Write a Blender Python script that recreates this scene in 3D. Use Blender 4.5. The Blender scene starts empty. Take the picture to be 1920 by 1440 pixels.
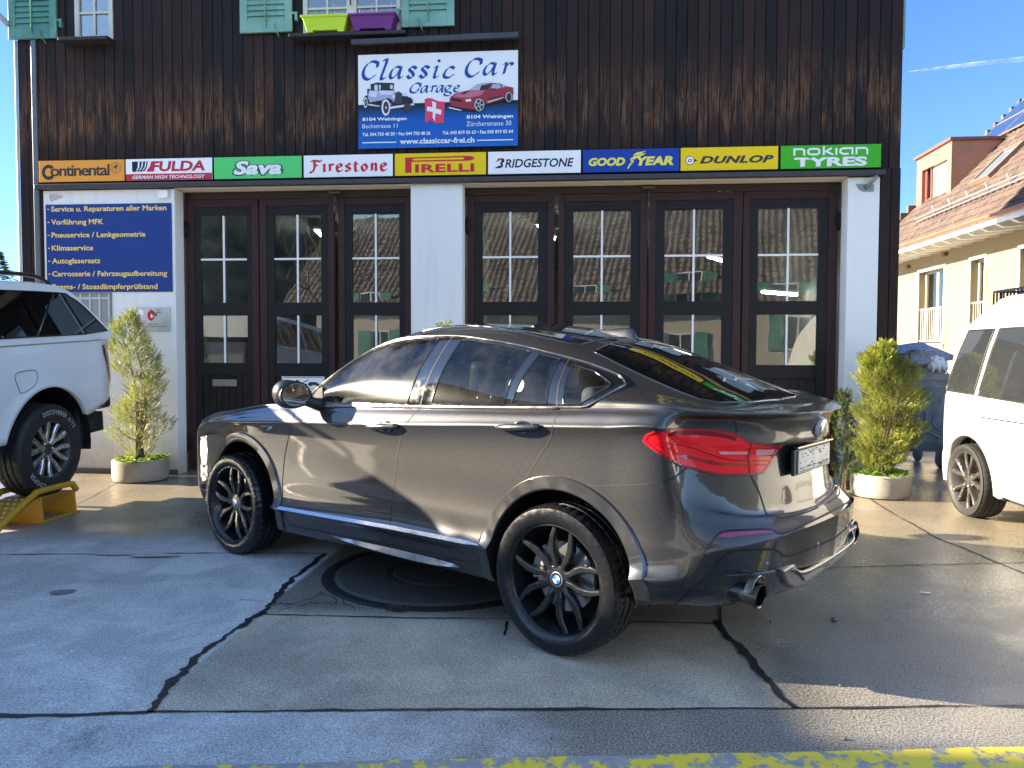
import bpy, bmesh, math, random
import numpy as np
from mathutils import Vector, Matrix
from mathutils.bvhtree import BVHTree

SC = bpy.context.scene
COL = SC.collection
R = math.radians
PI = math.pi

# ------------------------------------------------------------------ camera
CAM_POS = Vector((0.0, -8.3187, 1.4049))
FWD = Vector((-0.08660717, 0.99546726, -0.03929556))
RGT = Vector((0.99622266, 0.08678722, 0.00289612))
UPV = Vector((-0.00629334, 0.0388963, 0.99922343))
cd = bpy.data.cameras.new('camera')
cam = bpy.data.objects.new('camera', cd)
COL.objects.link(cam)
cam.matrix_world = Matrix(((RGT.x, UPV.x, -FWD.x, CAM_POS.x), (RGT.y, UPV.y, -FWD.y, CAM_POS.y),
                           (RGT.z, UPV.z, -FWD.z, CAM_POS.z), (0, 0, 0, 1)))
cd.sensor_fit = 'HORIZONTAL'
cd.sensor_width = 36.0
cd.lens = 1413.6 / 1920 * 36.0
cd.clip_start = 0.05
cd.clip_end = 6000
SC.camera = cam

# ------------------------------------------------------------------ light
SUN_EL = R(18.8)
SUN_OFF = R(1.2)          # the sun stands a touch behind the plane of the garage front
to_sun = Vector((-math.cos(SUN_EL) * math.cos(SUN_OFF), math.cos(SUN_EL) * math.sin(SUN_OFF), math.sin(SUN_EL)))
w = bpy.data.worlds.new('World')
SC.world = w
w.use_nodes = True
nt = w.node_tree
nt.nodes.clear()
sky = nt.nodes.new('ShaderNodeTexSky')
sky.sky_type = 'NISHITA'
sky.sun_disc = False
sky.sun_elevation = SUN_EL
sky.sun_rotation = math.atan2(to_sun.x, to_sun.y)
sky.air_density = 0.9
sky.altitude = 500
sky.dust_density = 0.0
sky.ozone_density = 1.0
bg = nt.nodes.new('ShaderNodeBackground')
bg.inputs['Strength'].default_value = 0.105
wo = nt.nodes.new('ShaderNodeOutputWorld')
# the clear northern half of the sky, behind the garage, is a deeper blue than the rest
tc = nt.nodes.new('ShaderNodeTexCoord'); sx = nt.nodes.new('ShaderNodeSeparateXYZ'); mr = nt.nodes.new('ShaderNodeMapRange'); mx = nt.nodes.new('ShaderNodeMix')
mr.interpolation_type = 'SMOOTHSTEP'; mr.inputs[1].default_value = -.15; mr.inputs[2].default_value = .6
mx.data_type = 'RGBA'; mx.blend_type = 'MULTIPLY'; mx.inputs[7].default_value = (.25, .37, .62, 1)
nt.links.new(tc.outputs['Generated'], sx.inputs[0]); nt.links.new(sx.outputs[1], mr.inputs[0]); nt.links.new(mr.outputs[0], mx.inputs[0])
nt.links.new(sky.outputs[0], mx.inputs[6]); nt.links.new(mx.outputs[2], bg.inputs[0])
nt.links.new(bg.outputs[0], wo.inputs[0])
sd = bpy.data.lights.new('sun', 'SUN')
sd.energy = 5.0
sd.angle = R(0.53)
sd.color = (1.0, 0.86, 0.64)
sun = bpy.data.objects.new('sun', sd)
COL.objects.link(sun)
sun.rotation_euler = to_sun.to_track_quat('Z', 'Y').to_euler()
sun.location = (-30, 0, 20)

SC.view_settings.view_transform = 'Standard'
SC.view_settings.look = 'None'
SC.view_settings.exposure = 2.55
SC.view_settings.gamma = 1.0
SC.render.engine = 'CYCLES'
SC.cycles.use_denoising = True
SC.cycles.max_bounces = 10
SC.cycles.diffuse_bounces = 4
SC.cycles.glossy_bounces = 5
SC.cycles.transmission_bounces = 6
SC.cycles.transparent_max_bounces = 16
SC.cycles.caustics_reflective = True
SC.cycles.blur_glossy = .6
SC.cycles.caustics_refractive = False
SC.cycles.sample_clamp_indirect = 8.0
SC.cycles.volume_bounces = 0

# ------------------------------------------------------------------ object helpers
def tag(o, label=None, cat=None, group=None, kind=None):
    if label: o['label'] = label
    if cat: o['category'] = cat
    if group: o['group'] = group
    if kind: o['kind'] = kind
    return o

def empty(name, loc=(0, 0, 0), rz=0.0, label=None, cat=None, group=None, parent=None):
    o = bpy.data.objects.new(name, None)
    o.empty_display_size = 0.2
    COL.objects.link(o)
    o.location = loc
    o.rotation_euler = (0, 0, rz)
    if parent: o.parent = parent
    return tag(o, label, cat, group)

def copy_tree(o, parent=None):
    c = o.copy()
    COL.objects.link(c)
    if parent: c.parent = parent
    for ch in o.children:
        copy_tree(ch, c)
    return c

class MB:
    """collects shapes; build() links them as one mesh object"""
    def __init__(self):
        self.v = []; self.f = []; self.m = []; self.mi = 0; self.sm = []; self.smooth = False
    def add(self, verts, faces):
        b = len(self.v)
        self.v += [tuple(p) for p in verts]
        for f in faces:
            self.f.append(tuple(b + i for i in f)); self.m.append(self.mi); self.sm.append(self.smooth)
        return self
    def box(self, x0, x1, y0, y1, z0, z1, M=None):
        p = [(x0, y0, z0), (x1, y0, z0), (x1, y1, z0), (x0, y1, z0), (x0, y0, z1), (x1, y0, z1), (x1, y1, z1), (x0, y1, z1)]
        if M is not None: p = [M @ Vector(q) for q in p]
        return self.add(p, [(0, 3, 2, 1), (4, 5, 6, 7), (0, 1, 5, 4), (1, 2, 6, 5), (2, 3, 7, 6), (3, 0, 4, 7)])
    def rbox(self, x0, x1, y0, y1, z0, z1, r=0.01, M=None, seg=2):
        bm = bmesh.new()
        bmesh.ops.create_cube(bm, size=1.0)
        for q in bm.verts:
            q.co = Vector((x0 + (q.co.x + .5) * (x1 - x0), y0 + (q.co.y + .5) * (y1 - y0), z0 + (q.co.z + .5) * (z1 - z0)))
        bmesh.ops.bevel(bm, geom=bm.edges[:], offset=r, segments=seg, affect='EDGES', profile=.5)
        if M is not None: bm.transform(M)
        return self.bm(bm)
    def bm(self, bm):
        bm.verts.index_update()
        self.add([q.co[:] for q in bm.verts], [[q.index for q in f.verts] for f in bm.faces])
        bm.free()
        return self
    def prism(self, poly, axis, a, b, M=None, caps=True):
        """polygon (u,v) extruded along axis 'x','y' or 'z' between a and b"""
        n = len(poly)
        def P(u, v, t):
            q = {'x': (t, u, v), 'y': (u, t, v), 'z': (u, v, t)}[axis]
            return M @ Vector(q) if M is not None else q
        vs = [P(u, v, a) for u, v in poly] + [P(u, v, b) for u, v in poly]
        fs = [(i, (i + 1) % n, n + (i + 1) % n, n + i) for i in range(n)]
        if caps: fs += [tuple(range(n - 1, -1, -1)), tuple(range(n, 2 * n))]
        return self.add(vs, fs)
    def tube(self, pts, r, n=8, caps=True, closed=False):
        pts = [Vector(p) for p in pts]
        rs = r if isinstance(r, (list, tuple)) else [r] * len(pts)
        N = len(pts)
        up = None; rings = []
        for i, p in enumerate(pts):
            if closed: t = pts[(i + 1) % N] - pts[i - 1]
            else: t = pts[min(i + 1, N - 1)] - pts[max(i - 1, 0)]
            t.normalize()
            if up is None:
                up = Vector((0, 0, 1)) if abs(t.z) < .9 else Vector((1, 0, 0))
            u = (up - t * up.dot(t)).normalized(); v = t.cross(u); up = u
            rings.append([p + (u * math.cos(2 * PI * k / n) + v * math.sin(2 * PI * k / n)) * rs[i] for k in range(n)])
        vs = [q for ring in rings for q in ring]; fs = []
        for i in range(N if closed else N - 1):
            j = (i + 1) % N
            for k in range(n):
                fs.append((i * n + k, i * n + (k + 1) % n, j * n + (k + 1) % n, j * n + k))
        if caps and not closed:
            fs.append(tuple(range(n - 1, -1, -1))); fs.append(tuple((N - 1) * n + k for k in range(n)))
        return self.add(vs, fs)
    def lathe(self, prof, n=32, M=None, a0=0.0, a1=2 * PI, axis='z'):
        """profile of (radius, height) spun about an axis"""
        full = abs(a1 - a0 - 2 * PI) < 1e-6
        m = n if full else n + 1
        vs = []
        for k in range(m):
            a = a0 + (a1 - a0) * k / n
            for r, h in prof:
                q = {'z': (r * math.cos(a), r * math.sin(a), h), 'y': (r * math.cos(a), h, r * math.sin(a)), 'x': (h, r * math.cos(a), r * math.sin(a))}[axis]
                vs.append(M @ Vector(q) if M is not None else q)
        L = len(prof); fs = []
        for k in range(n):
            k2 = (k + 1) % m
            for j in range(L - 1):
                fs.append((k * L + j, k2 * L + j, k2 * L + j + 1, k * L + j + 1))
        return self.add(vs, fs)
    def grid(self, P):
        n = len(P); m = len(P[0])
        return self.add([q for row in P for q in row], [(i * m + j, (i + 1) * m + j, (i + 1) * m + j + 1, i * m + j + 1) for i in range(n - 1) for j in range(m - 1)])
    def build(self, name, mat, parent=None, smooth=None, bevel=None, autosmooth=None, subsurf=None, fixn=False):
        me = bpy.data.meshes.new(name)
        me.from_pydata(self.v, [], self.f)
        mats = mat if isinstance(mat, (list, tuple)) else [mat]
        for q in mats: me.materials.append(q)
        me.polygons.foreach_set('material_index', self.m)
        me.polygons.foreach_set('use_smooth', [True] * len(self.f) if smooth else self.sm)
        if fixn:
            bm = bmesh.new(); bm.from_mesh(me)
            bmesh.ops.remove_doubles(bm, verts=bm.verts[:], dist=1e-5)
            bmesh.ops.recalc_face_normals(bm, faces=bm.faces[:]); bm.to_mesh(me); bm.free()
        if autosmooth is not None:
            me.set_sharp_from_angle(angle=R(autosmooth))
        me.update()
        o = bpy.data.objects.new(name, me)
        COL.objects.link(o)
        if parent: o.parent = parent
        if bevel:
            mo = o.modifiers.new('bevel', 'BEVEL'); mo.width = bevel; mo.segments = 2; mo.limit_method = 'ANGLE'; mo.angle_limit = R(40)
        if subsurf:
            mo = o.modifiers.new('sub', 'SUBSURF'); mo.levels = subsurf; mo.render_levels = subsurf
        return o

# ------------------------------------------------------------------ materials
class NT:
    def __init__(self, name):
        self.mat = bpy.data.materials.new(name); self.mat.use_nodes = True
        self.t = self.mat.node_tree; self.t.nodes.clear()
        self.out = self.t.nodes.new('ShaderNodeOutputMaterial')
    def n(self, typ, **kw):
        q = self.t.nodes.new(typ)
        for k, v in kw.items():
            if k.startswith('i_'):
                key = k[2:]
                key = int(key) if key.isdigit() else key.replace('_', ' ')
                self.set(q.inputs[key], v)
            else: setattr(q, k, v)
        return q
    def set(self, sock, v):
        if isinstance(v, bpy.types.NodeSocket): self.t.links.new(v, sock)
        elif isinstance(v, (tuple, list)) and len(v) == 3 and sock.type == 'RGBA': sock.default_value = (*v, 1)
        else: sock.default_value = v
    def coord(self, which='Object'):
        return self.n('ShaderNodeTexCoord').outputs[which]
    def mapping(self, vec, scale=(1, 1, 1), loc=(0, 0, 0), rot=(0, 0, 0)):
        return self.n('ShaderNodeMapping', i_Vector=vec, i_Scale=scale, i_Location=loc, i_Rotation=rot).outputs[0]
    def noise(self, vec, scale, detail=4, rough=.55, out='Fac', dist=0.0):
        return self.n('ShaderNodeTexNoise', i_Vector=vec, i_Scale=scale, i_Detail=detail, i_Roughness=rough, i_Distortion=dist).outputs[out]
    def ramp(self, fac, stops, interp='LINEAR'):
        q = self.n('ShaderNodeValToRGB'); self.set(q.inputs[0], fac)
        e = q.color_ramp.elements; q.color_ramp.interpolation = interp
        while len(e) > 1: e.remove(e[-1])
        for i, (p, c) in enumerate(stops):
            if isinstance(c, (int, float)): c = (c, c, c)
            if i == 0: e[0].position = p; e[0].color = (*c, 1)
            else:
                x = e.new(p); x.color = (*c, 1)
        return q.outputs[0]
    def mix(self, fac, a, b, blend='MIX'):
        q = self.n('ShaderNodeMix', data_type='RGBA', blend_type=blend)
        self.set(q.inputs[0], fac); self.set(q.inputs[6], a); self.set(q.inputs[7], b)
        return q.outputs[2]
    def math(self, op, a, b=0.0, c=None, clamp=False):
        q = self.n('ShaderNodeMath', operation=op, use_clamp=clamp)
        self.set(q.inputs[0], a); self.set(q.inputs[1], b)
        if c is not None: self.set(q.inputs[2], c)
        return q.outputs[0]
    def mapr(self, v, a, b, c=0.0, d=1.0, smooth=True):
        q = self.n('ShaderNodeMapRange', interpolation_type='SMOOTHSTEP' if smooth else 'LINEAR')
        for k, x in zip((0, 1, 2, 3, 4), (v, a, b, c, d)): self.set(q.inputs[k], x)
        return q.outputs[0]
    def sep(self, v):
        return self.n('ShaderNodeSeparateXYZ', i_0=v).outputs
    def bump(self, h, strength=.3, dist=.01):
        return self.n('ShaderNodeBump', i_Height=h, i_Strength=strength, i_Distance=dist).outputs[0]
    def bsdf(self, **kw):
        q = self.n('ShaderNodeBsdfPrincipled')
        for k, v in kw.items(): self.set(q.inputs[k.replace('_', ' ')], v)
        self.t.links.new(q.outputs[0], self.out.inputs[0])
        return q
    def surf(self, s):
        self.t.links.new(s, self.out.inputs[0]); return self.mat

def simple(name, col, rough=.5, metal=0.0, coat=0.0, var=.12, scale=6.0, bump=0.0, bscale=80.0, spec=.5, coat_rough=.03):
    """plain material with a little unevenness in colour, gloss and relief"""
    m = NT(name); c = m.coord()
    nz = m.noise(c, scale, 5)
    cc = m.mix(nz, tuple(x * (1 - var) for x in col), tuple(min(1, x * (1 + var)) for x in col))
    rr = m.mapr(m.noise(c, scale * 2.3, 4), .3, .7, max(0, rough - .06), min(1, rough + .06))
    kw = dict(Base_Color=cc, Roughness=rr, Metallic=metal, Coat_Weight=coat, Coat_Roughness=coat_rough)
    kw['Specular_IOR_Level'] = spec
    if bump: kw['Normal'] = m.bump(m.noise(c, bscale, 3), bump, .004)
    m.bsdf(**kw)
    return m.mat

def glass(name, tint=(1, 1, 1), ior=1.5, rough=0.0, extra=0.0, dirt=0.0, wav=0.0, k=1.5, haze=0.0):
    """thin pane: lets light through, mirrors by Fresnel"""
    m = NT(name)
    c = m.coord()
    fr = m.n('ShaderNodeFresnel', i_IOR=ior)
    if wav: m.set(fr.inputs['Normal'], m.bump(m.noise(c, 1.6, 2), wav, .02))
    f = m.math('ADD', m.math('MULTIPLY', fr.outputs[0], k), extra, clamp=True)
    tr = m.n('ShaderNodeBsdfTransparent', i_Color=tint)
    gl = m.n('ShaderNodeBsdfGlossy', i_Color=(1, 1, 1), i_Roughness=rough)
    if wav: m.set(gl.inputs['Normal'], m.bump(m.noise(c, 1.6, 2), wav, .02))
    if haze:
        g2 = m.n('ShaderNodeBsdfGlossy', i_Color=(1, 1, 1), i_Roughness=.14)
        gl = m.n('ShaderNodeMixShader', i_0=haze, i_1=gl.outputs[0], i_2=g2.outputs[0])
    mx = m.n('ShaderNodeMixShader', i_0=f, i_1=tr.outputs[0], i_2=gl.outputs[0])
    last = mx.outputs[0]
    if dirt:
        df = m.n('ShaderNodeBsdfDiffuse', i_Color=(.55, .53, .5))
        k = m.math('MULTIPLY', m.mapr(m.noise(c, 5, 6, .7), .35, .8), dirt)
        last = m.n('ShaderNodeMixShader', i_0=k, i_1=last, i_2=df.outputs[0]).outputs[0]
    return m.surf(last)

MAT = {}
MAT['black_plastic'] = simple('black_plastic', (.018, .018, .019), .5, bump=.15, bscale=200)
MAT['gloss_black'] = simple('gloss_black', (.008, .008, .009), .08, coat=1.0)
MAT['rubber'] = simple('rubber', (.014, .014, .015), .62, var=.3, scale=14, bump=.2, bscale=160)
MAT['rubber_wet'] = simple('rubber_wet', (.007, .007, .008), .24, var=.3, scale=14, bump=.2, bscale=120)
MAT['steel'] = simple('steel', (.5, .49, .47), .35, 1.0)
MAT['chrome'] = simple('chrome', (.75, .75, .76), .1, 1.0)
MAT['grey_metal'] = simple('grey_metal', (.25, .26, .26), .45, .6)
MAT['white_paint'] = simple('white_paint', (.8, .8, .79), .4)
MAT['seam_black'] = simple('seam_black', (.006, .006, .006), .7)
MAT['dark_cloth'] = simple('dark_cloth', (.02, .02, .021), .85)
MAT['cream_leather'] = simple('cream_leather', (.55, .5, .42), .5)
MAT['white_letter'] = simple('white_letter', (.82, .82, .82), .45, var=.03)
MAT['black_letter'] = simple('black_letter', (.02, .022, .028), .45, var=.05)
MAT['screw'] = simple('screw', (.18, .18, .18), .4, .7)

# ------------------------------------------------------------------ lettering
TEXT_SC = []
def text_mesh(body, offset=0.0, shear=0.0, space=1.0, extrude=0.0, res=3):
    cu = bpy.data.curves.new('lettering', 'FONT')
    cu.body = body; cu.size = 1.0; cu.offset = offset; cu.shear = shear; cu.space_character = space
    cu.extrude = extrude; cu.resolution_u = res; cu.fill_mode = 'FRONT' if extrude == 0 else 'BOTH'
    o = bpy.data.objects.new('lettering', cu)
    COL.objects.link(o)
    dg = bpy.context.evaluated_depsgraph_get()
    me = bpy.data.meshes.new_from_object(o.evaluated_get(dg))
    vs = [tuple(q.co) for q in me.vertices]; fs = [tuple(p.vertices) for p in me.polygons]
    bpy.data.objects.remove(o); bpy.data.curves.remove(cu); bpy.data.meshes.remove(me)
    return vs, fs

def put_text(mb, body, x0, x1, z0, z1, y, offset=0.0, shear=0.0, space=1.0, fit=True, align='L'):
    """flat lettering in the plane y, filling the box x0..x1, z0..z1 (facing -y)"""
    vs, fs = text_mesh(body, offset, shear, space)
    a = np.array(vs)
    mn = a.min(0); mx = a.max(0)
    sz = (z1 - z0) / (mx[1] - mn[1])
    sx = (x1 - x0) / (mx[0] - mn[0]) if fit else sz
    mb.add([(x0 + (p[0] - mn[0]) * sx, y, z0 + (p[1] - mn[1]) * sz) for p in vs], fs)
    return mb

def flat_poly(mb, pts, y):
    """flat shape in the plane y facing -y"""
    bm = bmesh.new()
    bm.free()
    from mathutils.geometry import tessellate_polygon
    for t in tessellate_polygon([[Vector((u, v, 0)) for u, v in pts]]):
        (a, b), (c, d), (e, f) = (pts[k] for k in t)
        if (c - a) * (f - b) - (d - b) * (e - a) < 0: t = t[::-1]
        mb.add([(pts[k][0], y, pts[k][1]) for k in t], [(0, 1, 2)])
    return mb

def circ(cx, cz, rx, rz=None, n=24, a0=0.0, a1=2 * PI):
    rz = rz or rx
    full = abs(a1 - a0 - 2 * PI) < 1e-6
    return [(cx + rx * math.cos(a0 + (a1 - a0) * k / n), cz + rz * math.sin(a0 + (a1 - a0) * k / n)) for k in range(n if full else n + 1)]

def smooth_line(pts, n=6, closed=False):
    """Catmull-Rom through points of any dimension"""
    P = [np.array(p, float) for p in pts]; out = []; N = len(P)
    rng = range(N) if closed else range(N - 1)
    for i in rng:
        if closed: a, b, c, d = P[i - 1], P[i], P[(i + 1) % N], P[(i + 2) % N]
        else: a, b, c, d = P[max(i - 1, 0)], P[i], P[i + 1], P[min(i + 2, N - 1)]
        for k in range(n):
            t = k / n
            out.append(.5 * (2 * b + (c - a) * t + (2 * a - 5 * b + 4 * c - d) * t * t + (3 * b - a - 3 * c + d) * t ** 3))
    if not closed: out.append(P[-1])
    return [tuple(q) for q in out]

def pen_stroke(mb, pts, w, ang, y, tf, thin=.18, n=6):
    """a stroke of a broad pen held at an angle; tf maps glyph coordinates to x,z"""
    c = smooth_line(pts, n)
    nx, nz = math.cos(ang) * w / 2, math.sin(ang) * w / 2
    vs = []; fs = []
    L = len(c)
    for i, p in enumerate(c):
        q = np.array(c[min(i + 1, L - 1)]) - np.array(c[max(i - 1, 0)])
        d = q / (np.linalg.norm(q) + 1e-9); nn = np.array((-d[1], d[0]))
        e = np.array((nx, nz))
        if e @ nn < 0: nn = -nn
        off = e + nn * w * thin * .5
        for s in (1, -1):
            X, Z = tf(p[0] + s * off[0], p[1] + s * off[1])
            vs.append((X, y - 2e-5 * i, Z))
        if i: fs.append((2 * i - 2, 2 * i - 1, 2 * i + 1, 2 * i))
    mb.add(vs, fs)
# ================================================================== SETTING
rnd = random.Random(7)

# ---- ground -------------------------------------------------------
def ground_material():
    m = NT('wet_concrete')
    c = m.coord()
    x, y, z = m.sep(c)
    big = m.noise(c, .55, 6, .6)
    mid = m.noise(c, 2.3, 7, .65)
    fine = m.noise(c, 55, 4, .7)
    grit = m.noise(c, 240, 2, .6)
    # the slab left of the long crack is a paler, drier concrete
    wob = m.math('MULTIPLY', m.math('SUBTRACT', m.noise(c, 2.0, 5), .5), .05)
    left = m.mapr(m.math('ADD', x, wob), -1.725, -1.685, 1.0, 0.0)
    left = m.math('MULTIPLY', left, m.mapr(m.math('ADD', y, m.math('MULTIPLY', m.math('SUBTRACT', big, .5), 1.1)), -3.2, -2.55, 1.0, 0.0))
    front = m.mapr(m.math('ADD', m.math('MULTIPLY', x, .115), m.math('ADD', m.math('MULTIPLY', y, -1), -5.37)), -.004, .004)
    fmask = m.mapr(m.math('ADD', x, m.math('MULTIPLY', m.math('SUBTRACT', m.noise(c, 1.7, 5, .6), .5), 2.2)), -.95, .1, 1.0, 0.0)
    patchy = m.mapr(m.noise(c, 1.9, 8, .68, dist=.6), .40, .60)
    dry = m.math('MAXIMUM', m.math('MULTIPLY', left, m.math('SUBTRACT', 1.0, front)), m.math('MULTIPLY', front, fmask))
    near = m.mapr(y, -3.6, -1.6)                       # the strip by the garage is wetter and browner
    asph = m.mix(m.mapr(mid, .3, .72), (.10, .087, .062), (.20, .172, .125))
    brown = m.mix(mid, (.15, .098, .04), (.31, .215, .09))
    wet = m.mix(near, asph, brown)
    pale = m.mix(m.mapr(mid, .3, .7), (.66, .66, .66), (.9, .9, .9))
    pale = m.mix(patchy, (.50, .51, .52), pale)
    pale = m.mix(m.mapr(m.noise(c, 1.1, 6, .7), .60, .70), pale, (.17, .17, .17))
    mids = m.mapr(x, .55, 1.0, 1.0, 0.0)                # middle slab, half dry; its warm tone stands in for light off the car
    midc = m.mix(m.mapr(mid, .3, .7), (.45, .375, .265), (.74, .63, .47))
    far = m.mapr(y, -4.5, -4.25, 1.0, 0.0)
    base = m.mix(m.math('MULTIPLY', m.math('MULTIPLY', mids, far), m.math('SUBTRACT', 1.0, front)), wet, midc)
    base = m.mix(m.math('MULTIPLY', m.mapr(m.noise(c, 1.3, 8, .66, dist=.5), .42, .64), .55), base, m.mix(.6, base, (.02, .017, .012)))
    base = m.mix(m.math('MULTIPLY', dry, m.mapr(big, .2, .55, .55, 1.0)), base, pale)
    base = m.mix(m.mapr(fine, .32, .68), m.mix(.4, base, (0, 0, 0)), base)
    sp2 = m.noise(c, 120, 3, .75)
    base = m.mix(m.mapr(sp2, .38, .62), m.mix(.42, base, (0, 0, 0)), m.mix(.25, base, (.9, .88, .84)))
    base = m.mix(m.math('MULTIPLY', m.mapr(grit, .62, .75), .55), base, (.5, .49, .47))
    base = m.mix(m.math('MULTIPLY', m.mapr(grit, .25, .38, 1, 0), .5), base, (.03, .03, .03))
    pud = m.mapr(m.noise(c, .8, 5, .6), .38, .62)
    rw = m.mix(pud, (.40, .40, .40), (.10, .10, .10))
    rw = m.mix(m.mapr(fine, .35, .7), rw, m.mix(.5, rw, (.6, .6, .6)))
    rr = m.mix(m.math('MAXIMUM', dry, m.math('MULTIPLY', m.math('MULTIPLY', mids, far), .8)), rw, (.8, .8, .8))
    h = m.math('ADD', m.math('MULTIPLY', fine, .6), m.math('ADD', m.math('MULTIPLY', grit, .4), m.math('MULTIPLY', mid, 1.2)))
    m.bsdf(Base_Color=base, Roughness=rr, Normal=m.n('ShaderNodeBump', i_Height=h, i_Strength=m.mapr(rr, .2, .7, .16, .5), i_Distance=.012).outputs[0])
    return m.mat
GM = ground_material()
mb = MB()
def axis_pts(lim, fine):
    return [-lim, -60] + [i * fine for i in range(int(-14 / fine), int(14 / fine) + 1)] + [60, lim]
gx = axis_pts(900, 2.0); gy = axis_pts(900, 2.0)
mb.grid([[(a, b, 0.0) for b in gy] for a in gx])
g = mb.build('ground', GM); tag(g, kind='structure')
for p in g.data.polygons:
    if p.normal.z < 0:
        g.data.flip_normals(); break

def jagged(mb, pts, w, jit=.35, step=.035, z=.004, wj=.3, seed=1):
    r = random.Random(seed)
    P = [Vector((*p, z)) for p in pts]
    line = []
    for a, b in zip(P[:-1], P[1:]):
        n = max(2, int((b - a).length / step))
        line += [a.lerp(b, k / n) for k in range(n)]
    line.append(P[-1])
    vs = []; fs = []; drift = 0; ww = w
    for i, p in enumerate(line):
        q = line[min(i + 1, len(line) - 1)] - line[max(i - 1, 0)]
        nn = Vector((-q.y, q.x, 0)).normalized()
        drift = drift * .8 + r.uniform(-1, 1) * w * jit
        ww = max(w * .35, min(w * 2.0, ww + r.uniform(-1, 1) * w * wj + (w - ww) * .25))
        for s in (-1, 1):
            vs.append(p + nn * (s * ww * .5 * r.uniform(.75, 1.25) + drift))
        if i: fs.append((2 * i - 2, 2 * i - 1, 2 * i + 1, 2 * i))
    mb.add(vs, fs)
TAR = simple('tar_joint', (.014, .015, .017), .5, var=.4, scale=20, bump=.5, bscale=60)
mb = MB()
jagged(mb, [(-1.66, -5.56), (-1.75, -5.0), (-1.70, -4.42), (-1.76, -3.8), (-1.75, -3.2)], .034, .28, step=.02, wj=.3, seed=3)
jagged(mb, [(-8, -6.27), (-2.22, -5.64), (-1.66, -5.555)], .024, .25, seed=4)
jagged(mb, [(-1.66, -5.555), (-.17, -5.39), (.87, -5.29), (1.79, -5.18), (6, -4.7)], .013, .25, seed=5)
jagged(mb, [(-8, -3.95), (-4.0, -3.45), (-2.4, -3.25), (-1.75, -3.2)], .013, .3, seed=6)
jagged(mb, [(-1.7, -4.44), (-.9, -4.42), (-.37, -4.38), (.3, -4.36), (.76, -4.35)], .012, .3, seed=7)
jagged(mb, [(.745, -4.3), (.79, -4.7), (.87, -5.29)], .034, .3, seed=8)
jagged(mb, [(.75, -4.35), (.9, -3.5), (1.0, -3.35), (1.68, -3.22), (3.03, -2.96), (6, -2.5)], .012, .3, seed=9)
jagged(mb, [(2.86, -.6), (2.79, -1.6), (2.77, -2.32), (2.88, -3.23), (3.2, -5)], .016, .3, seed=10)
jagged(mb, [(-5.0, -.5), (-4.72, -1.35), (-4.6, -1.9)], .006, .6, seed=12)
o = mb.build('pavement_joints', TAR); tag(o, kind='structure')
# hairline cracks in the broken corner and pale cement patches
mb = MB(); r2 = random.Random(5)
for k in range(9):
    x0, y0 = r2.uniform(-1.6, -1.15), r2.uniform(-4.4, -4.0)
    a = r2.uniform(0, 6.28); pts = [(x0, y0)]
    for q in range(6):
        a += r2.uniform(-.9, .9); pts.append((pts[-1][0] + .06 * math.cos(a), min(-3.95, max(-4.42, pts[-1][1] + .06 * math.sin(a)))))
    jagged(mb, pts, .004, .4, .012, seed=20 + k)
jagged(mb, [(-.365, -4.42), (-.36, -4.62)], .012, .2, .02, seed=40)
o = mb.build('pavement_cracks', TAR); tag(o, kind='structure')
PATCH = simple('cement_patch', (.42, .41, .39), .7, var=.2, scale=9, bump=.3)
OIL = simple('oil_stain', (.16, .165, .17), .6, var=.3, scale=9)
mb = MB()
def blob(mb, cx, cy, rx, ry, rot, z, seed, n=26):
    r = random.Random(seed); pts = []
    rad = [r.uniform(.7, 1.2) for _ in range(n)]
    rad = [(rad[i - 1] + rad[i] + rad[(i + 1) % n]) / 3 for i in range(n)]
    for k in range(n):
        a = 2 * PI * k / n; u, v = rx * rad[k] * math.cos(a), ry * rad[k] * math.sin(a)
        pts.append((cx + u * math.cos(rot) - v * math.sin(rot), cy + u * math.sin(rot) + v * math.cos(rot), z))
    mb.add(pts, [tuple(range(n))])
blob(mb, -3.12, -3.36, .26, .04, .12, .0095, 1); blob(mb, -2.9, -3.40, .16, .045, .1, .0135, 2)
o = mb.build('cement_patches', PATCH); tag(o, kind='structure')
mb = MB()
blob(mb, -3.0, -4.19, .075, .05, .3, .006, 3)
o = mb.build('dark_stains', OIL); tag(o, kind='structure')

# worn yellow line painted along the edge of the forecourt
m = NT('worn_yellow_paint'); c = m.coord()
x, y, z = m.sep(c)
wn = m.noise(m.mapping(c, (1, 1, 1)), 9, 8, .72)
wr = m.mapr(x, -1.6, 1.2, .55, .475)
mask = m.mapr(m.math('SUBTRACT', wn, wr), -.03, .03)
cc = m.mix(mask, m.mix(m.noise(c, 30, 4), (.16, .165, .18), (.34, .35, .37)), m.mix(m.noise(c, 14, 5), (.62, .46, .03), (.78, .62, .05)))
m.bsdf(Base_Color=cc, Roughness=.6, Normal=m.bump(m.math('ADD', m.noise(c, 60, 3), mask), .3, .004))
mb = MB(); vs = []
NL = 60
P = []
for k in range(NL + 1):
    xx = -4 + 12 * k / NL
    yy = -5.745 + .135 * (xx + .1) + rnd.uniform(-.004, .004)
    P.append([(xx, yy - .14, .004), (xx, yy, .004)])
mb.grid(P)
o = mb.build('yellow_line', m.mat); tag(o, kind='structure')

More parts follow.
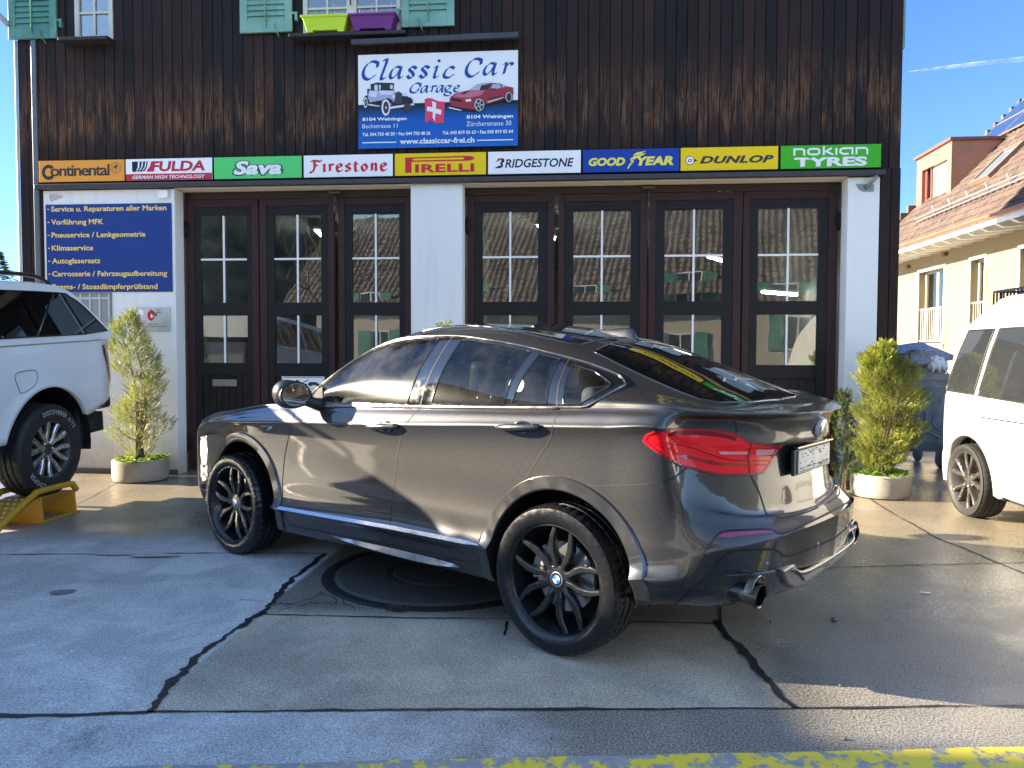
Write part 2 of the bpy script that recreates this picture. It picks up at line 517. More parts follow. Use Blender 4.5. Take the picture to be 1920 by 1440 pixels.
# round shaft cover in the pavement below the car
mc = empty('shaft_cover', (-.86, -3.56, 0), label='large round concrete shaft cover sunk in the ground under the dark car', cat='shaft cover')
mb = MB(); mb.smooth = True
mb.lathe([(.02, .012), (.30, .012), (.315, .003), (.34, .003), (.355, .014), (.66, .016), (.68, .004)], 64)
mb.build('concrete_disc', simple('aggregate_concrete', (.045, .045, .043), .75, var=.7, scale=70, bump=.8, bscale=130), mc, autosmooth=30)
mb = MB(); mb.smooth = True
mb.lathe([(.685, .005), (.70, .010), (.745, .010), (.76, .004)], 64)
mb.build('iron_rim', simple('wet_iron', (.05, .05, .052), .35, .5, var=.3), mc, autosmooth=30)

# moss tuft, pebbles, litter
MOSS = simple('moss', (.06, .055, .035), .9, var=.5, scale=40)
mb = MB()
for k in range(320):
    a, rr = rnd.uniform(0, 6.28), abs(rnd.gauss(0, .5))
    px, py = -.98 + .07 * rr * math.cos(a), -4.30 + .045 * rr * math.sin(a)
    h = .022 * rnd.uniform(.4, 1.2); d = rnd.uniform(0, 6.28); s = .006
    mb.add([(px - s * math.cos(d), py - s * math.sin(d), .002), (px + s * math.cos(d), py + s * math.sin(d), .002), (px + rnd.uniform(-.02, .02), py + rnd.uniform(-.02, .02), h)], [(0, 1, 2)])
o = mb.build('moss_tuft', MOSS); tag(o, 'small dark tuft of moss in the pavement beside the round shaft cover', 'moss')
STONE = simple('pebble_stone', (.12, .115, .11), .7, var=.4, scale=30)
def pebble(x, y, r, label):
    bm = bmesh.new(); bmesh.ops.create_icosphere(bm, subdivisions=2, radius=r)
    rr = random.Random(int(x * 1000))
    for v in bm.verts:
        v.co *= rr.uniform(.85, 1.12); v.co.z *= .7
    mb = MB(); mb.smooth = True; mb.bm(bm)
    o = mb.build('pebble', STONE); o.location = (x, y, r * .62)
    tag(o, label, 'pebble', 'pebbles on the wet concrete')
pebble(1.36, -4.25, .017, 'larger dark pebble on the wet concrete right of the exhaust pipe')
pebble(1.02, -4.30, .009, 'tiny dark pebble lying close to the exhaust pipe')
pebble(1.12, -5.06, .008, 'tiny pebble on wet concrete in front of the diagonal joint')
pebble(.98, -5.52, .009, 'dark pebble on the front strip just above the yellow line')
mb = MB(); mb.prism([(0, 0), (.06, .004), (.062, .018), (.004, .012)], 'z', .004, .008)
o = mb.build('paper_scrap', MAT['white_paint']); o.location = (2.02, -3.72, 0); o.rotation_euler = (0, 0, -.35)
tag(o, 'white scrap of paper lying on the wet concrete behind the car', 'litter')

# ---- shared roof tile builder -------------------------------------
def tile_rows(mb, org, along, up, L, S, row=.34, tile=.25, th=.035, amp=.018):
    """rows of interlocking tiles on a sloping plane"""
    along = Vector(along).normalized(); up = Vector(up).normalized(); nn = along.cross(up).normalized()
    if nn.z < 0: nn = -nn
    org = Vector(org)
    n = int(L / tile) * 4; rows = int(math.ceil(S / row))
    for r in range(rows):
        a = []; b = []; c = []
        s0 = r * row; s1 = min(S, s0 + row * 1.06)
        for k in range(n + 1):
            u = L * k / n
            ph = (k % 4) / 4
            wv = amp * math.sin(2 * PI * ph + (r % 2) * 0)
            e = .02 * math.cos(2 * PI * ph)
            c.append(org + along * u + up * (s0 + e) + nn * .0)
            a.append(org + along * u + up * (s0 + e) + nn * (th + wv))
            b.append(org + along * u + up * s1 + nn * (.006 + wv))
        mb.grid([c, a, b])
def tile_mat(name, c1, c2):
    m = NT(name); c = m.coord()
    rnd_ = m.n('ShaderNodeTexVoronoi', i_Vector=m.mapping(c, (4.2, 4.2, 4.2)), i_Scale=1.0).outputs['Color']
    k = m.math('ADD', m.math('MULTIPLY', m.noise(c, 1.2, 6), .6), m.math('MULTIPLY', m.sep(rnd_)[0], .4))
    m.bsdf(Base_Color=m.mix(m.mapr(k, .25, .75), c1, c2), Roughness=.8, Normal=m.bump(m.noise(c, 40, 3), .3, .01))
    return m.mat
TILE_RED = tile_mat('clay_tiles', (.062, .043, .036), (.11, .076, .062))
TILE_BROWN = tile_mat('brown_tiles', (.07, .06, .05), (.16, .135, .115))

def plaster(name, c1, c2, dirt=(.3, .24, .17), dirt_z=.35, bump=.25):
    m = NT(name); c = m.coord()
    x, y, z = m.sep(c)
    base = m.mix(m.noise(c, 1.3, 6, .6), c1, c2)
    st = m.noise(m.mapping(c, (5, 5, .35)), 2.0, 5, .6)
    base = m.mix(m.math('MULTIPLY', m.mapr(st, .5, .75), .13), base, dirt)
    edge = m.math('ADD', z, m.math('MULTIPLY', m.math('SUBTRACT', m.noise(c, 3.2, 6, .7), .5), .55))
    base = m.mix(m.math('MULTIPLY', m.mapr(edge, 0.0, dirt_z, 1, 0), .7), base, dirt)
    sp = m.mapr(m.noise(c, 42, 3, .7), .66, .72)
    base = m.mix(m.math('MULTIPLY', sp, m.mapr(z, .1, 1.0, .45, 0)), base, (.12, .1, .08))
    m.bsdf(Base_Color=base, Roughness=.85, Normal=m.bump(m.math('ADD', m.noise(c, 60, 4, .7), m.noise(c, 9, 4)), bump, .006))
    return m.mat
PLASTER = plaster('white_plaster', (.74, .74, .73), (.83, .83, .82), dirt_z=.6)
CREAM = plaster('cream_plaster', (.62, .57, .46), (.7, .65, .54), dirt_z=.2)
YELLOW = plaster('yellow_plaster', (.205, .165, .095), (.245, .20, .12), dirt=(.3, .25, .15))
BEIGE = plaster('beige_plaster', (.42, .38, .31), (.5, .45, .37))

# ================================================================== GARAGE BUILDING
GB = empty('garage_building', (-1.55, 0, 0), label='garage building with dark timber boarding over white plaster pillars and folding doors', cat='building')
GO = Vector((-1.55, 0, 0))
def gpart(mb, name, mat, parent=GB, **k):
    o = mb.build(name, mat, None, **k)
    o.parent = parent
    if parent is GB: o.location = -GO
    return o

def timber_material():
    m = NT('charred_timber'); c = m.coord()
    x, y, z = m.sep(c)
    isl = m.n('ShaderNodeNewGeometry').outputs['Random Per Island']
    cv = m.n('ShaderNodeCombineXYZ', i_0=m.math('MULTIPLY', isl, 37.0), i_1=m.math('MULTIPLY', isl, 11.0), i_2=0.0).outputs[0]
    cc = m.n('ShaderNodeVectorMath', operation='ADD', i_0=c, i_1=cv).outputs[0]
    grain = m.noise(m.mapping(cc, (26, 26, 1.1)), 3.0, 6, .65)
    stain = m.noise(m.mapping(cc, (3, 3, .5)), 1.6, 5, .6)
    tone = m.mapr(isl, 0, 1, 0, 1, False)
    a = m.mix(tone, (.008, .0065, .007), (.026, .013, .010))
    b = m.mix(tone, (.015, .012, .013), (.044, .023, .017))
    col = m.mix(m.mapr(grain, .3, .7), a, b)
    col = m.mix(m.math('MULTIPLY', m.mapr(stain, .55, .72), .7), col, (.010, .012, .016))
    # a belt of weathered, worn-through stain
    zz = m.math('ADD', z, m.math('MULTIPLY', m.math('SUBTRACT', m.noise(m.mapping(cc, (7, 7, .2)), 1.5, 3), .5), .9))
    band = m.math('MULTIPLY', m.mapr(zz, 3.72, 3.98), m.mapr(zz, 4.0, 4.75, 1, 0))
    wear = m.noise(m.mapping(cc, (30, 30, 1.7)), 2.2, 6, .72)
    wn = m.math('MULTIPLY', band, m.mapr(wear, .44, .58))
    loc = m.mapr(m.noise(m.mapping(cc, (4, 4, .9)), 1.0, 4), .36, .54)
    bare = m.mix(m.noise(m.mapping(cc, (50, 50, 3)), 2, 5), (.07, .03, .014), (.25, .125, .06))
    col = m.mix(m.math('MULTIPLY', wn, m.math('MULTIPLY', loc, .9)), col, bare)
    lw = m.math('MULTIPLY', m.mapr(m.noise(m.mapping(cc, (40, 40, 2.2)), 2.0, 6, .7), .66, .72), .35)
    col = m.mix(lw, col, (.09, .05, .03))
    kn = m.n('ShaderNodeTexVoronoi', i_Vector=m.mapping(cc, (9, 9, 3.2)), i_Scale=1.0).outputs['Distance']
    col = m.mix(m.mapr(kn, .05, .1, .8, 0), col, (.008, .007, .007))
    m.bsdf(Base_Color=col, Roughness=m.mapr(grain, .3, .7, .6, .8), Specular_IOR_Level=.22, Normal=m.bump(grain, .5, .004))
    return m.mat
TIMBER = timber_material()
X0, X1 = -6.47, 3.37
ZTOP = 7.4
rb = random.Random(11)
mb = MB()
def boards(x0, x1, z0, z1, w=.1175, yb=0.0, holes=()):
    x = x0
    while x < x1 - .01:
        ww = min(w * rb.uniform(.96, 1.04), x1 - x)
        segs = [(z0, z1)]
        for hx0, hx1, hz0, hz1 in holes:
            if x + ww > hx0 + .01 and x < hx1 - .01:
                segs = [s for a, b in segs for s in ((a, min(b, hz0)), (max(a, hz1), b)) if s[1] - s[0] > .02]
        d = rb.uniform(0, .004)
        for a, b in segs:
            e = .004
            # chamfered board
            p = [(x + .003, yb), (x + .003, yb - .016 - d), (x + .003 + e, yb - .02 - d), (x + ww - .003 - e, yb - .02 - d), (x + ww - .003, yb - .016 - d), (x + ww - .003, yb)]
            mb.prism(p, 'z', a, b)
        x += ww
holes = [(-5.78, -5.29, 4.98, 6.32), (-3.09, -1.95, 4.93, 6.32)]
boards(X0, X1, 3.37, ZTOP, yb=.02, holes=holes)
boards(X0, -6.19, .03, 3.37, yb=.02)
boards(3.165, X1, .03, 3.37, w=.102, yb=.02)
gpart(mb, 'timber_cladding', TIMBER)
# carcass behind the boards, with openings for the windows and doors
mb = MB()
DARKW = simple('dark_backing', (.012, .01, .01), .8)
def wall_with_holes(mb, x0, x1, z0, z1, y0, y1, holes):
    xs = sorted({x0, x1, *[h for q in holes for h in q[:2]]}); zs = sorted({z0, z1, *[h for q in holes for h in q[2:]]})
    for a, b in zip(xs[:-1], xs[1:]):
        for c_, d in zip(zs[:-1], zs[1:]):
            if any(a >= h[0] - 1e-6 and b <= h[1] + 1e-6 and c_ >= h[2] - 1e-6 and d <= h[3] + 1e-6 for h in holes): continue
            mb.box(a, b, y0, y1, c_, d)
wall_with_holes(mb, X0 + .01, X1 - .01, 3.37, ZTOP, .023, .2, holes)
gpart(mb, 'upper_wall', DARKW)
mb = MB()
mb.box(X0, X0 + .2, .21, 9.0, 0, ZTOP); mb.box(X1 - .2, X1, .21, 9.0, 0, ZTOP); mb.box(X0 + .2, X1 - .2, 8.8, 9.0, 0, ZTOP)
gpart(mb, 'side_walls', TIMBER)
mb = MB()
tile_rows(mb, (X0 - .8, -.8, 7.0), (0, 1, 0), (1, 0, .75), 10.6, 7.2)
tile_rows(mb, (X1 + .8, -.8, 7.0), (0, 1, 0), (-1, 0, .75), 10.6, 7.2)
gpart(mb, 'roof', TILE_BROWN)
mb = MB()
mb.prism([(X0, 7.35), (X1, 7.35), ((X0 + X1) / 2, 10.9)], 'y', .03, .2)
mb.prism([(X0, 7.35), (X1, 7.35), ((X0 + X1) / 2, 10.9)], 'y', 8.8, 9.0)
gpart(mb, 'gable', TIMBER)

# white plaster piers
for a, b in ((-6.19, -4.60), (-1.86, -1.28), (2.835, 3.16)):
    mb = MB(); mb.box(a, b, 0, .2, 0.0, 3.285); gpart(mb, 'plaster_pier', PLASTER, bevel=.008)
# jamb faces and soffit in cream
mb = MB()
mb.box(-4.60, 2.835, .004, .215, 3.285, 3.34)
o = gpart(mb, 'lintel_soffit', CREAM)
PAINTW = simple('brown_stained_timber', (.055, .038, .044), .42, var=.3, scale=9, bump=.1)
mb = MB()
mb.box(-6.25, 3.19, -.07, .0, 3.29, 3.345)
gpart(mb, 'ledge_board', simple('dark_grey_timber', (.035, .03, .035), .5, var=.3), bevel=.006)
MAROON = simple('maroon_paint', (.040, .017, .018), .5, spec=.25, var=.2, scale=5, bump=.06, bscale=30)
NAVY = simple('dark_brown_gloss', (.013, .012, .013), .5, spec=.22, var=.25, scale=5, bump=.08, bscale=40)
HEAD = simple('head_beam_paint', (.03, .015, .013), .4)
mb = MB()
for a, b in ((-4.595, -1.865), (-1.275, 2.83)):
    mb.box(a, b, .235, .31, 3.205, 3.284)
gpart(mb, 'door_head_beam', HEAD, bevel=.004)

# garage interior, dim
mb = MB(); mb.box(X0 + .21, X1 - .21, .4, 8.79, 3.30, 3.36)
gpart(mb, 'interior_ceiling', simple('grey_ceiling', (.3, .3, .29), .8))
DW = simple('dirty_wall', (.20, .20, .18), .85, var=.4, scale=2)
for q in ((X0 + .21, X1 - .21, 8.7, 8.79), (X0 + .21, X0 + .24, .4, 8.7), (X1 - .24, X1 - .21, .4, 8.7), (-1.75, -1.4, 3.2, 3.6)):
    mb = MB(); mb.box(*q, 0.0, 3.3); gpart(mb, 'interior_wall', DW)

PANE = glass('door_glass', (.82, .86, .84), 1.52, 0.0, .03, .06, .05)
LEAF = [(-4.585, -3.710, -4.492, -3.791, -4.412, -3.854), (-3.698, -2.808, -3.612, -2.876, -3.523, -2.965), (-2.760, -1.880, -2.683, -1.977, -2.594, -2.045),
        (-1.254, -.271, -1.179, -.348, -1.082, -.454), (-.225, .760, -.161, .682, -.056, .580), (.782, 1.788, .854, 1.699, .954, 1.591), (1.805, 2.814, 1.876, 2.715, 1.967, 2.612)]
FY = .22
PANELM = simple('panel_boards', (.015, .014, .015), .55, spec=.22, var=.35, scale=7, bump=.1, bscale=30)
for li, (x0, x1, i0, i1, g0, g1) in enumerate(LEAF):
    mb = MB()
    zt, zi = 3.20, 3.115
    mb.box(x0, i0, FY, FY + .06, .03, zt); mb.box(i1, x1, FY, FY + .06, .03, zt); mb.box(i0, i1, FY, FY + .06, zi, zt); mb.box(i0, i1, FY, FY + .06, .03, .10)
    leaf = gpart(mb, 'door_leaf', MAROON, bevel=.004)
    mb = MB(); y0 = FY + .008; y1 = FY + .052
    mb.box(i0, g0, y0, y1, .10, zi); mb.box(g1, i1, y0, y1, .10, zi)
    for a, b in ((3.012, zi), (1.85, 2.0), (1.145, 1.295), (.10, .26)):
        mb.box(g0, g1, y0, y1, a, b)
    mb.build('frame', NAVY, leaf, bevel=.003)
    mb = MB(); k = 7; bw = (g1 - g0) / k
    for q in range(k):
        mb.box(g0 + q * bw + .003, g0 + (q + 1) * bw - .003, y0 + .014, y1 - .006, .26, 1.145)
    mb.build('panel', PANELM, leaf, bevel=.004)
    for a, b in ((2.0, 3.012), (1.295, 1.85)):
        mb = MB(); tx = rb.uniform(-.0045, .0045); tz = rb.uniform(-.004, .004)
        q = [(u, y0 + .022 + dy + tx * su + tz * sv, v) for dy in (0, .004) for u, su, v, sv in ((g0, -1, a, -1), (g1, 1, a, -1), (g1, 1, b, 1), (g0, -1, b, 1))]
        mb.add(q, [(0, 1, 2, 3), (7, 6, 5, 4), (0, 4, 5, 1), (1, 5, 6, 2), (2, 6, 7, 3), (3, 7, 4, 0)])
        mb.build('pane', PANE, leaf)
    mb = MB(); gm = (g0 + g1) / 2; t = .011
    mb.box(gm - t, gm + t, y0 + .001, y0 + .010, 2.0, 3.012); mb.box(gm - t, gm + t, y0 + .001, y0 + .010, 1.295, 1.85)
    mb.box(g0, gm - t, y0 + .001, y0 + .010, 2.494, 2.516); mb.box(gm + t, g1, y0 + .001, y0 + .010, 2.494, 2.516)
    mb.build('glazing_bar', MAT['white_paint'], leaf)
    hx = {0: x0, 2: None, 3: x0, 6: x1}.get(li)
    if hx is not None:
        for hz in (.35, 2.86):
            mb = MB(); mb.smooth = True; mb.tube([(hx, FY - .016, hz - .1), (hx, FY - .016, hz + .1)], .016, 10)
            mb.smooth = False; mb.box(hx - .03, hx + .05, FY - .012, FY - .002, hz - .07, hz + .07)
            mb.build('hinge', NAVY, leaf)
    if li == 0:
        mb = MB(); mb.rbox(-4.285, -3.99, FY - .004, FY + .02, 1.02, 1.10, .004)
        fl = mb.build('letter_slot', simple('dull_brass', (.28, .26, .22), .4, .6), leaf)
for bx in (-2.785, .771):
    mb = MB(); mb.smooth = True
    mb.tube([(bx, FY - .03, 3.02), (bx, FY - .03, 3.13)], .016, 10); mb.tube([(bx, FY - .03, 3.13), (bx, FY - .03, 3.24)], .009, 8)
    mb.smooth = False; mb.box(bx - .07, bx + .07, FY - .055, FY - .004, 3.235, 3.262)
    gpart(mb, 'door_bolt', simple('worn_bolt', (.12, .11, .10), .4, .7))

# upper windows
UPANE = glass('window_glass', (.55, .58, .6), 1.52, 0.0, .10)
FRAMEW = simple('old_white_frame', (.62, .58, .5), .5, var=.15)
BLACKW = simple('black_weathered_sill', (.018, .018, .02), .6, var=.5, scale=20, bump=.4)
def casement(x0, x1, z0, z1, n, sill):
    mb = MB(); ft = .05; yy = .0
    mb.box(x0, x0 + ft, yy, yy + .07, z0, z1); mb.box(x1 - ft, x1, yy, yy + .07, z0, z1)
    mb.box(x0 + ft, x1 - ft, yy, yy + .07, z0, z0 + ft); mb.box(x0 + ft, x1 - ft, yy, yy + .07, z1 - ft, z1)
    xs = [x0 + ft, x1 - ft]
    if n == 2:
        xm = (x0 + x1) / 2
        mb.box(xm - .055, xm + .055, yy - .006, yy + .06, z0 + ft, z1 - ft)
        spans = [(x0 + ft, xm - .055), (xm + .055, x1 - ft)]
    else: spans = [(x0 + ft, x1 - ft)]
    win = gpart(mb, 'window', FRAMEW, bevel=.005)
    for a, b in spans:
        mb = MB(); mb.box(a, b, yy + .03, yy + .035, z0 + ft, z1 - ft); mb.build('pane', UPANE, win)
        mb = MB(); m_ = (a + b) / 2; t = .011
        mb.box(m_ - t, m_ + t, yy + .012, yy + .03, z0 + ft, z1 - ft)
        for zz in (z0 + .31, z0 + .66, z0 + 1.0):
            mb.box(a, m_ - t, yy + .012, yy + .03, zz - t, zz + t); mb.box(m_ + t, b, yy + .012, yy + .03, zz - t, zz + t)
        mb.build('glazing_bar', FRAMEW, win)
    mb = MB(); mb.box(sill[0], sill[1], -.16, .02, z0 - .06, z0 - .025)
    mb.build('sill', BLACKW, win, bevel=.004)
    mb = MB(); mb.box(x0, x1, .25, .27, z0, z1); mb.build('dark_room', simple('dark_room', (.02, .02, .022), .9), win)
    return win
casement(-5.765, -5.305, 4.985, 6.3, 1, (-5.86, -5.27))
wm = casement(-3.075, -1.965, 4.935, 6.3, 2, (-3.18, -1.88))
mb = MB(); mb.smooth = True
mb.tube([(-2.52, -.012, 5.33), (-2.52, -.035, 5.33), (-2.52, -.04, 5.25)], .008, 6)
mb.build('handle', MAT['black_plastic'], wm)

def shutter_material(name, a, b):
    m = NT(name); c = m.coord()
    k = m.noise(c, 3.5, 6, .65)
    fade = m.noise(m.mapping(c, (1, 1, .4)), 5, 5)
    col = m.mix(m.mapr(k, .3, .7), a, b)
    col = m.mix(m.math('MULTIPLY', m.mapr(fade, .55, .75), .4), col, (.42, .52, .46))
    m.bsdf(Base_Color=col, Roughness=.5, Normal=m.bump(m.noise(c, 50, 4), .15, .003))
    return m.mat
SHUT = shutter_material('green_shutter', (.15, .33, .25), (.23, .43, .33))
SHUTD = shutter_material('green_shutter_deep', (.065, .21, .165), (.10, .28, .22))
def shutter(x0, x1, z0, z1, mat, side=1, y=-.045):
    mb = MB(); f = .085; t = .03
    mb.box(x0, x0 + f, y, y + t, z0, z1); mb.box(x1 - f, x1, y, y + t, z0, z1)
    mb.box(x0 + f, x1 - f, y, y + t, z0, z0 + .12); mb.box(x0 + f, x1 - f, y, y + t, z1 - .1, z1)
    sh = gpart(mb, 'shutter', mat, bevel=.004)
    mb = MB(); z = z0 + .12; p = .063
    while z < z1 - .1 - p * .5:
        mb.add([(x0 + f, y + .003, z), (x1 - f, y + .003, z), (x1 - f, y + .024, z + p * 1.05), (x0 + f, y + .024, z + p * 1.05),
                (x0 + f, y + .009, z - .003), (x1 - f, y + .009, z - .003), (x1 - f, y + .030, z + p * 1.02), (x0 + f, y + .030, z + p * 1.02)],
               [(0, 1, 2, 3), (7, 6, 5, 4), (0, 4, 5, 1), (3, 2, 6, 7)])
        z += p
    mb.build('slats', mat, sh)
    xm = (x0 + x1) / 2
    mb = MB(); mb.smooth = True
    mb.tube([(xm, y - .012, z0 + .09), (xm, y - .012, z1 - .1)], .009, 8)
    mb.tube([(xm, y - .012, z0 + .11), (xm + .004, y - .02, z0 + .075), (xm + .01, y - .016, z0 + .05)], .007, 6)
    mb.build('rod', mat, sh)
    mb = MB(); mb.smooth = True; hx = xm + .1 * side
    mb.tube([(hx, y - .008, z0 + .085), (hx, y - .02, z0 + .05), (hx + .02, y - .016, z0 + .01), (hx + .035, y + .01, z0 - .02), (hx + .035, y + .06, z0 - .05)], .0075, 6)
    mb.build('hook', mat, sh)
    hy = x1 if side > 0 else x0
    mb = MB(); mb.box(min(hy, hy + .06 * side), max(hy, hy + .06 * side), y + .004, y + .016, z0 + .19, z0 + .212); mb.box(hy + .045 * side - .012, hy + .045 * side + .012, y + .0, y + .04, z0 + .12, z0 + .19)
    mb.build('hinge', mat, sh)
    return sh
shutter(-6.54, -5.955, 5.005, 6.32, SHUTD, 1)
shutter(-3.785, -3.185, 4.985, 6.32, SHUT, 1)
shutter(-1.950, -1.363, 4.985, 6.32, SHUT, -1)
mb = MB(); mb.box(3.372, 3.402, .05, .62, 4.63, 6.1)
sh = gpart(mb, 'shutter', SHUT, bevel=.004); tag(sh, 'green shutter seen edge on at the right corner')
# window with bars in the left pier
mb = MB(); mb.box(-5.93, -5.385, -.006, .0, 1.45, 2.09)
gw = gpart(mb, 'barred_window', simple('grey_pane', (.3, .31, .31), .15, var=.1))
mb = MB()
for a, b, c_, d in ((-5.945, -5.93, 1.44, 2.105), (-5.385, -5.37, 1.44, 2.105), (-5.93, -5.385, 2.09, 2.105)): mb.box(a, b, -.02, 0, c_, d)
mb.build('frame', MAT['grey_metal'], gw)
mb = MB()
for q in range(5): mb.box(-5.86 + q * .115, -5.848 + q * .115, -.028, -.016, 1.45, 2.09)
mb.box(-5.93, -5.385, -.014, -.008, 2.03, 2.05)
mb.build('bars', simple('bar_white', (.6, .6, .58), .4), gw)
# corner trim, strip and cables on the left corner
mb = MB(); mb.smooth = True
mb.tube([(X0 - .02, .0, .05), (X0 - .02, .0, 5.0)], .016, 8)
gpart(mb, 'corner_pipe', simple('cream_pipe', (.6, .55, .42), .5))
mb = MB(); mb.box(-6.285, -6.225, -.03, -.005, .3, 5.0); gpart(mb, 'cover_strip', simple('blue_grey_strip', (.10, .12, .15), .4, var=.3), bevel=.004)
mb = MB(); mb.smooth = True
mb.tube([(-6.52, -.06, 5.16), (-6.62, -.1, 5.27), (-6.9, -.2, 5.6), (-7.05, -.25, 5.75)], .03, 10)
gpart(mb, 'stay_bracket', simple('grey_stay', (.35, .37, .36), .5))
# damp plinth at the foot of the left pier
mb = MB(); mb.box(-6.19, -4.60, -.012, -.002, 0, .06)
gpart(mb, 'plinth', simple('dark_plinth', (.10, .085, .07), .8, var=.4, scale=12, bump=.5))
mb = MB(); mb.box(2.84, 3.155, -.012, -.002, 0, .06); gpart(mb, 'plinth', bpy.data.materials['dark_plinth'])

# timber awning over the big sign
ab = MB()
ab.add([(-2.49, -.02, 4.865), (-.655, -.02, 4.885), (-.655, -.13, 4.86), (-2.49, -.13, 4.84), (-2.49, -.02, 4.80), (-.655, -.02, 4.82), (-.655, -.13, 4.80), (-2.49, -.13, 4.78)],
       [(0, 3, 2, 1), (4, 5, 6, 7), (3, 7, 6, 2), (0, 4, 7, 3), (1, 2, 6, 5), (0, 1, 5, 4)])
gpart(ab, 'sign_awning', simple('awning_timber', (.045, .043, .055), .5, var=.3, bump=.1), bevel=.006)

# tube lamps hanging inside the garage
m = NT('lamp_glow'); e = m.n('ShaderNodeEmission', i_Color=(1, .97, .9), i_Strength=9.0); m.surf(e.outputs[0])
GLOW = m.mat
def tube_lamp(x, y, z, rz, label, tilt=0, L=1.2):
    t = empty('tube_lamp', (x, y, z), rz, label, 'lamp', 'tube lamps inside the garage')
    mb = MB(); mb.box(-L / 2, L / 2, -.05, .05, .02, .06); mb.build('housing', MAT['white_paint'], t, bevel=.005)
    mb = MB(); mb.smooth = True; mb.tube([(-L / 2, 0, 0), (L / 2, 0, 0)], .02, 10); mb.build('tube', GLOW, t)
    mb = MB()
    for s in (-.5, .5): mb.tube([(s, 0, .06), (s, 0, 3.28 - z)], .005, 5)
    mb.build('hanger', MAT['grey_metal'], t)
tube_lamp(-3.75, 2.6, 3.12, R(100), 'lit tube lamp behind the second door leaf from the left')
tube_lamp(-.45, 2.4, 3.12, R(82), 'lit tube lamp behind the door leaf right of the central white pier')
tube_lamp(2.1, 3.4, 2.85, R(60), 'lit tube lamp behind the sixth door leaf', L=.8)
tube_lamp(2.72, 2.2, 2.24, R(40), 'lower lit tube lamp behind the rightmost door leaf', L=.75)
# ================================================================== YELLOW HOUSE ON THE RIGHT
YH = empty('yellow_house', (10.4, 10, 0), label='pale yellow house with tiled roof and copper dormer right of the garage', cat='house')
YO = Vector((10.4, 10, 0))
def ypart(mb, name, mat, parent=YH, **k):
    o = mb.build(name, mat, None, **k); o.parent = parent
    if parent is YH: o.location = -YO
    return o
YW = [(12.1, 12.8, 1.76, 3.93), (14.25, 15.85, 1.76, 3.93), (9.0, 10.55, 1.76, 3.93), (5.6, 7.2, 1.76, 3.93)]
mb = MB()
def wall_x(mb, x0, x1, y0, y1, z0, z1, holes):
    ys = sorted({y0, y1, *[h for q in holes for h in q[:2]]}); zs = sorted({z0, z1, *[h for q in holes for h in q[2:]]})
    for a, b in zip(ys[:-1], ys[1:]):
        for c_, d in zip(zs[:-1], zs[1:]):
            if any(a >= h[0] - 1e-6 and b <= h[1] + 1e-6 and c_ >= h[2] - 1e-6 and d <= h[3] + 1e-6 for h in holes): continue
            mb.box(x0, x1, a, b, c_, d)
wall_x(mb, 10.4, 10.75, 1.0, 17.4, 0, 5.2, YW)
mb.box(10.75, 19.6, 1.0, 1.3, 0, 5.2); mb.box(10.75, 19.6, 17.1, 17.4, 0, 5.2); mb.box(19.3, 19.6, 1.3, 17.1, 0, 5.2)
for a, b in ((1.0, 1.3), (17.1, 17.4)): mb.prism([(10.6, 5.2), (19.4, 5.2), (15.0, 9.6)], 'y', a, b)
ypart(mb, 'wall', YELLOW)
mb = MB()
tile_rows(mb, (9.27, .4, 4.52), (0, 1, 0), (1, 0, 1.02), 17.1, 8.25)
tile_rows(mb, (20.73, .4, 4.52), (0, 1, 0), (-1, 0, 1.02), 17.1, 8.1)
roof = ypart(mb, 'roof', TILE_RED)
# verge tiles at the far end
mb = MB()
for k in range(22):
    s = k * .34; d = .7
    mb.box(9.27 + s * d - .02, 9.27 + (s + .36) * d, 17.42, 17.56, 4.52 + s * d + .02 + .02, 4.52 + (s + .34) * d + .09)
mb.build('verge_tiles', TILE_RED, roof)
mb = MB(); mb.prism([(9.27, 4.36), (9.32, 4.36), (9.32, 4.53), (9.27, 4.53)], 'y', .4, 17.5)
mb.box(9.32, 10.4, .4, 17.5, 4.545, 4.56)
mb.build('fascia', MAT['white_paint'], roof)
mb = MB()
y = .9
while y < 17.4:
    mb.prism([(9.325, 4.37), (9.5, 4.29), (10.4, 4.36), (10.4, 4.54), (9.325, 4.54)], 'y', y, y + .12)
    y += .62
mb.build('rafter_tails', MAT['white_paint'], roof)
COPPER = simple('copper_sheet', (.36, .17, .11), .42, .35, var=.3, scale=1.6)
mb = MB(); mb.smooth = True
mb.lathe([(.075, 0), (.075, 17.1)], 10, Matrix.Translation((9.20, .4, 4.56)) @ Matrix.Rotation(-PI / 2, 4, 'X'), a0=0, a1=PI)
mb.lathe([(.070, 0), (.070, 17.1)], 10, Matrix.Translation((9.20, .4, 4.56)) @ Matrix.Rotation(-PI / 2, 4, 'X'), a0=0, a1=PI)
for k in range(18): mb.lathe([(.075, 0), (.082, .01), (.082, .04), (.075, .05)], 10, Matrix.Translation((9.20, .6 + .95 * k, 4.56)) @ Matrix.Rotation(-PI / 2, 4, 'X'), a0=0, a1=PI)
mb.build('gutter', COPPER, roof)
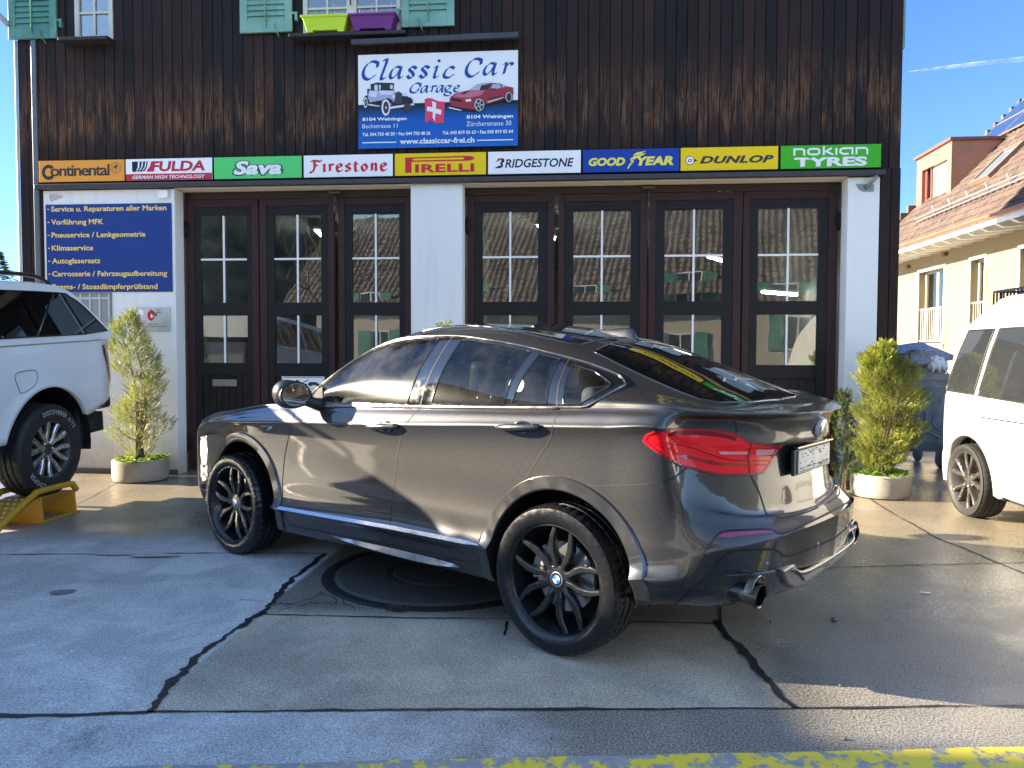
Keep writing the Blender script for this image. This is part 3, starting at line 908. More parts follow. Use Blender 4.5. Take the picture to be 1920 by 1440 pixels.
# copper dormer
dm = MB()
dm.box(10.9, 13.1, 15.10, 15.22, 5.9, 7.72); dm.box(10.9, 13.1, 17.25, 17.37, 5.9, 7.72)
dm.box(10.9, 11.0, 15.22, 17.25, 7.28, 7.72); dm.box(10.9, 11.0, 15.22, 15.36, 5.9, 7.28); dm.box(10.9, 11.0, 17.0, 17.25, 5.9, 7.28)
dorm = ypart(dm, 'dormer', COPPER)
mb = MB(); mb.box(10.82, 13.2, 15.02, 17.45, 7.72, 7.80); mb.build('dormer_roof', simple('copper_dark', (.2, .08, .06), .5, .3), dorm)
mb = MB(); mb.box(11.05, 11.08, 15.36, 16.55, 5.95, 7.28); mb.build('blind', simple('dormer_blind', (.62, .58, .48), .7), dorm)
mb = MB(); mb.box(11.0, 11.06, 16.55, 16.64, 5.95, 7.28); mb.box(11.0, 11.06, 16.86, 17.0, 5.95, 7.28); mb.build('frame', simple('red_brown_frame', (.12, .04, .035), .5), dorm)
mb = MB(); mb.box(11.1, 11.12, 16.64, 16.86, 5.95, 7.28); mb.build('pane', UPANE, dorm)
# windows with french railings
YF = simple('pale_frame', (.72, .7, .64), .5)
for (a, b, z0, z1) in YW:
    mb = MB(); t = .09
    mb.box(10.37, 10.40, a - t, a, z0 - t, z1 + t); mb.box(10.37, 10.40, b, b + t, z0 - t, z1 + t)
    mb.box(10.37, 10.40, a, b, z1, z1 + t); mb.box(10.34, 10.42, a - t, b + t, z0 - t - .03, z0 - .02)
    wn = ypart(mb, 'window', YF)
    mb = MB(); f = .07; n = max(1, round((b - a) / .8)); wv = (b - a) / n
    for k in range(n):
        p, q = a + k * wv, a + (k + 1) * wv
        mb.box(10.58, 10.64, p, p + f, z0, z1); mb.box(10.58, 10.64, q - f, q, z0, z1); mb.box(10.58, 10.64, p + f, q - f, z1 - f, z1); mb.box(10.58, 10.64, p + f, q - f, z0, z0 + f)
    mb.build('sash', simple('sash_grey', (.3, .29, .26), .5), wn)
    mb = MB(); mb.box(10.605, 10.612, a + .03, b - .03, z0 + .03, z1 - .03); mb.build('pane', UPANE, wn)
    mb = MB(); mb.box(10.9, 10.92, a - .2, b + .2, z0 - .2, z1 + .2); mb.build('curtain', simple('curtain_beige', (.3, .27, .22), .9), wn)
    mb = MB(); mb.box(10.44, 10.47, a, b, z0 + 1.02, z0 + 1.06); mb.box(10.44, 10.47, a, b, z0 + .06, z0 + .1)
    k = a + .05
    while k < b - .02:
        mb.box(10.45, 10.462, k, k + .018, z0 + .1, z0 + 1.02); k += .115
    mb.build('railing', simple('rail_pale', (.5, .48, .42), .5), wn)
mb = MB()
for yy, zz in ((16.6, 4.2), (14.2, 4.28)):
    mb.rbox(10.27, 10.40, yy - .12, yy + .12, zz - .05, zz + .05, .015)
ypart(mb, 'wall_lamp', simple('brown_lamp', (.2, .12, .07), .5))
mb = MB(); mb.box(9.1, 10.4, 3.6, 9.2, 1.75, 1.9)
bal = ypart(mb, 'balcony', simple('balcony_slab', (.5, .47, .4), .7))
mb = MB(); mb.box(9.1, 9.14, 3.6, 9.2, 2.78, 2.83); mb.box(9.14, 10.4, 9.16, 9.2, 2.78, 2.83); mb.box(9.1, 9.14, 3.6, 9.2, 2.0, 2.04); mb.box(9.14, 10.4, 9.16, 9.2, 2.0, 2.04)
k = 3.6
while k < 9.2: mb.box(9.105, 9.135, k, k + .03, 2.04, 2.78); k += .13
k = 9.25
while k < 10.4: mb.box(k, k + .03, 9.165, 9.195, 2.04, 2.78); k += .13
mb.build('railing', simple('rail_dark', (.09, .05, .04), .5), bal)
# snow guard rails, rooflight, solar panels
mb = MB(); mb.smooth = True
u0 = Vector((1, 0, 1.02)).normalized(); nn_ = Vector((-1.02, 0, 1)).normalized()
def rp(s, y, h): q = Vector((9.27, y, 4.52)) + u0 * s + nn_ * h; return q
for h in (.10, .2): mb.tube([rp(1.45, 1, h), rp(1.05, 15.0, h)], .02, 6)
k = 1.2
while k < 15:
    mb.tube([rp(1.35, k, .0), rp(1.45, k, .24)], .022, 5); k += .95
mb.build('snow_guard', simple('snow_guard_steel', (.45, .43, .4), .4, .6), roof)
mb = MB()
def rbx(mb, s0, s1, y0, y1, h0, h1):
    p = [rp(s, y, h) for h in (h0, h1) for s, y in ((s0, y0), (s0, y1), (s1, y1), (s1, y0))]
    mb.add(p, [(0, 1, 2, 3), (7, 6, 5, 4), (0, 4, 5, 1), (1, 5, 6, 2), (2, 6, 7, 3), (3, 7, 4, 0)])
rbx(mb, 2.1, 3.4, 12.6, 12.7, .02, .14); rbx(mb, 2.1, 3.4, 13.5, 13.6, .02, .14); rbx(mb, 2.1, 2.2, 12.7, 13.5, .02, .14); rbx(mb, 3.3, 3.4, 12.7, 13.5, .02, .14)
rl = mb.build('rooflight', simple('rooflight_frame', (.2, .12, .09), .5), roof)
mb = MB(); rbx(mb, 2.2, 3.3, 12.7, 13.5, .09, .1); mb.build('pane', simple('rooflight_pane', (.12, .16, .2), .06), rl)
m = NT('solar_cells'); c = m.coord()
br = m.n('ShaderNodeTexBrick', i_Vector=m.mapping(c, (6.2, 6.2, 6.2)), offset=0.0, i_Color1=(.02, .035, .07), i_Color2=(.025, .04, .08), i_Mortar=(.08, .1, .13), i_Scale=1.0)
br.inputs['Mortar Size'].default_value = .012; br.inputs['Brick Width'].default_value = 1; br.inputs['Row Height'].default_value = 1
m.bsdf(Base_Color=br.outputs[0], Roughness=.08, Coat_Weight=1.0)
SOLAR = m.mat
rows_n = ('bottom', 'middle', 'top')
cols_n = ('nearest the far gable', 'second from the far gable', 'third from the far gable', 'fourth from the far gable')
first = None
for r_ in range(3):
    for c_ in range(4):
        y1 = 17.2 - c_ * 1.72; s0 = 4.72 + r_ * 1.06
        lab = 'dark blue solar panel in the %s row, %s' % (rows_n[r_], cols_n[c_])
        t = empty('solar_panel', rp(s0, y1, .09), 0, lab, 'solar panel', 'solar panels on the tiled roof')
        if first is None:
            mb = MB(); org = rp(s0, y1, .09)
            def lb(mb, s0_, s1_, y0_, y1_, h0, h1):
                p = [u0 * s + Vector((0, y, 0)) + nn_ * h for h in (h0, h1) for s, y in ((s0_, y0_), (s0_, y1_), (s1_, y1_), (s1_, y0_))]
                mb.add(p, [(0, 1, 2, 3), (7, 6, 5, 4), (0, 4, 5, 1), (1, 5, 6, 2), (2, 6, 7, 3), (3, 7, 4, 0)])
            lb(mb, .02, 1.02, -1.68, -.02, .0, .035); pc = mb.build('cells', SOLAR, t)
            mb = MB()
            lb(mb, 0, .02, -1.7, 0, 0, .045); lb(mb, 1.02, 1.04, -1.7, 0, 0, .045); lb(mb, .02, 1.02, -1.7, -1.68, 0, .045); lb(mb, .02, 1.02, -.02, 0, 0, .045)
            pf = mb.build('frame', simple('alu_frame', (.4, .36, .33), .4, .6), t)
            first = t
        else:
            for q in (pc, pf):
                d = q.copy(); COL.objects.link(d); d.parent = t

# ================================================================== BUILDINGS OUTSIDE THE FRAME (mirrored in glass and paint, casting the shade)
def house(name, x0, x1, y0, y1, ze, pitch, ridge, wallm, roofm, label, wins=(), side=1):
    h = empty(name, ((x0 + x1) / 2, (y0 + y1) / 2, 0), 0, label, 'house')
    O = Vector(h.location)
    def P(mb, nm, mat, par=None):
        o = mb.build(nm, mat, None); o.parent = par or h
        if not par: o.location = -O
        return o
    mb = MB(); mb.box(x0, x1, y0, y1, 0, ze)
    ov = .6
    if ridge == 'x':
        ym = (y0 + y1) / 2; hz = ze + (y1 - y0) / 2 * pitch
        mb.prism([(y0, ze + .001), (y1, ze + .001), (ym, hz)], 'x', x0 + .01, x1 - .01)
        P(mb, 'wall', wallm)
        S = math.hypot((y1 - y0) / 2 + ov, ((y1 - y0) / 2 + ov) * pitch)
        mb = MB(); tile_rows(mb, (x0 - ov, y1 + ov, ze - ov * pitch + .12), (1, 0, 0), (0, -1, pitch), x1 - x0 + 2 * ov, S, row=.36, tile=.3)
        tile_rows(mb, (x0 - ov, y0 - ov, ze - ov * pitch + .12), (1, 0, 0), (0, 1, pitch), x1 - x0 + 2 * ov, S, row=.7, tile=.6)
    else:
        xm = (x0 + x1) / 2; hz = ze + (x1 - x0) / 2 * pitch
        mb.prism([(x0, ze + .001), (x1, ze + .001), (xm, hz)], 'y', y0 + .01, y1 - .01)
        P(mb, 'wall', wallm)
        S = math.hypot((x1 - x0) / 2 + ov, ((x1 - x0) / 2 + ov) * pitch)
        mb = MB(); tile_rows(mb, (x1 + ov, y0 - ov, ze - ov * pitch + .12), (0, 1, 0), (-1, 0, pitch), y1 - y0 + 2 * ov, S, row=.5, tile=.4)
        tile_rows(mb, (x0 - ov, y0 - ov, ze - ov * pitch + .12), (0, 1, 0), (1, 0, pitch), y1 - y0 + 2 * ov, S, row=.7, tile=.6)
    P(mb, 'roof', roofm)
    for (xa, xb, za, zb) in wins:
        mb = MB(); yy = y1 + .02
        mb.box(xa, xb, y1, y1 + .03, za, zb); wn = P(mb, 'window', MAT['white_paint'])
        mb = MB(); xm = (xa + xb) / 2
        mb.box(xa + .06, xm - .04, y1 + .03, y1 + .036, za + .06, zb - .06); mb.box(xm + .04, xb - .06, y1 + .03, y1 + .036, za + .06, zb - .06)
        o = mb.build('pane', simple('far_pane', (.05, .06, .07), .05), wn)
        mb = MB(); sw = (xb - xa) * .55
        mb.box(xa - sw - .04, xa - .04, y1 + .02, y1 + .06, za, zb); mb.box(xb + .04, xb + sw + .04, y1 + .02, y1 + .06, za, zb)
        mb.build('shutters', SHUTD, wn)
    return h
wins = [(x_, x_ + 1.1, z_, z_ + 1.5) for x_ in (-9, -4.6, 0.2, 5.4, 9.6) for z_ in (.9, 3.3)]
house('street_house', -13.5, 14, -36, -26, 4.3, 1.0, 'x', BEIGE, TILE_BROWN, 'beige house with brown tiled roof and green shutters across the street', wins).rotation_euler = (0, 0, R(12))
house('shade_house', -21, -11.5, -11.5, -5.72, 5.0, .8, 'y', PLASTER, TILE_BROWN, 'added white house with brown roof, unseen, standing left to shade the forecourt')  # unseen house added to keep the sun off the foreground
mb = MB(); mb.box(-15, -11.4, -5.7, -4.25, 0, 4.2)  # unseen block added to throw shade across the forecourt
sh_ = mb.build('shade_shed', TIMBER); tag(sh_, 'added flat roofed shed beyond the white pickup, unseen, placed for its shade', 'shed')

# wooded hills round the village, behind the camera
rh = random.Random(77); P = []
nh = 150
hs = [rh.uniform(24, 44) for _ in range(nh + 1)]
for i in range(nh + 1):
    a = R(178) + R(187) * i / nh; h = sum(hs[max(0, i - 3):i + 4]) / len(hs[max(0, i - 3):i + 4]) + rh.uniform(-1.2, 1.2)
    P.append([(r_ * math.cos(a), r_ * math.sin(a) - 8, max(-.5, h * f - .5)) for r_, f in ((118, 0), (128, .35), (140, .7), (152, .95), (165, 1.0), (200, .2))])
mb = MB(); mb.smooth = True; mb.grid(P)
o = mb.build('hills', simple('winter_woods', (.045, .05, .03), .9, var=.6, scale=.25, bump=1.0, bscale=1.2), fixn=True); tag(o, kind='structure')

# ================================================================== FOLIAGE
def leaf_mat(name, stops, rough=.55, trans=.25):
    m = NT(name); c = m.coord()
    isl = m.n('ShaderNodeNewGeometry').outputs['Random Per Island']
    k = m.math('ADD', m.math('MULTIPLY', isl, .45), m.math('MULTIPLY', m.mapr(m.noise(c, 5.5, 4), .3, .7), .55))
    col = m.ramp(k, stops)
    p = m.n('ShaderNodeBsdfPrincipled', i_Base_Color=col, i_Roughness=rough)
    t = m.n('ShaderNodeBsdfTranslucent', i_Color=m.mix(.5, col, (.5, .6, .1)))
    mx = m.n('ShaderNodeMixShader', i_0=trans, i_1=p.outputs[0], i_2=t.outputs[0])
    return m.surf(mx.outputs[0])
THUJA = leaf_mat('thuja_sunny', [(0, (.022, .03, .008)), (.3, (.06, .085, .012)), (.65, (.17, .18, .02)), (1, (.32, .29, .04))])
THUJA_D = leaf_mat('thuja_dry', [(0, (.06, .04, .02)), (.25, (.07, .075, .02)), (.5, (.15, .16, .04)), (.75, (.33, .30, .10)), (1, (.45, .34, .19))])
THUJA_B = leaf_mat('thuja_dark', [(0, (.012, .018, .008)), (.5, (.03, .045, .015)), (1, (.06, .08, .025))])
WEED = leaf_mat('weed_leaves', [(0, (.05, .11, .015)), (.5, (.12, .22, .03)), (1, (.26, .36, .07))], trans=.35)
BARK = simple('thuja_bark', (.16, .11, .08), .85, var=.4, scale=25, bump=.6, bscale=60)

def spray(mb, p, d, L, r, flat=.9):
    """a flat frond of small scale leaves"""
    d = d.normalized()
    side = d.cross(Vector((r.uniform(-1, 1), r.uniform(-1, 1), r.uniform(-.4, .4)))).normalized()
    n = r.randint(3, 5)
    for k in range(n):
        t = (k + .3) / n
        q = p + d * L * t
        w = L * .30 * (1 - t * .6)
        for s in (-1, 1):
            tip = q + (d * .75 + side * s * .85).normalized() * w * r.uniform(.8, 1.3) + Vector((r.uniform(-1, 1), r.uniform(-1, 1), r.uniform(-1, 1))) * w * .2
            bw = w * .20
            a = q - d * bw; b = q + d * bw
            mid = (q + tip) * .5
            mb.add([a, mid - d * bw * .9, tip, mid + d * bw * .9, b], [(0, 1, 2, 3, 4)])
    tip = p + d * L * 1.12
    mb.add([p + d * L * .75 - side * L * .05, tip, p + d * L * .75 + side * L * .05], [(0, 1, 2)])

def thuja(loc, H, prof, n, mat, seed, label, group, zb, L=.085, stems=5, gaps=0.0, lean=(0, 0), name='conifer_bush'):
    """prof(t)-> (radius x, centre offset x, radius y) at relative height t"""
    r = random.Random(seed)
    t_ = empty(name, loc, 0, label, 'bush', group)
    mb = MB()
    cl = [(r.uniform(0, 6.28), r.uniform(.05, .95), r.uniform(.10, .2)) for _ in range(34)]
    made = 0; tries = 0
    while made < n and tries < n * 6:
        tries += 1
        t = r.random() ** .85
        a = r.uniform(0, 2 * PI)
        rx, ox, ry = prof(t)
        # clumps stand out, hollows fall back
        f = .62
        for ca, ct, cw in cl:
            da = abs((a - ca + PI) % (2 * PI) - PI)
            f = max(f, 1.05 - ((da / .55) ** 2 + ((t - ct) / (cw * .6)) ** 2) * .5)
        if gaps and f < .7 and r.random() < gaps: continue
        rad = f * (r.random() ** .35)
        x = ox + rx * rad * math.cos(a); y = ry * rad * math.sin(a); z = zb + H * t
        out = Vector((math.cos(a) * .8, math.sin(a) * .8, 1.0 + r.uniform(-.3, .6)))
        spray(mb, Vector((x, y, z)), out + Vector((r.uniform(-.5, .5), r.uniform(-.5, .5), r.uniform(-.3, .3))), L * r.uniform(.7, 1.5), r)
        made += 1
    mb.build('foliage', mat, t_)
    mb = MB(); mb.smooth = True
    for k in range(stems):
        a = r.uniform(0, 6.28); rr = r.uniform(.0, .07)
        pts = [(rr * math.cos(a), rr * math.sin(a), zb - .12)]; top = r.uniform(.55, .95)
        for q in range(1, 6):
            tt = top * q / 5; rx, ox, ry = prof(tt)
            pts.append((ox * .9 + rx * .45 * math.cos(a + .2 * q) * tt + r.uniform(-.02, .02), ry * .45 * math.sin(a + .2 * q) * tt, zb + H * tt))
        mb.tube(pts, [.016, .014, .012, .009, .006, .003], 6)
        for q in range(7):
            i = r.randint(1, 4); p = Vector(pts[i]); rx, ox, ry = prof(min(1, (p.z - zb) / H)); b = r.uniform(0, 6.28)
            e = Vector((ox + rx * .85 * math.cos(b), ry * .85 * math.sin(b), p.z + r.uniform(.05, .22)))
            mb.tube([p, p.lerp(e, .5) + Vector((0, 0, -.02)), e], [.006, .004, .002], 5)
    mb.build('stem', BARK, t_)
    return t_

def interp(tab):
    def f(t):
        for (a, va), (b, vb) in zip(tab[:-1], tab[1:]):
            if t <= b:
                k = (t - a) / (b - a); k = k * k * (3 - 2 * k)
                return tuple(p + (q - p) * k for p, q in zip(va, vb))
        return tab[-1][1]
    return f
CONC = simple('planter_concrete', (.28, .25, .215), .8, var=.25, scale=7, bump=.35, bscale=120)
SOIL = simple('soil', (.05, .035, .025), .95, var=.4, scale=30, bump=.8)
def planter(x, y, r, h, label):
    t = empty('planter', (x, y, 0), 0, label, 'planter', 'round concrete planters along the garage front')
    mb = MB(); mb.smooth = True
    mb.lathe([(.01, .012), (r * .955, .012), (r * .985, .03), (r, .06), (r, h - .012), (r - .012, h), (r - .04, h), (r - .05, h - .015), (r - .05, h - .08)], 56)
    mb.build('bowl', CONC, t, autosmooth=40)
    mb = MB(); mb.lathe([(.01, h - .05), (r - .051, h - .07)], 40); mb.build('soil', SOIL, t)
    return t
PL = (-4.83, -.37); PR = (3.03, -.52); PMID = (-1.40, -.40)
planter(*PL, .29, .24, 'concrete planter under the thin brown-green conifer at the left pier')
planter(*PR, .28, .23, 'sunlit concrete planter under the bushy conifer right of the garage')
planter(*PMID, .29, .24, 'concrete planter hidden behind the dark car')

thuja((*PL, 0), 1.61, interp([(0, (.20, -.02, .2)), (.14, (.37, -.03, .28)), (.3, (.33, .02, .26)), (.5, (.27, .03, .22)), (.66, (.25, -.02, .2)), (.78, (.24, -.10, .17)), (.9, (.19, -.12, .13)), (1, (.05, -.08, .04))]),
      3300, THUJA_D, 3, 'sparse conifer with brown and green twigs in front of the left white pier', 'conifer bushes in planters', .24, .062, 7, .75)
thuja((*PR, 0), 1.28, interp([(0, (.14, 0, .14)), (.1, (.22, .0, .2)), (.3, (.36, .05, .27)), (.55, (.38, .06, .27)), (.75, (.34, .02, .24)), (.9, (.22, .0, .16)), (1, (.06, .02, .05))]),
      7000, THUJA, 4, 'full yellow-green conifer lit by the sun right of the garage doors', 'conifer bushes in planters', .23, .060, 7, .6)
thuja((2.76, -.20, 0), .95, interp([(0, (.10, 0, .1)), (.3, (.17, .03, .13)), (.7, (.15, .0, .11)), (1, (.04, .0, .04))]), 900, THUJA_B, 9,
      'small dark conifer squeezed between the white pier and the planter', 'conifer bushes in planters', .05, .07, 2)
thuja((*PMID, 0), 1.44, interp([(0, (.2, 0, .2)), (.2, (.3, 0, .25)), (.6, (.2, 0, .2)), (.9, (.10, .0, .1)), (1, (.04, .0, .04))]), 1200, THUJA, 12,
      'conifer of which only the tip shows above the car roof', 'conifer bushes in planters', .24, .085, 3)

def weeds(loc, n, R0, seed, label, zb=.215, lim=None):
    r = random.Random(seed)
    mb = MB()
    for k in range(n):
        a = r.uniform(0, 6.28) if not lim else r.uniform(*lim); rr = R0 * (.45 + .55 * r.random())
        c = Vector((rr * math.cos(a), rr * math.sin(a), zb))
        for q in range(r.randint(3, 7)):
            b = r.uniform(0, 6.28); L = r.uniform(.05, .13); up = r.uniform(.2, 1.1)
            d = Vector((math.cos(b), math.sin(b), up)).normalized(); s = Vector((-math.sin(b), math.cos(b), 0)) * L * .2
            m_ = c + d * L * .55; t_ = c + d * L + Vector((0, 0, -L * .22))
            mb.add([c, m_ - s, t_, m_ + s], [(0, 1, 2, 3)])
    o = mb.build('weeds', WEED); o.location = loc
    return tag(o, label, 'weeds', 'weeds growing in the planters')
weeds((*PL, 0), 80, .27, 21, 'bright green leafy weeds round the foot of the thin conifer')
weeds((*PR, 0), 70, .26, 22, 'yellow-green weeds round the foot of the full conifer')

# trees further off
def crown_tree(name, loc, H, Rr, n, mat, seed, label, conifer=True, bare=False):
    r = random.Random(seed)
    t = empty(name, loc, 0, label, 'tree')
    mb = MB(); mb.smooth = True
    mb.tube([(0, 0, -.2), (.05, 0, H * .4), (0, .05, H * .97)], [H * .022, H * .014, H * .003], 8)
    def branch(p, d, L, rad, dep):
        pts = [p]; q = p.copy()
        for k in range(4):
            d = (d + Vector((r.uniform(-.3, .3), r.uniform(-.3, .3), r.uniform(-.1, .25)))).normalized()
            q = q + d * L / 4; pts.append(q.copy())
        mb.tube(pts, [rad, rad * .8, rad * .6, rad * .45, rad * .3], 5)
        if dep:
            for k in range(4):
                dd = (d + Vector((r.uniform(-1, 1), r.uniform(-1, 1), r.uniform(-.3, .8)))).normalized()
                branch(pts[r.randint(1, 4)], dd, L * .6, rad * .45, dep - 1)
    if bare:
        for k in range(10):
            a = r.uniform(0, 6.28); branch(Vector((0, 0, H * r.uniform(.25, .75))), Vector((math.cos(a), math.sin(a), .8)), Rr * 1.2, H * .008, 2)
    mb.build('trunk', BARK, t)
    if not bare:
        mb = MB()
        for k in range(n):
            tt = r.random(); a = r.uniform(0, 6.28)
            rad = Rr * (1 - tt) ** .8 * (.35 + .65 * r.random() ** .5) * (.75 + .25 * math.sin(5 * a + tt * 23))
            p = Vector((rad * math.cos(a), rad * math.sin(a), H * (.12 + .88 * tt)))
            d = Vector((math.cos(a), math.sin(a), -.1)); s = Vector((-math.sin(a), math.cos(a), r.uniform(-.4, .4)))
            L = H * .045 * r.uniform(.6, 1.4)
            mb.add([p, p + d * L * .5 + s * L * .3, p + d * L, p + d * L * .5 - s * L * .3], [(0, 1, 2, 3)])
        mb.build('crown', mat, t)
    return t
crown_tree('conifer_tree', (-25.6, 23.0, 0), 5.9, 2.0, 2600, THUJA_B, 31, 'dark conifer far off at the left edge behind the pickup')
crown_tree('bare_tree', (-9.0, -20.5, 0), 9.5, 2.6, 0, None, 33, 'bare winter tree across the street, outside the picture', bare=True)

# ================================================================== WASTE CONTAINER AND RUBBISH BESIDE THE GARAGE
BIN = simple('grey_bin_plastic', (.13, .14, .15), .5, var=.2, scale=8, bump=.15)
wc = empty('waste_container', (4.05, 1.78, 0), 0, 'grey wheeled waste container with its lid half open beside the garage', 'waste container')
mb = MB()
x0, x1, y0, y1 = -.60, .60, -.42, .5
mb.add([(x0 + .08, y0 + .07, .30), (x1 - .08, y0 + .07, .30), (x1 - .08, y1 - .07, .30), (x0 + .08, y1 - .07, .30), (x0, y0, 1.12), (x1, y0, 1.12), (x1, y1, 1.12), (x0, y1, 1.12)],
       [(0, 3, 2, 1), (0, 1, 5, 4), (1, 2, 6, 5), (2, 3, 7, 6), (3, 0, 4, 7)])
mb.build('body', BIN, wc, bevel=.03)
mb = MB()
for a, b, c_, d in ((x0 - .04, x1 + .04, y0 - .04, y0 + .02), (x0 - .04, x1 + .04, y1 - .02, y1 + .04), (x0 - .04, x0 + .02, y0 + .02, y1 - .02), (x1 - .02, x1 + .04, y0 + .02, y1 - .02)):
    mb.box(a, b, c_, d, 1.10, 1.18)
mb.build('rim', BIN, wc, bevel=.012)
mb = MB(); mb.smooth = True     # moulded ribs on the front
sl = lambda z: y0 + .07 - (z - .30) / .82 * .07 - .008
def rib(pts): mb.tube([(u, sl(v), v) for u, v in pts], .014, 6)
rib([(-.45, 1.02), (.45, 1.02)]); rib(smooth_line([(-.36, .9), (-.1, .86), (.1, .86), (.3, .92), (.42, .88), (.38, .74), (.33, .58), (.42, .48)], 5)); rib([(.0, .72), (.24, .72), (.24, .5)])
rib(smooth_line([(-.4, .44), (0, .52), (.28, .46), (.42, .38)], 5)); rib(smooth_line([(-.36, .9), (-.42, .7), (-.36, .5), (-.42, .42)], 5))
mb.build('ribs', BIN, wc)
mb = MB(); mb.box(x0 + .02, x1 - .02, y0 + .0, y0 + .1, .22, .30); mb.build('base_beam', MAT['black_plastic'], wc, bevel=.01)
for sx in (-.48, .48):
    for sy in (-.28, .36):
        mb = MB(); mb.smooth = True; mb.lathe([(.02, -.03), (.085, -.03), (.1, -.018), (.1, .018), (.085, .03), (.02, .03)], 24, Matrix.Translation((sx, sy, .10)) @ Matrix.Rotation(PI / 2, 4, 'Y'))
        wl = mb.build('castor', MAT['rubber'], wc, autosmooth=35)
        mb = MB(); mb.box(sx - .05, sx - .04, sy - .03, sy + .03, .09, .23); mb.box(sx + .04, sx + .05, sy - .03, sy + .03, .09, .23); mb.box(sx - .05, sx + .05, sy - .04, sy + .04, .2, .23)
        mb.build('fork', MAT['grey_metal'], wl)
LID = simple('blue_grey_lid', (.14, .18, .24), .3, var=.2, scale=6)
mb = MB()
M_ = Matrix.Translation((x0 - .04, 0, 1.26)) @ Matrix.Rotation(R(-9), 4, 'Y') @ Matrix.Rotation(R(12), 4, 'X')
mb.rbox(.02, 1.22, -.46, .5, 0, .045, .015, M_)
for k in range(4): mb.rbox(.12, 1.1, -.42 + .1 * k, -.385 + .1 * k, .045, .06, .006, M_)
ld = mb.build('lid', LID, wc)
mb = MB(); mb.smooth = True
mb.tube([M_ @ Vector(q) for q in ((.55, -.3, .05), (.55, -.3, .13), (.72, -.3, .13), (.72, -.3, .05))], .014, 8)
mb.build('handle', MAT['black_plastic'], ld)
def sack(name, loc, r, sc, mat, seed, label, cat):
    bm = bmesh.new(); bmesh.ops.create_icosphere(bm, subdivisions=4, radius=r)
    rr = random.Random(seed); W = [(Vector((rr.uniform(-1, 1), rr.uniform(-1, 1), rr.uniform(-1, 1))).normalized(), rr.uniform(.03, .12), rr.uniform(3, 9), rr.uniform(0, 6)) for _ in range(14)]
    for v in bm.verts:
        d = v.co.normalized(); f = 1 + sum(a * math.sin(k * d.dot(n) * 2 + p) for n, a, k, p in W) * .35
        v.co = Vector((d.x * sc[0], d.y * sc[1], d.z * sc[2])) * r * f
        v.co.z = max(v.co.z, -r * sc[2] * .8)
    mb = MB(); mb.smooth = True; mb.bm(bm)
    o = mb.build(name, mat); o.location = loc
    return tag(o, label, cat)
sack('rubbish_bag', (4.34, 1.75, 1.22), .26, (1.3, .8, .95), simple('brown_bag', (.12, .105, .09), .4, var=.3), 1, 'bulging grey-brown rubbish bag under the open container lid', 'bag')
wb = sack('tied_bag', (4.40, 1.37, 1.31), .1, (1.15, .6, .9), simple('white_bag', (.75, .75, .77), .35), 2, 'small white knotted plastic bag on the container rim', 'bag')
mb = MB(); mb.smooth = True
for s in (-.05, .0, .05): mb.tube([(s, -.05, -.03), (s * 1.5, -.07, -.09), (s * 1.8 + .01, -.065, -.125)], [.012, .009, .006], 6)
mb.build('tied_ends', bpy.data.materials['white_bag'], wb)
mb = MB(); mb.rbox(-.045, .045, -.03, .03, 0, .16, .008, Matrix.Rotation(R(5), 4, 'Y'))
o = mb.build('food_carton', simple('orange_red_carton', (.55, .12, .03), .4, var=.5, scale=18)); o.location = (4.03, 1.34, 1.185); tag(o, 'red and orange carton standing on the container rim', 'carton')

# stacked bricks and pots seen past the corner of the garage
mb = MB(); mb.rbox(-.06, .06, -.06, .06, 0, .12, .006)
mb.lathe([(.02, .12), (.045, .12), (.055, .2), (.05, .2)], 14)
o = mb.build('clay_pot', simple('terracotta', (.33, .12, .07), .7)); 
o.location = (3.56, 1.6, 1.32); tag(o, 'small terracotta pot stacked on the container lid by the garage corner', 'pot')
# ================================================================== SIGNS
def sheet(name, col, rough=.5, coat=0.0):
    return simple(name, col, rough, coat=coat, var=.05, scale=3, spec=.25)
S_WHITE = sheet('sign_white', (.88, .88, .88)); S_BLUE = sheet('sign_blue', (.012, .045, .22)); S_ORANGE = sheet('sign_orange', (.80, .33, .045))
S_GREEN = sheet('sign_light_green', (.10, .62, .17)); S_YELLOW = sheet('sign_yellow', (.86, .60, .005)); S_GREEN2 = sheet('sign_green', (.055, .43, .02))
S_RED = sheet('print_red', (.60, .02, .045)); S_NAVY = sheet('print_navy', (.01, .018, .05)); S_LBLUE = sheet('print_blue', (.010, .085, .42)); S_YEL2 = sheet('print_yellow', (.86, .74, .10))
S_CRIM = sheet('print_crimson', (.50, .03, .06)); S_BLACK = MAT['black_letter']; S_WL = MAT['white_letter']; S_GOLD = sheet('print_gold', (.85, .60, .17))

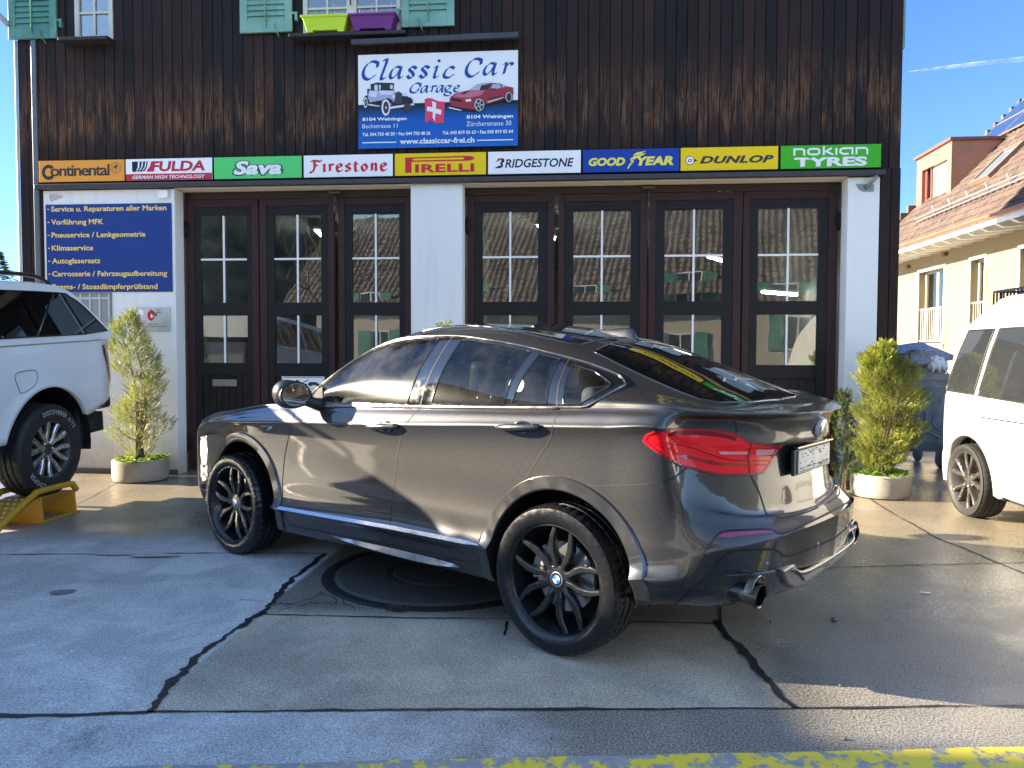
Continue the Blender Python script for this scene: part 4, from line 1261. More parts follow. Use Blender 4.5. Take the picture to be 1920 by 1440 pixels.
class Sign:
    """a flat board; u,v run 0..1 across its face"""
    def __init__(self, name, x0, x1, z0, z1, mat, label, group=None, y=-.030, th=.012, screws=((.02, .08), (.98, .08), (.02, .92), (.98, .92)), tilt=0.0):
        self.w = x1 - x0; self.h = z1 - z0
        self.e = empty(name, (x0, y, z0), 0, label, 'sign', group)
        mb = MB(); mb.box(0, self.w, -th, 0, 0, self.h); mb.build('panel', mat, self.e, bevel=.0015)
        self.yf = -th - .0012; self.k = 0
        if screws:
            mb = MB()
            for u, v in screws:
                mb.lathe([(.0001, -.004), (.0045, -.003), (.006, 0)], 10, Matrix.Translation((u * self.w, -th, v * self.h)) @ Matrix.Rotation(PI / 2, 4, 'X'))
                # heads sit on the panel
            mb.build('screws', MAT['screw'], self.e)
    def y(self):
        self.k += 1
        return self.yf - .0002 * self.k
    def part(self, mb, name, mat): return mb.build(name, mat, self.e)
    def text(self, s, u0, u1, v0, v1, mat, name='lettering', off=.0, shear=0.0, space=1.0, fit=True, y=None):
        mb = MB(); put_text(mb, s, u0 * self.w, u1 * self.w, v0 * self.h, v1 * self.h, y if y is not None else self.y(), off, shear, space, fit)
        return self.part(mb, name, mat)
    def poly(self, pts, mat, name='print', many=False):
        mb = MB()
        for P in (pts if many else [pts]):
            flat_poly(mb, [(u * self.w, v * self.h) for u, v in P], self.y())
        return self.part(mb, name, mat)

TX = [(-6.202, -5.170), (-5.151, -4.128), (-4.104, -3.088), (-3.063, -2.051), (-2.027, -1.013), (-.990, .020), (.043, 1.071), (1.084, 2.099), (2.126, 3.147)]
Z0, Z1 = 3.373, 3.615
TG = 'tyre brand signs in a row above the doors'
asp = 1.02 / .242
def ell(cu, cv, rv, n=28, a0=0, a1=2 * PI):   # circle in u,v on a tyre sign
    return [(cu + (x - cu), v) for x, v in [(cu + rv / asp * math.cos(a0 + (a1 - a0) * k / n), cv + rv * math.sin(a0 + (a1 - a0) * k / n)) for k in range(n)]]
# 1 Continental
s = Sign('tyre_sign', *TX[0], Z0, Z1, S_ORANGE, 'orange sign reading Continental with a horse emblem, first in the row', TG)
s.text('ontinental', .135, .83, .26, .80, S_BLACK, off=.018, space=.86)
mb = MB()
def arc_band(mb, cu, cv, ro, ri, a0, a1, s, n=26, sq=1.0):
    y = s.y(); vs = []; fs = []
    for k in range(n + 1):
        a = a0 + (a1 - a0) * k / n
        for r_ in (ro, ri): vs.append(((cu + r_ / asp * sq * math.cos(a)) * s.w, y, (cv + r_ * math.sin(a)) * s.h))
        if k: fs.append((2 * k - 2, 2 * k, 2 * k + 1, 2 * k - 1))
    mb.add(vs, fs)
arc_band(mb, .115, .46, .36, .20, R(40), R(320), s, sq=.95)
s.part(mb, 'capital_letter', S_BLACK)
mb = MB(); arc_band(mb, .905, .62, .27, .245, 0, 2 * PI, s); arc_band(mb, .905, .62, .19, .175, 0, 2 * PI, s)
s.part(mb, 'emblem_ring', simple('emblem_brown', (.35, .15, .03), .4))
hp = [(-.10, .02), (-.13, -.06), (-.06, .0), (-.02, -.02), (.0, -.12), (.03, -.12), (.02, -.01), (.05, .03), (.11, .0), (.10, .05), (.05, .08), (.06, .14), (.03, .17), (-.01, .12), (-.03, .06), (-.08, .06)]
s.poly([(.905 + x / asp, .62 + y) for x, y in hp], S_BLACK, 'horse_emblem')
# 2 Fulda
s = Sign('tyre_sign', *TX[1], Z0, Z1, S_WHITE, 'white and crimson sign reading FULDA German High Technology', TG)
s.poly([(.0, .0), (1, .0), (1, .30), (0, .30)], S_CRIM, 'crimson_band')
s.text('FULDA', .29, .92, .40, .88, S_CRIM, off=.035, shear=.12)
s.text('GERMAN HIGH TECHNOLOGY', .075, .92, .065, .23, S_WL, off=.02, shear=.2)
s.poly([(.075, .88), (.145, .88), (.14, .62), (.115, .40), (.08, .40), (.075, .5)], S_NAVY, 'swoosh')
s.poly([[(.165, .88), (.19, .88), (.183, .64), (.155, .46), (.10, .40), (.145, .50), (.162, .64)], [(.205, .88), (.23, .88), (.222, .64), (.19, .44), (.13, .40), (.18, .50), (.2, .66)], [(.245, .88), (.262, .88), (.25, .64), (.225, .44), (.16, .40), (.21, .48), (.238, .66)]], S_NAVY, 'swoosh_stripes', True)
s.poly([(.30, .88), (.285, .66), (.24, .40), (.33, .40), (.35, .88)], S_CRIM, 'swoosh_tail')
# 3 Sava
s = Sign('tyre_sign', *TX[2], Z0, Z1, S_GREEN, 'light green sign reading Sava in white slanted letters', TG)
s.text('Sava', .205, .800, .125, .845, S_NAVY, 'letter_outline', off=.085, shear=.22)
s.text('Sava', .222, .778, .175, .815, S_WL, off=.042, shear=.22)
# 4 Firestone
s = Sign('tyre_sign', *TX[3], Z0, Z1, S_WHITE, 'white sign reading Firestone in red letters', TG)
FR = dict()
mb = MB(); yy = s.y()
def blackletter(mb, body, u0, u1, v0, v1, s):
    tfw = (u1 - u0); 
    x = 0; paths = []
    G = {  # broad-pen skeletons in a 1-high box
        'F': (.85, [[(.05, .92), (.3, 1.0), (.85, .90)], [(.34, .98), (.36, .4), (.18, -.08), (.0, .0)], [(.36, .52), (.62, .56)]]),
        'i': (.36, [[(.1, .58), (.18, .62), (.18, .06), (.28, .0)]]),
        'r': (.52, [[(.08, .58), (.17, .62), (.17, .02)], [(.19, .5), (.34, .64), (.44, .54)]]),
        'e': (.6, [[(.12, .34), (.46, .42), (.40, .62), (.2, .62), (.10, .36), (.18, .02), (.38, -.02), (.50, .12)]]),
        's': (.56, [[(.44, .54), (.30, .66), (.12, .50), (.30, .32), (.44, .16), (.28, -.02), (.08, .08)]]),
        't': (.5, [[(.2, .86), (.2, .1), (.3, -.02), (.42, .06)], [(.06, .58), (.42, .62)]]),
        'o': (.64, [[(.3, .64), (.10, .34), (.28, -.02), (.50, .30), (.3, .64)]]),
        'n': (.66, [[(.08, .58), (.16, .62), (.16, .0)], [(.18, .48), (.36, .64), (.46, .5), (.46, .06), (.54, .0)]])}
    tot = sum(G[c][0] + .08 for c in body)
    for c in body:
        wd, st = G[c]
        for p in st: paths.append([(x + a, b) for a, b in p])
        x += wd + .08
    for i, p in enumerate(paths):
        tf = lambda a, b: ((u0 + a / tot * tfw) * s.w, (v0 + b * (v1 - v0)) * s.h)
        pen_stroke(mb, p, .17, R(38), s.yf - .0004 - .0002 * (i % 3), tf, .35)
blackletter(mb, 'Firestone', .07, .955, .26, .76, s)
s.k += 3
s.part(mb, 'lettering', S_RED)
s.poly(ell(.205, .80, .0).__class__([(.196, .74), (.212, .74), (.212, .80), (.196, .80)]), S_RED, 'letter_dot')
# 5 Pirelli
s = Sign('tyre_sign', *TX[4], Z0, Z1, S_YELLOW, 'yellow sign reading PIRELLI in red with a long stretched P', TG)
s.poly([(.115, .13), (.185, .13), (.185, .62), (.80, .62), (.84, .64), (.865, .68), (.872, .73), (.865, .78), (.84, .82), (.80, .84), (.115, .82)], S_RED, 'stretched_letter')
s.poly([(.20, .68), (.755, .69), (.765, .73), (.755, .77), (.20, .76)], S_YELLOW, 'letter_opening')
s.text('IRELLI', .225, .872, .13, .50, S_RED, off=.035, space=1.05)
# 6 Bridgestone
s = Sign('tyre_sign', *TX[5], Z0, Z1, S_WHITE, 'white sign reading BRIDGESTONE with a red flash on the B', TG)
s.text('RIDGESTONE', .185, .925, .27, .66, S_NAVY, off=.022, shear=.22)
s.poly([(.105, .70), (.165, .70), (.18, .62), (.172, .52), (.155, .48), (.165, .42), (.16, .32), (.135, .26), (.07, .26), (.12, .38), (.135, .36), (.14, .42), (.128, .46), (.142, .54), (.148, .61), (.137, .64)], S_NAVY, 'capital_letter')
s.poly([(.085, .52), (.11, .70), (.165, .70), (.13, .62)], S_RED, 'red_flash')
# 7 Goodyear
s = Sign('tyre_sign', *TX[6], Z0, Z1, sheet('sign_royal_blue', (.010, .05, .33)), 'royal blue sign reading GOODYEAR in yellow with a winged foot', TG)
s.text('GOOD', .06, .44, .27, .64, S_YEL2, off=.05, shear=.2)
s.text('YEAR', .555, .94, .26, .66, S_YEL2, off=.05, shear=.2)
s.poly([(.46, .14), (.475, .13), (.50, .30), (.53, .42), (.525, .5), (.56, .60), (.62, .70), (.655, .80), (.60, .78), (.66, .90), (.56, .84), (.53, .76), (.525, .66), (.49, .56), (.50, .46), (.485, .34)], S_YEL2, 'winged_foot')
s.poly([[(.493, .36), (.52, .40), (.516, .43), (.492, .40)], [(.535, .68), (.6, .74), (.6, .76), (.537, .71)], [(.505, .5), (.53, .53), (.528, .56), (.503, .53)]], sheet('foot_lines', (.010, .05, .33)), 'foot_lines', True)
# 8 Dunlop
s = Sign('tyre_sign', *TX[7], Z0, Z1, S_YELLOW, 'yellow sign reading DUNLOP in black slanted letters', TG)
s.text('DUNLOP', .195, .955, .29, .62, S_BLACK, off=.045, shear=.3, space=1.08)
s.poly([(.058, .58), (.095, .62), (.175, .44), (.095, .26), (.058, .30)], S_BLACK, 'arrow')
s.poly([(.063, .68), (.16, .46), (.10, .6)], S_BLACK, 'arrow_barb'); s.poly([(.063, .20), (.16, .42), (.10, .28)], S_BLACK, 'arrow_barb')
s.poly(ell(.095, .44, .20), S_BLACK, 'ring'); s.poly(ell(.095, .44, .175), S_WL, 'disc')
s.text('D', .070, .122, .37, .51, S_CRIM, 'emblem_letter', off=.05, shear=.3)
# 9 Nokian
s = Sign('tyre_sign', *TX[8], Z0, Z1, S_GREEN2, 'bright green sign reading nokian TYRES in white', TG)
s.text('TYRES', .135, .865, .075, .48, S_WL, off=.045, space=1.0)
def strokes(s, paths, w, mat, name):
    mb = MB(); y0 = s.y()
    for p in paths:
        P = [Vector((u * s.w, 0, v * s.h)) for u, v in p]; hw = w / 2
        vs = []; fs = []
        for i, q in enumerate(P):
            a = (P[i] - P[max(i - 1, 0)]).normalized() if i else (P[1] - P[0]).normalized()
            b = (P[min(i + 1, len(P) - 1)] - P[i]).normalized() if i < len(P) - 1 else a
            t = (a + b).normalized(); nn = Vector((-t.z, 0, t.x)); c_ = max(.4, nn.dot(Vector((-a.z, 0, a.x))))
            for k in (1, -1): vs.append((q.x + nn.x * hw / c_ * k, y0 - 1e-5 * i, q.z + nn.z * hw / c_ * k))
            if i: fs.append((2 * i - 2, 2 * i - 1, 2 * i + 1, 2 * i))
        mb.add(vs, fs); y0 -= .0002
    s.k += 2
    return s.part(mb, name, mat)
def rr(u0, u1, v0, v1): return [(u0 + .02, v0), (u1 - .02, v0), (u1, v0 + .06), (u1, v1 - .06), (u1 - .02, v1), (u0 + .02, v1), (u0, v1 - .06), (u0, v0 + .06), (u0 + .02, v0)]
strokes(s, [[(.135, .56), (.135, .84), (.215, .84), (.235, .78), (.235, .56)], rr(.275, .385, .60, .84), [(.43, .56), (.43, .95)], [(.44, .70), (.51, .86)], [(.455, .72), (.525, .57)], [(.555, .56), (.555, .86)],
            [(.72, .84), (.62, .84), (.595, .78), (.595, .66), (.62, .60), (.68, .60)], [(.715, .56), (.715, .86)], [(.755, .56), (.755, .84), (.84, .84), (.862, .78), (.862, .56)]], .021, S_WL, 'thin_lettering')

# ---- big garage sign ------------------------------------------------
m = NT('big_sign_print'); c = m.coord()
x, y, z = m.sep(c)
zz = m.math('ADD', z, m.math('MULTIPLY', x, -.006))
grad = m.ramp(m.mapr(zz, 0, 1.023, 0, 1, False), [(0, (.008, .13, .52)), (.30, (.006, .10, .42)), (.40, (.008, .05, .16)), (.452, (.006, .016, .03)), (.468, (.006, .016, .03)), (.470, (.86, .87, .88)), (1, (.88, .88, .88))])
m.bsdf(Base_Color=grad, Roughness=.5, Specular_IOR_Level=.25)
s = Sign('garage_sign', -2.436, -.665, 3.677, 4.70, m.mat, 'large blue and white Classic Car Garage sign with two car pictures', None, y=-.030,
         screws=((.01, .02), (.99, .02), (.01, .98), (.99, .98), (.33, .99), (.66, .99), (.34, .01), (.67, .01)))
def sg(cx, cy):
    u = (cx - 75) / 1685; top = 318 - 56 * u; bot = 1303 - 30 * u
    return u * s.w, (1 - (cy - top) / (bot - top)) * s.h
def sgu(cx, cy): a, b = sg(cx, cy); return a / s.w, b / s.h
mb = MB(); NIB = -R(36)
cap = 34; low = 31
def gl(paths, w, k0=0):
    for i, p in enumerate(paths): pen_stroke(mb, p, w, NIB, s.yf - .0004 - .0002 * ((i + k0) % 3), sg, .20, 7)
Cg = lambda dx, dy: [[(282 + dx, 445 + dy), (288 + dx, 392 + dy)], [(286 + dx, 402 + dy), (245 + dx, 384 + dy), (190 + dx, 402 + dy), (140 + dx, 465 + dy), (130 + dx, 530 + dy), (160 + dx, 570 + dy), (205 + dx, 568 + dy), (262 + dx, 522 + dy)]]
gl(Cg(0, 0), cap); gl(Cg(1093, -30), cap)
gl([[(343, 376), (385, 368), (355, 460), (322, 550), (334, 572), (372, 552)]], cap)
def ag(dx, dy): return [[(530 + dx, 447 + dy), (490 + dx, 440 + dy), (445 + dx, 470 + dy), (418 + dx, 522 + dy), (424 + dx, 556 + dy), (452 + dx, 556 + dy), (500 + dx, 510 + dy), (532 + dx, 450 + dy)], [(540 + dx, 442 + dy), (512 + dx, 530 + dy), (520 + dx, 560 + dy), (556 + dx, 540 + dy)]]
gl(ag(0, 0), low); gl(ag(990, -38), low)
def sgl(dx, dy): return [[(695 + dx, 462 + dy), (672 + dx, 440 + dy), (636 + dx, 446 + dy), (624 + dx, 472 + dy), (650 + dx, 498 + dy), (666 + dx, 528 + dy), (652 + dx, 552 + dy), (620 + dx, 558 + dy), (600 + dx, 532 + dy)]]
gl(sgl(0, 0), low); gl(sgl(135, -5), low, 1)
gl([[(882, 452), (915, 440), (887, 530), (895, 556), (932, 534)]], low)
gl([[(1095, 462), (1070, 440), (1030, 455), (992, 508), (990, 542), (1018, 556), (1058, 546), (1092, 515)]], low)
gl([[(1605, 420), (1640, 402), (1612, 515)], [(1625, 455), (1660, 410), (1695, 400), (1704, 424)]], low)
flat_poly(mb, [sg(*q) for q in circ(936, 378, 17, 17, 16)], s.yf - .0012)
gl([[(736, 655), (742, 615)], [(740, 625), (712, 612), (675, 622), (640, 660), (632, 695), (655, 712), (690, 710), (712, 690), (718, 668)]], 22)
def ag2(dx, dy): return [[(812 + dx, 646 + dy), (790 + dx, 640 + dy), (758 + dx, 662 + dy), (744 + dx, 695 + dy), (752 + dx, 710 + dy), (775 + dx, 700 + dy), (810 + dx, 648 + dy)], [(816 + dx, 642 + dy), (802 + dx, 695 + dy), (808 + dx, 708 + dy), (830 + dx, 696 + dy)]]
gl(ag2(0, 0), 20); gl(ag2(165, -3), 20)
gl([[(848, 655), (872, 642), (854, 705)], [(862, 670), (880, 645), (900, 640), (905, 652)]], 20)
gl([[(1062, 650), (1030, 636), (1002, 660), (1005, 685), (1034, 680), (1052, 655)], [(1010, 684), (1008, 702), (1050, 708), (1060, 728), (1030, 744), (995, 738), (992, 720), (1015, 706)], [(1052, 645), (1078, 640)]], 19)
gl([[(1100, 672), (1140, 660), (1146, 644), (1126, 636), (1098, 662), (1094, 692), (1114, 704), (1146, 686)]], 20)
s.k = 4
s.part(mb, 'title_lettering', sheet('title_blue', (.012, .075, .36)))
def st(body, x0, x1, y0, y1, off=.02, cy=None):
    a, b = sgu(x0, y1), sgu(x1, y0 - (x1 - x0) * .02)
    a2 = sgu(x0, y0)
    s.text(body, a[0], b[0], a[1], a2[1], S_WL, off=off)
st('8104 Weiningen', 118, 592, 975, 1022, .03); st('Bachstrasse 11', 118, 495, 1045, 1088, .0)
st('8104 Weiningen', 1225, 1712, 950, 1000, .03); st('Zürcherstrasse 30', 1225, 1692, 1018, 1068, .0)
st('Tel. 044 750 40 20 • Fax 044 750 40 26', 118, 846, 1134, 1172, .028); st('Tel. 043 819 03 63 • Fax 043 819 03 64', 972, 1712, 1118, 1156, .028)
st('www.classiccar-frei.ch', 518, 1308, 1196, 1256, .03)
q1 = lambda P: [sgu(*p) for p in P]
s.poly([q1([(118, 1234), (482, 1228), (482, 1240), (118, 1246)]), q1([(1338, 1212), (1712, 1205), (1712, 1217), (1338, 1224)])], S_WL, 'rule_line', True)
# flag
s.poly(q1([(782, 782), (820, 768), (860, 772), (905, 795), (950, 806), (1000, 808), (990, 900), (985, 1036), (940, 1032), (895, 1040), (850, 1005), (815, 1018), (786, 1036), (792, 900)]), sheet('flag_red', (.75, .06, .14)), 'flag')
s.poly(q1([(862, 800), (905, 820), (902, 880), (962, 896), (956, 945), (898, 930), (892, 1014), (868, 975), (870, 915), (806, 905), (812, 858), (866, 868)]), S_WL, 'flag_cross')
# vintage car picture
def pic(name, col, *polys): s.poly([q1(p) for p in polys], sheet('pic_' + name, col), name, True)
pic('vintage_shadow', (.02, .02, .03), [(122, 800), (150, 745), (200, 735), (330, 790), (330, 850), (290, 870), (200, 848), (140, 812)], [(420, 770), (470, 740), (600, 750), (660, 790), (650, 860), (600, 910), (560, 890), (420, 850)], [(172, 675), (205, 672), (205, 740), (175, 740)])
pic('vintage_body', (.42, .42, .60), [(190, 690), (300, 680), (470, 690), (480, 780), (420, 850), (330, 790), (200, 815), (178, 760)])
pic('vintage_highlight', (.70, .70, .82), [(300, 690), (460, 698), (440, 735), (310, 730)], [(195, 700), (280, 700), (270, 760), (190, 750)])
pic('vintage_roof', (.025, .035, .04), [(208, 625), (280, 606), (460, 612), (455, 690), (300, 690), (212, 690)])
pic('vintage_glass', (.62, .68, .74), [(250, 632), (285, 630), (285, 690), (250, 688)], [(300, 630), (318, 632), (316, 680), (298, 680)], [(418, 630), (448, 634), (446, 676), (416, 672)])
pic('vintage_fender', (.03, .03, .04), [(320, 830), (345, 785), (400, 768), (450, 800), (440, 840), (400, 810), (350, 815)], [(560, 800), (590, 760), (640, 765), (662, 800), (620, 800), (590, 830)])
pic('vintage_grille', (.06, .06, .075), [(470, 720), (505, 700), (545, 720), (545, 830), (468, 830)])
pic('vintage_bumper', (.72, .72, .75), [(412, 862), (670, 826), (676, 846), (416, 886)], [(440, 740), (470, 735), (470, 770), (442, 768)], [(560, 720), (592, 716), (595, 750), (562, 752)], [(180, 830), (300, 850), (310, 862), (190, 848)])
pic('vintage_tyre_white', (.8, .8, .78), circ(372, 870, 46, 86, 26), circ(155, 818, 22, 56, 22))
pic('vintage_wheel', (.05, .05, .06), circ(374, 870, 31, 64, 26), circ(157, 818, 14, 42, 22), circ(605, 870, 42, 46, 20))
pic('vintage_hub', (.5, .5, .55), circ(375, 872, 10, 18, 12), circ(157, 818, 5, 10, 10))
# red muscle car picture
pic('coupe_shadow', (.012, .012, .018), [(1040, 860), (1200, 905), (1320, 915), (1420, 850), (1640, 800), (1640, 770), (1300, 790)])
pic('coupe_body', (.34, .035, .06), [(1045, 800), (1060, 755), (1120, 715), (1250, 690), (1340, 625), (1480, 610), (1580, 620), (1650, 650), (1710, 660), (1715, 720), (1690, 780), (1640, 760), (1560, 800), (1420, 840), (1310, 890), (1180, 890), (1070, 865)])
pic('coupe_hood', (.55, .16, .20), [(1130, 722), (1255, 695), (1420, 690), (1380, 740), (1250, 770), (1090, 760)])
pic('coupe_stripe', (.05, .05, .06), [(1160, 730), (1215, 700), (1265, 695), (1200, 735)], [(1440, 775), (1480, 760), (1610, 740), (1612, 748), (1460, 790)])
pic('coupe_glass', (.40, .47, .60), [(1250, 690), (1345, 627), (1480, 618), (1440, 690)], [(1470, 690), (1500, 625), (1575, 628), (1585, 665)], [(1590, 625), (1640, 650), (1600, 662)])
pic('coupe_glass_dark', (.03, .035, .05), [(1380, 640), (1480, 620), (1442, 688), (1360, 690)], [(1470, 690), (1478, 672), (1530, 668), (1528, 684)])
pic('coupe_grille', (.02, .02, .025), [(1060, 772), (1120, 778), (1180, 795), (1180, 815), (1065, 798)], [(1050, 850), (1200, 880), (1260, 882), (1180, 900), (1060, 875)])
pic('coupe_lamp', (.85, .82, .78), [(1210, 790), (1270, 780), (1275, 805), (1225, 812)], [(1040, 866), (1180, 900), (1160, 905), (1045, 880)])
pic('coupe_tyre', (.03, .03, .035), circ(1360, 845, 58, 74, 26), circ(1668, 762, 40, 60, 24))
pic('coupe_rim', (.72, .70, .68), circ(1360, 845, 50, 66, 26), circ(1667, 762, 33, 52, 24))
pic('coupe_rim_dark', (.04, .04, .05), circ(1361, 846, 43, 59, 26), circ(1668, 763, 27, 46, 24))
pic('coupe_spokes', (.5, .5, .52), *[[(1361 + 8 * math.cos(a + .6), 846 + 10 * math.sin(a + .6)), (1361 + 40 * math.cos(a + .13), 846 + 55 * math.sin(a + .13)), (1361 + 40 * math.cos(a - .13), 846 + 55 * math.sin(a - .13)), (1361 + 8 * math.cos(a - .6), 846 + 10 * math.sin(a - .6))] for a in [k * 1.2566 for k in range(5)]])
pic('coupe_sill', (.8, .72, .72), [(1445, 812), (1612, 765), (1612, 772), (1448, 822)])

# ---- blue service sign ----------------------------------------------
s = Sign('service_sign', -6.155, -4.633, 2.112, 3.121, S_BLUE, 'dark blue service list sign with yellow German writing on the left pier', None, y=-.004, th=.008,
         screws=((.02, .97), (.98, .97), (.985, .03), (.5, .975), (.5, .02)))
LN = ['Service u. Reparaturen aller Marken', 'Vorführung MFK', 'Pneuservice / Lenkgeometrie', 'Klimaservice', 'Autoglasersatz', 'Carrosserie / Fahrzeugaufbereitung', 'Brems- / Stossdämpferprüfstand']
WD = [.963, .463, .795, .378, .435, .962, .885]
desc = lambda t: any(ch in t for ch in 'pgqy/')
for i, (t, uw) in enumerate(zip(LN, WD)):
    zc = .945 - i * .1478
    h0 = .028 if not desc(t) else .045
    top = .034 if 'ü' not in t and 'ä' not in t else .034
    s.text(t, .045, uw, zc - h0, zc + top, S_GOLD, off=.022)
    s.poly([(.014, zc - .004), (.032, zc - .004), (.032, zc + .006), (.014, zc + .006)], S_GOLD, 'dash')
# ---- member plaque ---------------------------------------------------
s = Sign('member_plaque', -5.09, -4.665, 1.655, 1.935, simple('brushed_alu', (.50, .53, .54), .35, .4, var=.08), 'small grey metal plaque with a red drop emblem on the left pier', None, y=-.004, th=.006, screws=((.03, .93), (.97, .93), (.97, .07)))
s.poly([(.03, .72), (.07, .61), (.18, .61), (.25, .72), (.25, .84), (.19, .93), (.08, .93), (.03, .84)], S_WHITE, 'sticker')
s.poly([(.355, .68), (.38, .80), (.47, .92), (.54, .80), (.56, .64), (.53, .50), (.46, .44), (.40, .48), (.36, .58)], S_RED, 'drop_emblem')
s.poly([(.47, .92), (.64, .70), (.60, .62), (.56, .66), (.545, .80)], simple('emblem_grey', (.12, .12, .12), .5), 'drop_shade')
s.poly([(.44, .66), (.47, .74), (.49, .66), (.53, .68), (.50, .56), (.45, .56)], S_WL, 'drop_letter')
s.text('AGVS', .60, .74, .86, .91, S_BLACK, off=.03, shear=.2); s.text('UPSA', .60, .74, .76, .81, S_BLACK, off=.03, shear=.2)
s.text('Mitglied des', .36, .62, .27, .33, S_BLACK, off=.01, shear=.2); s.text('Autogewerbe-Verbandes der Schweiz', .06, .90, .17, .23, S_BLACK, off=.01, shear=.2)
# ---- tow-away sign on the second leaf ------------------------------
s = Sign('tow_away_sign', -3.44, -2.93, .915, 1.14, S_WHITE, 'white tow-away warning sign with black border on the folding door', None, y=.215, th=.006, screws=((.025, .5),))
strokes(s, [[(.05, .05), (.95, .05), (.975, .10), (.975, .90), (.95, .95), (.05, .95), (.025, .90), (.025, .10), (.05, .05)]], .006, S_BLACK, 'border')
e2 = .51 / .225
ce = lambda r_: [(.17 + r_ / e2 * math.cos(2 * PI * k / 24), .66 + r_ * math.sin(2 * PI * k / 24)) for k in range(24)]
s.poly(ce(.17), S_CRIM, 'no_parking_ring'); s.poly(ce(.135), S_LBLUE, 'no_parking_disc'); 
strokes(s, [[(.12, .77), (.22, .55)], [(.12, .55), (.22, .77)]], .008, S_CRIM, 'no_parking_cross')
s.poly([[(.33, .60), (.33, .82), (.39, .82), (.43, .70), (.43, .62), (.60, .62), (.60, .57), (.33, .57)], [(.44, .64), (.62, .84), (.64, .82), (.47, .64)], [(.62, .62), (.66, .72), (.80, .72), (.88, .62), (.90, .56), (.62, .56)]] + [[(cx + .03 * math.cos(a), .555 + .06 * math.sin(a)) for a in [k * PI / 8 for k in range(16)]] for cx in (.38, .54, .68, .84)], S_BLACK, 'tow_truck', True)
for t, u0, u1, v in (('Widerrechtlich parkierte', .20, .80, .33), ('Fahrzeuge werden', .26, .74, .21), ('kostenpflichtig abgeschleppt', .15, .85, .09)): s.text(t, u0, u1, v, v + .085, S_BLACK, off=.0)

# ---- small things on the front --------------------------------------
mb = MB(); mb.rbox(-.057, .057, -.045, 0, -.045, .045, .006)
o = mb.build('sensor_box', MAT['white_paint']); o.location = (-4.712, -.001, 3.215); tag(o, 'small white plastic box at the top of the left pier', 'sensor')
mb = MB(); mb.prism([(-.04, .04), (.05, .03), (.11, .02), (.10, -.0), (.03, -.02), (-.03, -.04), (-.05, .0)], 'y', -.012, -.001)
o = mb.build('plaster_patch', simple('patch_grey', (.45, .43, .4), .8, var=.3, scale=20, bump=.4)); o.location = (-6.06, 0, 3.2); tag(o, 'grey filler patch above the blue service sign', 'patch')
fh = empty('flag_holder', (3.01, 0, 3.19), 0, 'grey steel flag holder slanting out from the right white pier', 'flag holder')
mb = MB(); mb.prism([(-.10, .02), (-.03, .02), (.085, .015), (.085, -.06), (-.02, -.06), (-.06, -.04)], 'y', -.008, -.001); mb.build('plate', MAT['grey_metal'], fh)
mb = MB(); mb.smooth = True; mb.tube([(0, -.01, -.02), (.075, -.12, .075)], .021, 12); mb.build('socket', MAT['grey_metal'], fh)
mb = MB()
for u, v in ((-.06, .0), (.05, -.03), (.05, .0)): mb.lathe([(.001, -.012), (.009, -.01), (.01, 0)], 8, Matrix.Translation((u, -.008, v)) @ Matrix.Rotation(PI / 2, 4, 'X'))
mb.build('bolts', MAT['chrome'], fh)
# flower boxes
def flower_box(x0, x1, mat, label, seed):
    W_ = x1 - x0
    t = empty('flower_box', ((x0 + x1) / 2, -.10, 4.912), 0, label, 'flower box', 'flower boxes on the upper window sill')
    h = .165
    mb = MB(); a, b = W_ / 2, .085; i = .82
    P = [(-a * i - .0, -b * .78, .02), (a * i, -b * .78, .02), (a * i, b * .78, .02), (-a * i, b * .78, .02), (-a, -b, h), (a, -b, h), (a, b, h), (-a, b, h)]
    mb.add(P, [(0, 3, 2, 1), (0, 1, 5, 4), (1, 2, 6, 5), (2, 3, 7, 6), (3, 0, 4, 7), (4, 5, 6, 7)])
    mb.build('trough', mat, t, bevel=.006)
    mb = MB()
    for q in ((-a - .012, a + .012, -b - .012, -b + .004), (-a - .012, a + .012, b - .004, b + .012), (-a - .012, -a + .004, -b + .004, b - .004), (a - .004, a + .012, -b + .004, b - .004)): mb.box(*q, h - .012, h + .012)
    mb.build('rim', mat, t, bevel=.003)
    mb = MB(); mb.box(-a * i, -a * i + .07, -b * .8, b * .8, 0, .03); mb.box(a * i - .07, a * i, -b * .8, b * .8, 0, .03); mb.build('feet', mat, t, bevel=.003)
    r = random.Random(seed); mb = MB(); mb.smooth = True
    for k in range(7):
        x = r.uniform(-a * .8, a * .8); H_ = r.uniform(.05, .17); dx = r.uniform(-.05, .05)
        mb.tube([(x, 0, h), (x + dx * .4, r.uniform(-.02, .02), h + H_ * .6), (x + dx, r.uniform(-.03, .03), h + H_)], [.0025, .002, .001], 5)
    mb.build('dry_stalks', simple('dry_stalk', (.45, .36, .25), .8), t)
flower_box(-3.02, -2.512, simple('lime_plastic', (.52, .72, .02), .45, var=.06), 'lime green plastic flower box on the window sill', 3)
flower_box(-2.494, -1.985, simple('purple_plastic', (.14, .012, .17), .4, var=.08), 'purple plastic flower box on the window sill', 4)
# ================================================================== DARK COUPE SUV
CAR = empty('parked_car', (0.40326, -4.09823, 0), 2.54001, 'dark grey coupe SUV with black wheels parked at an angle in front of the garage', 'car')

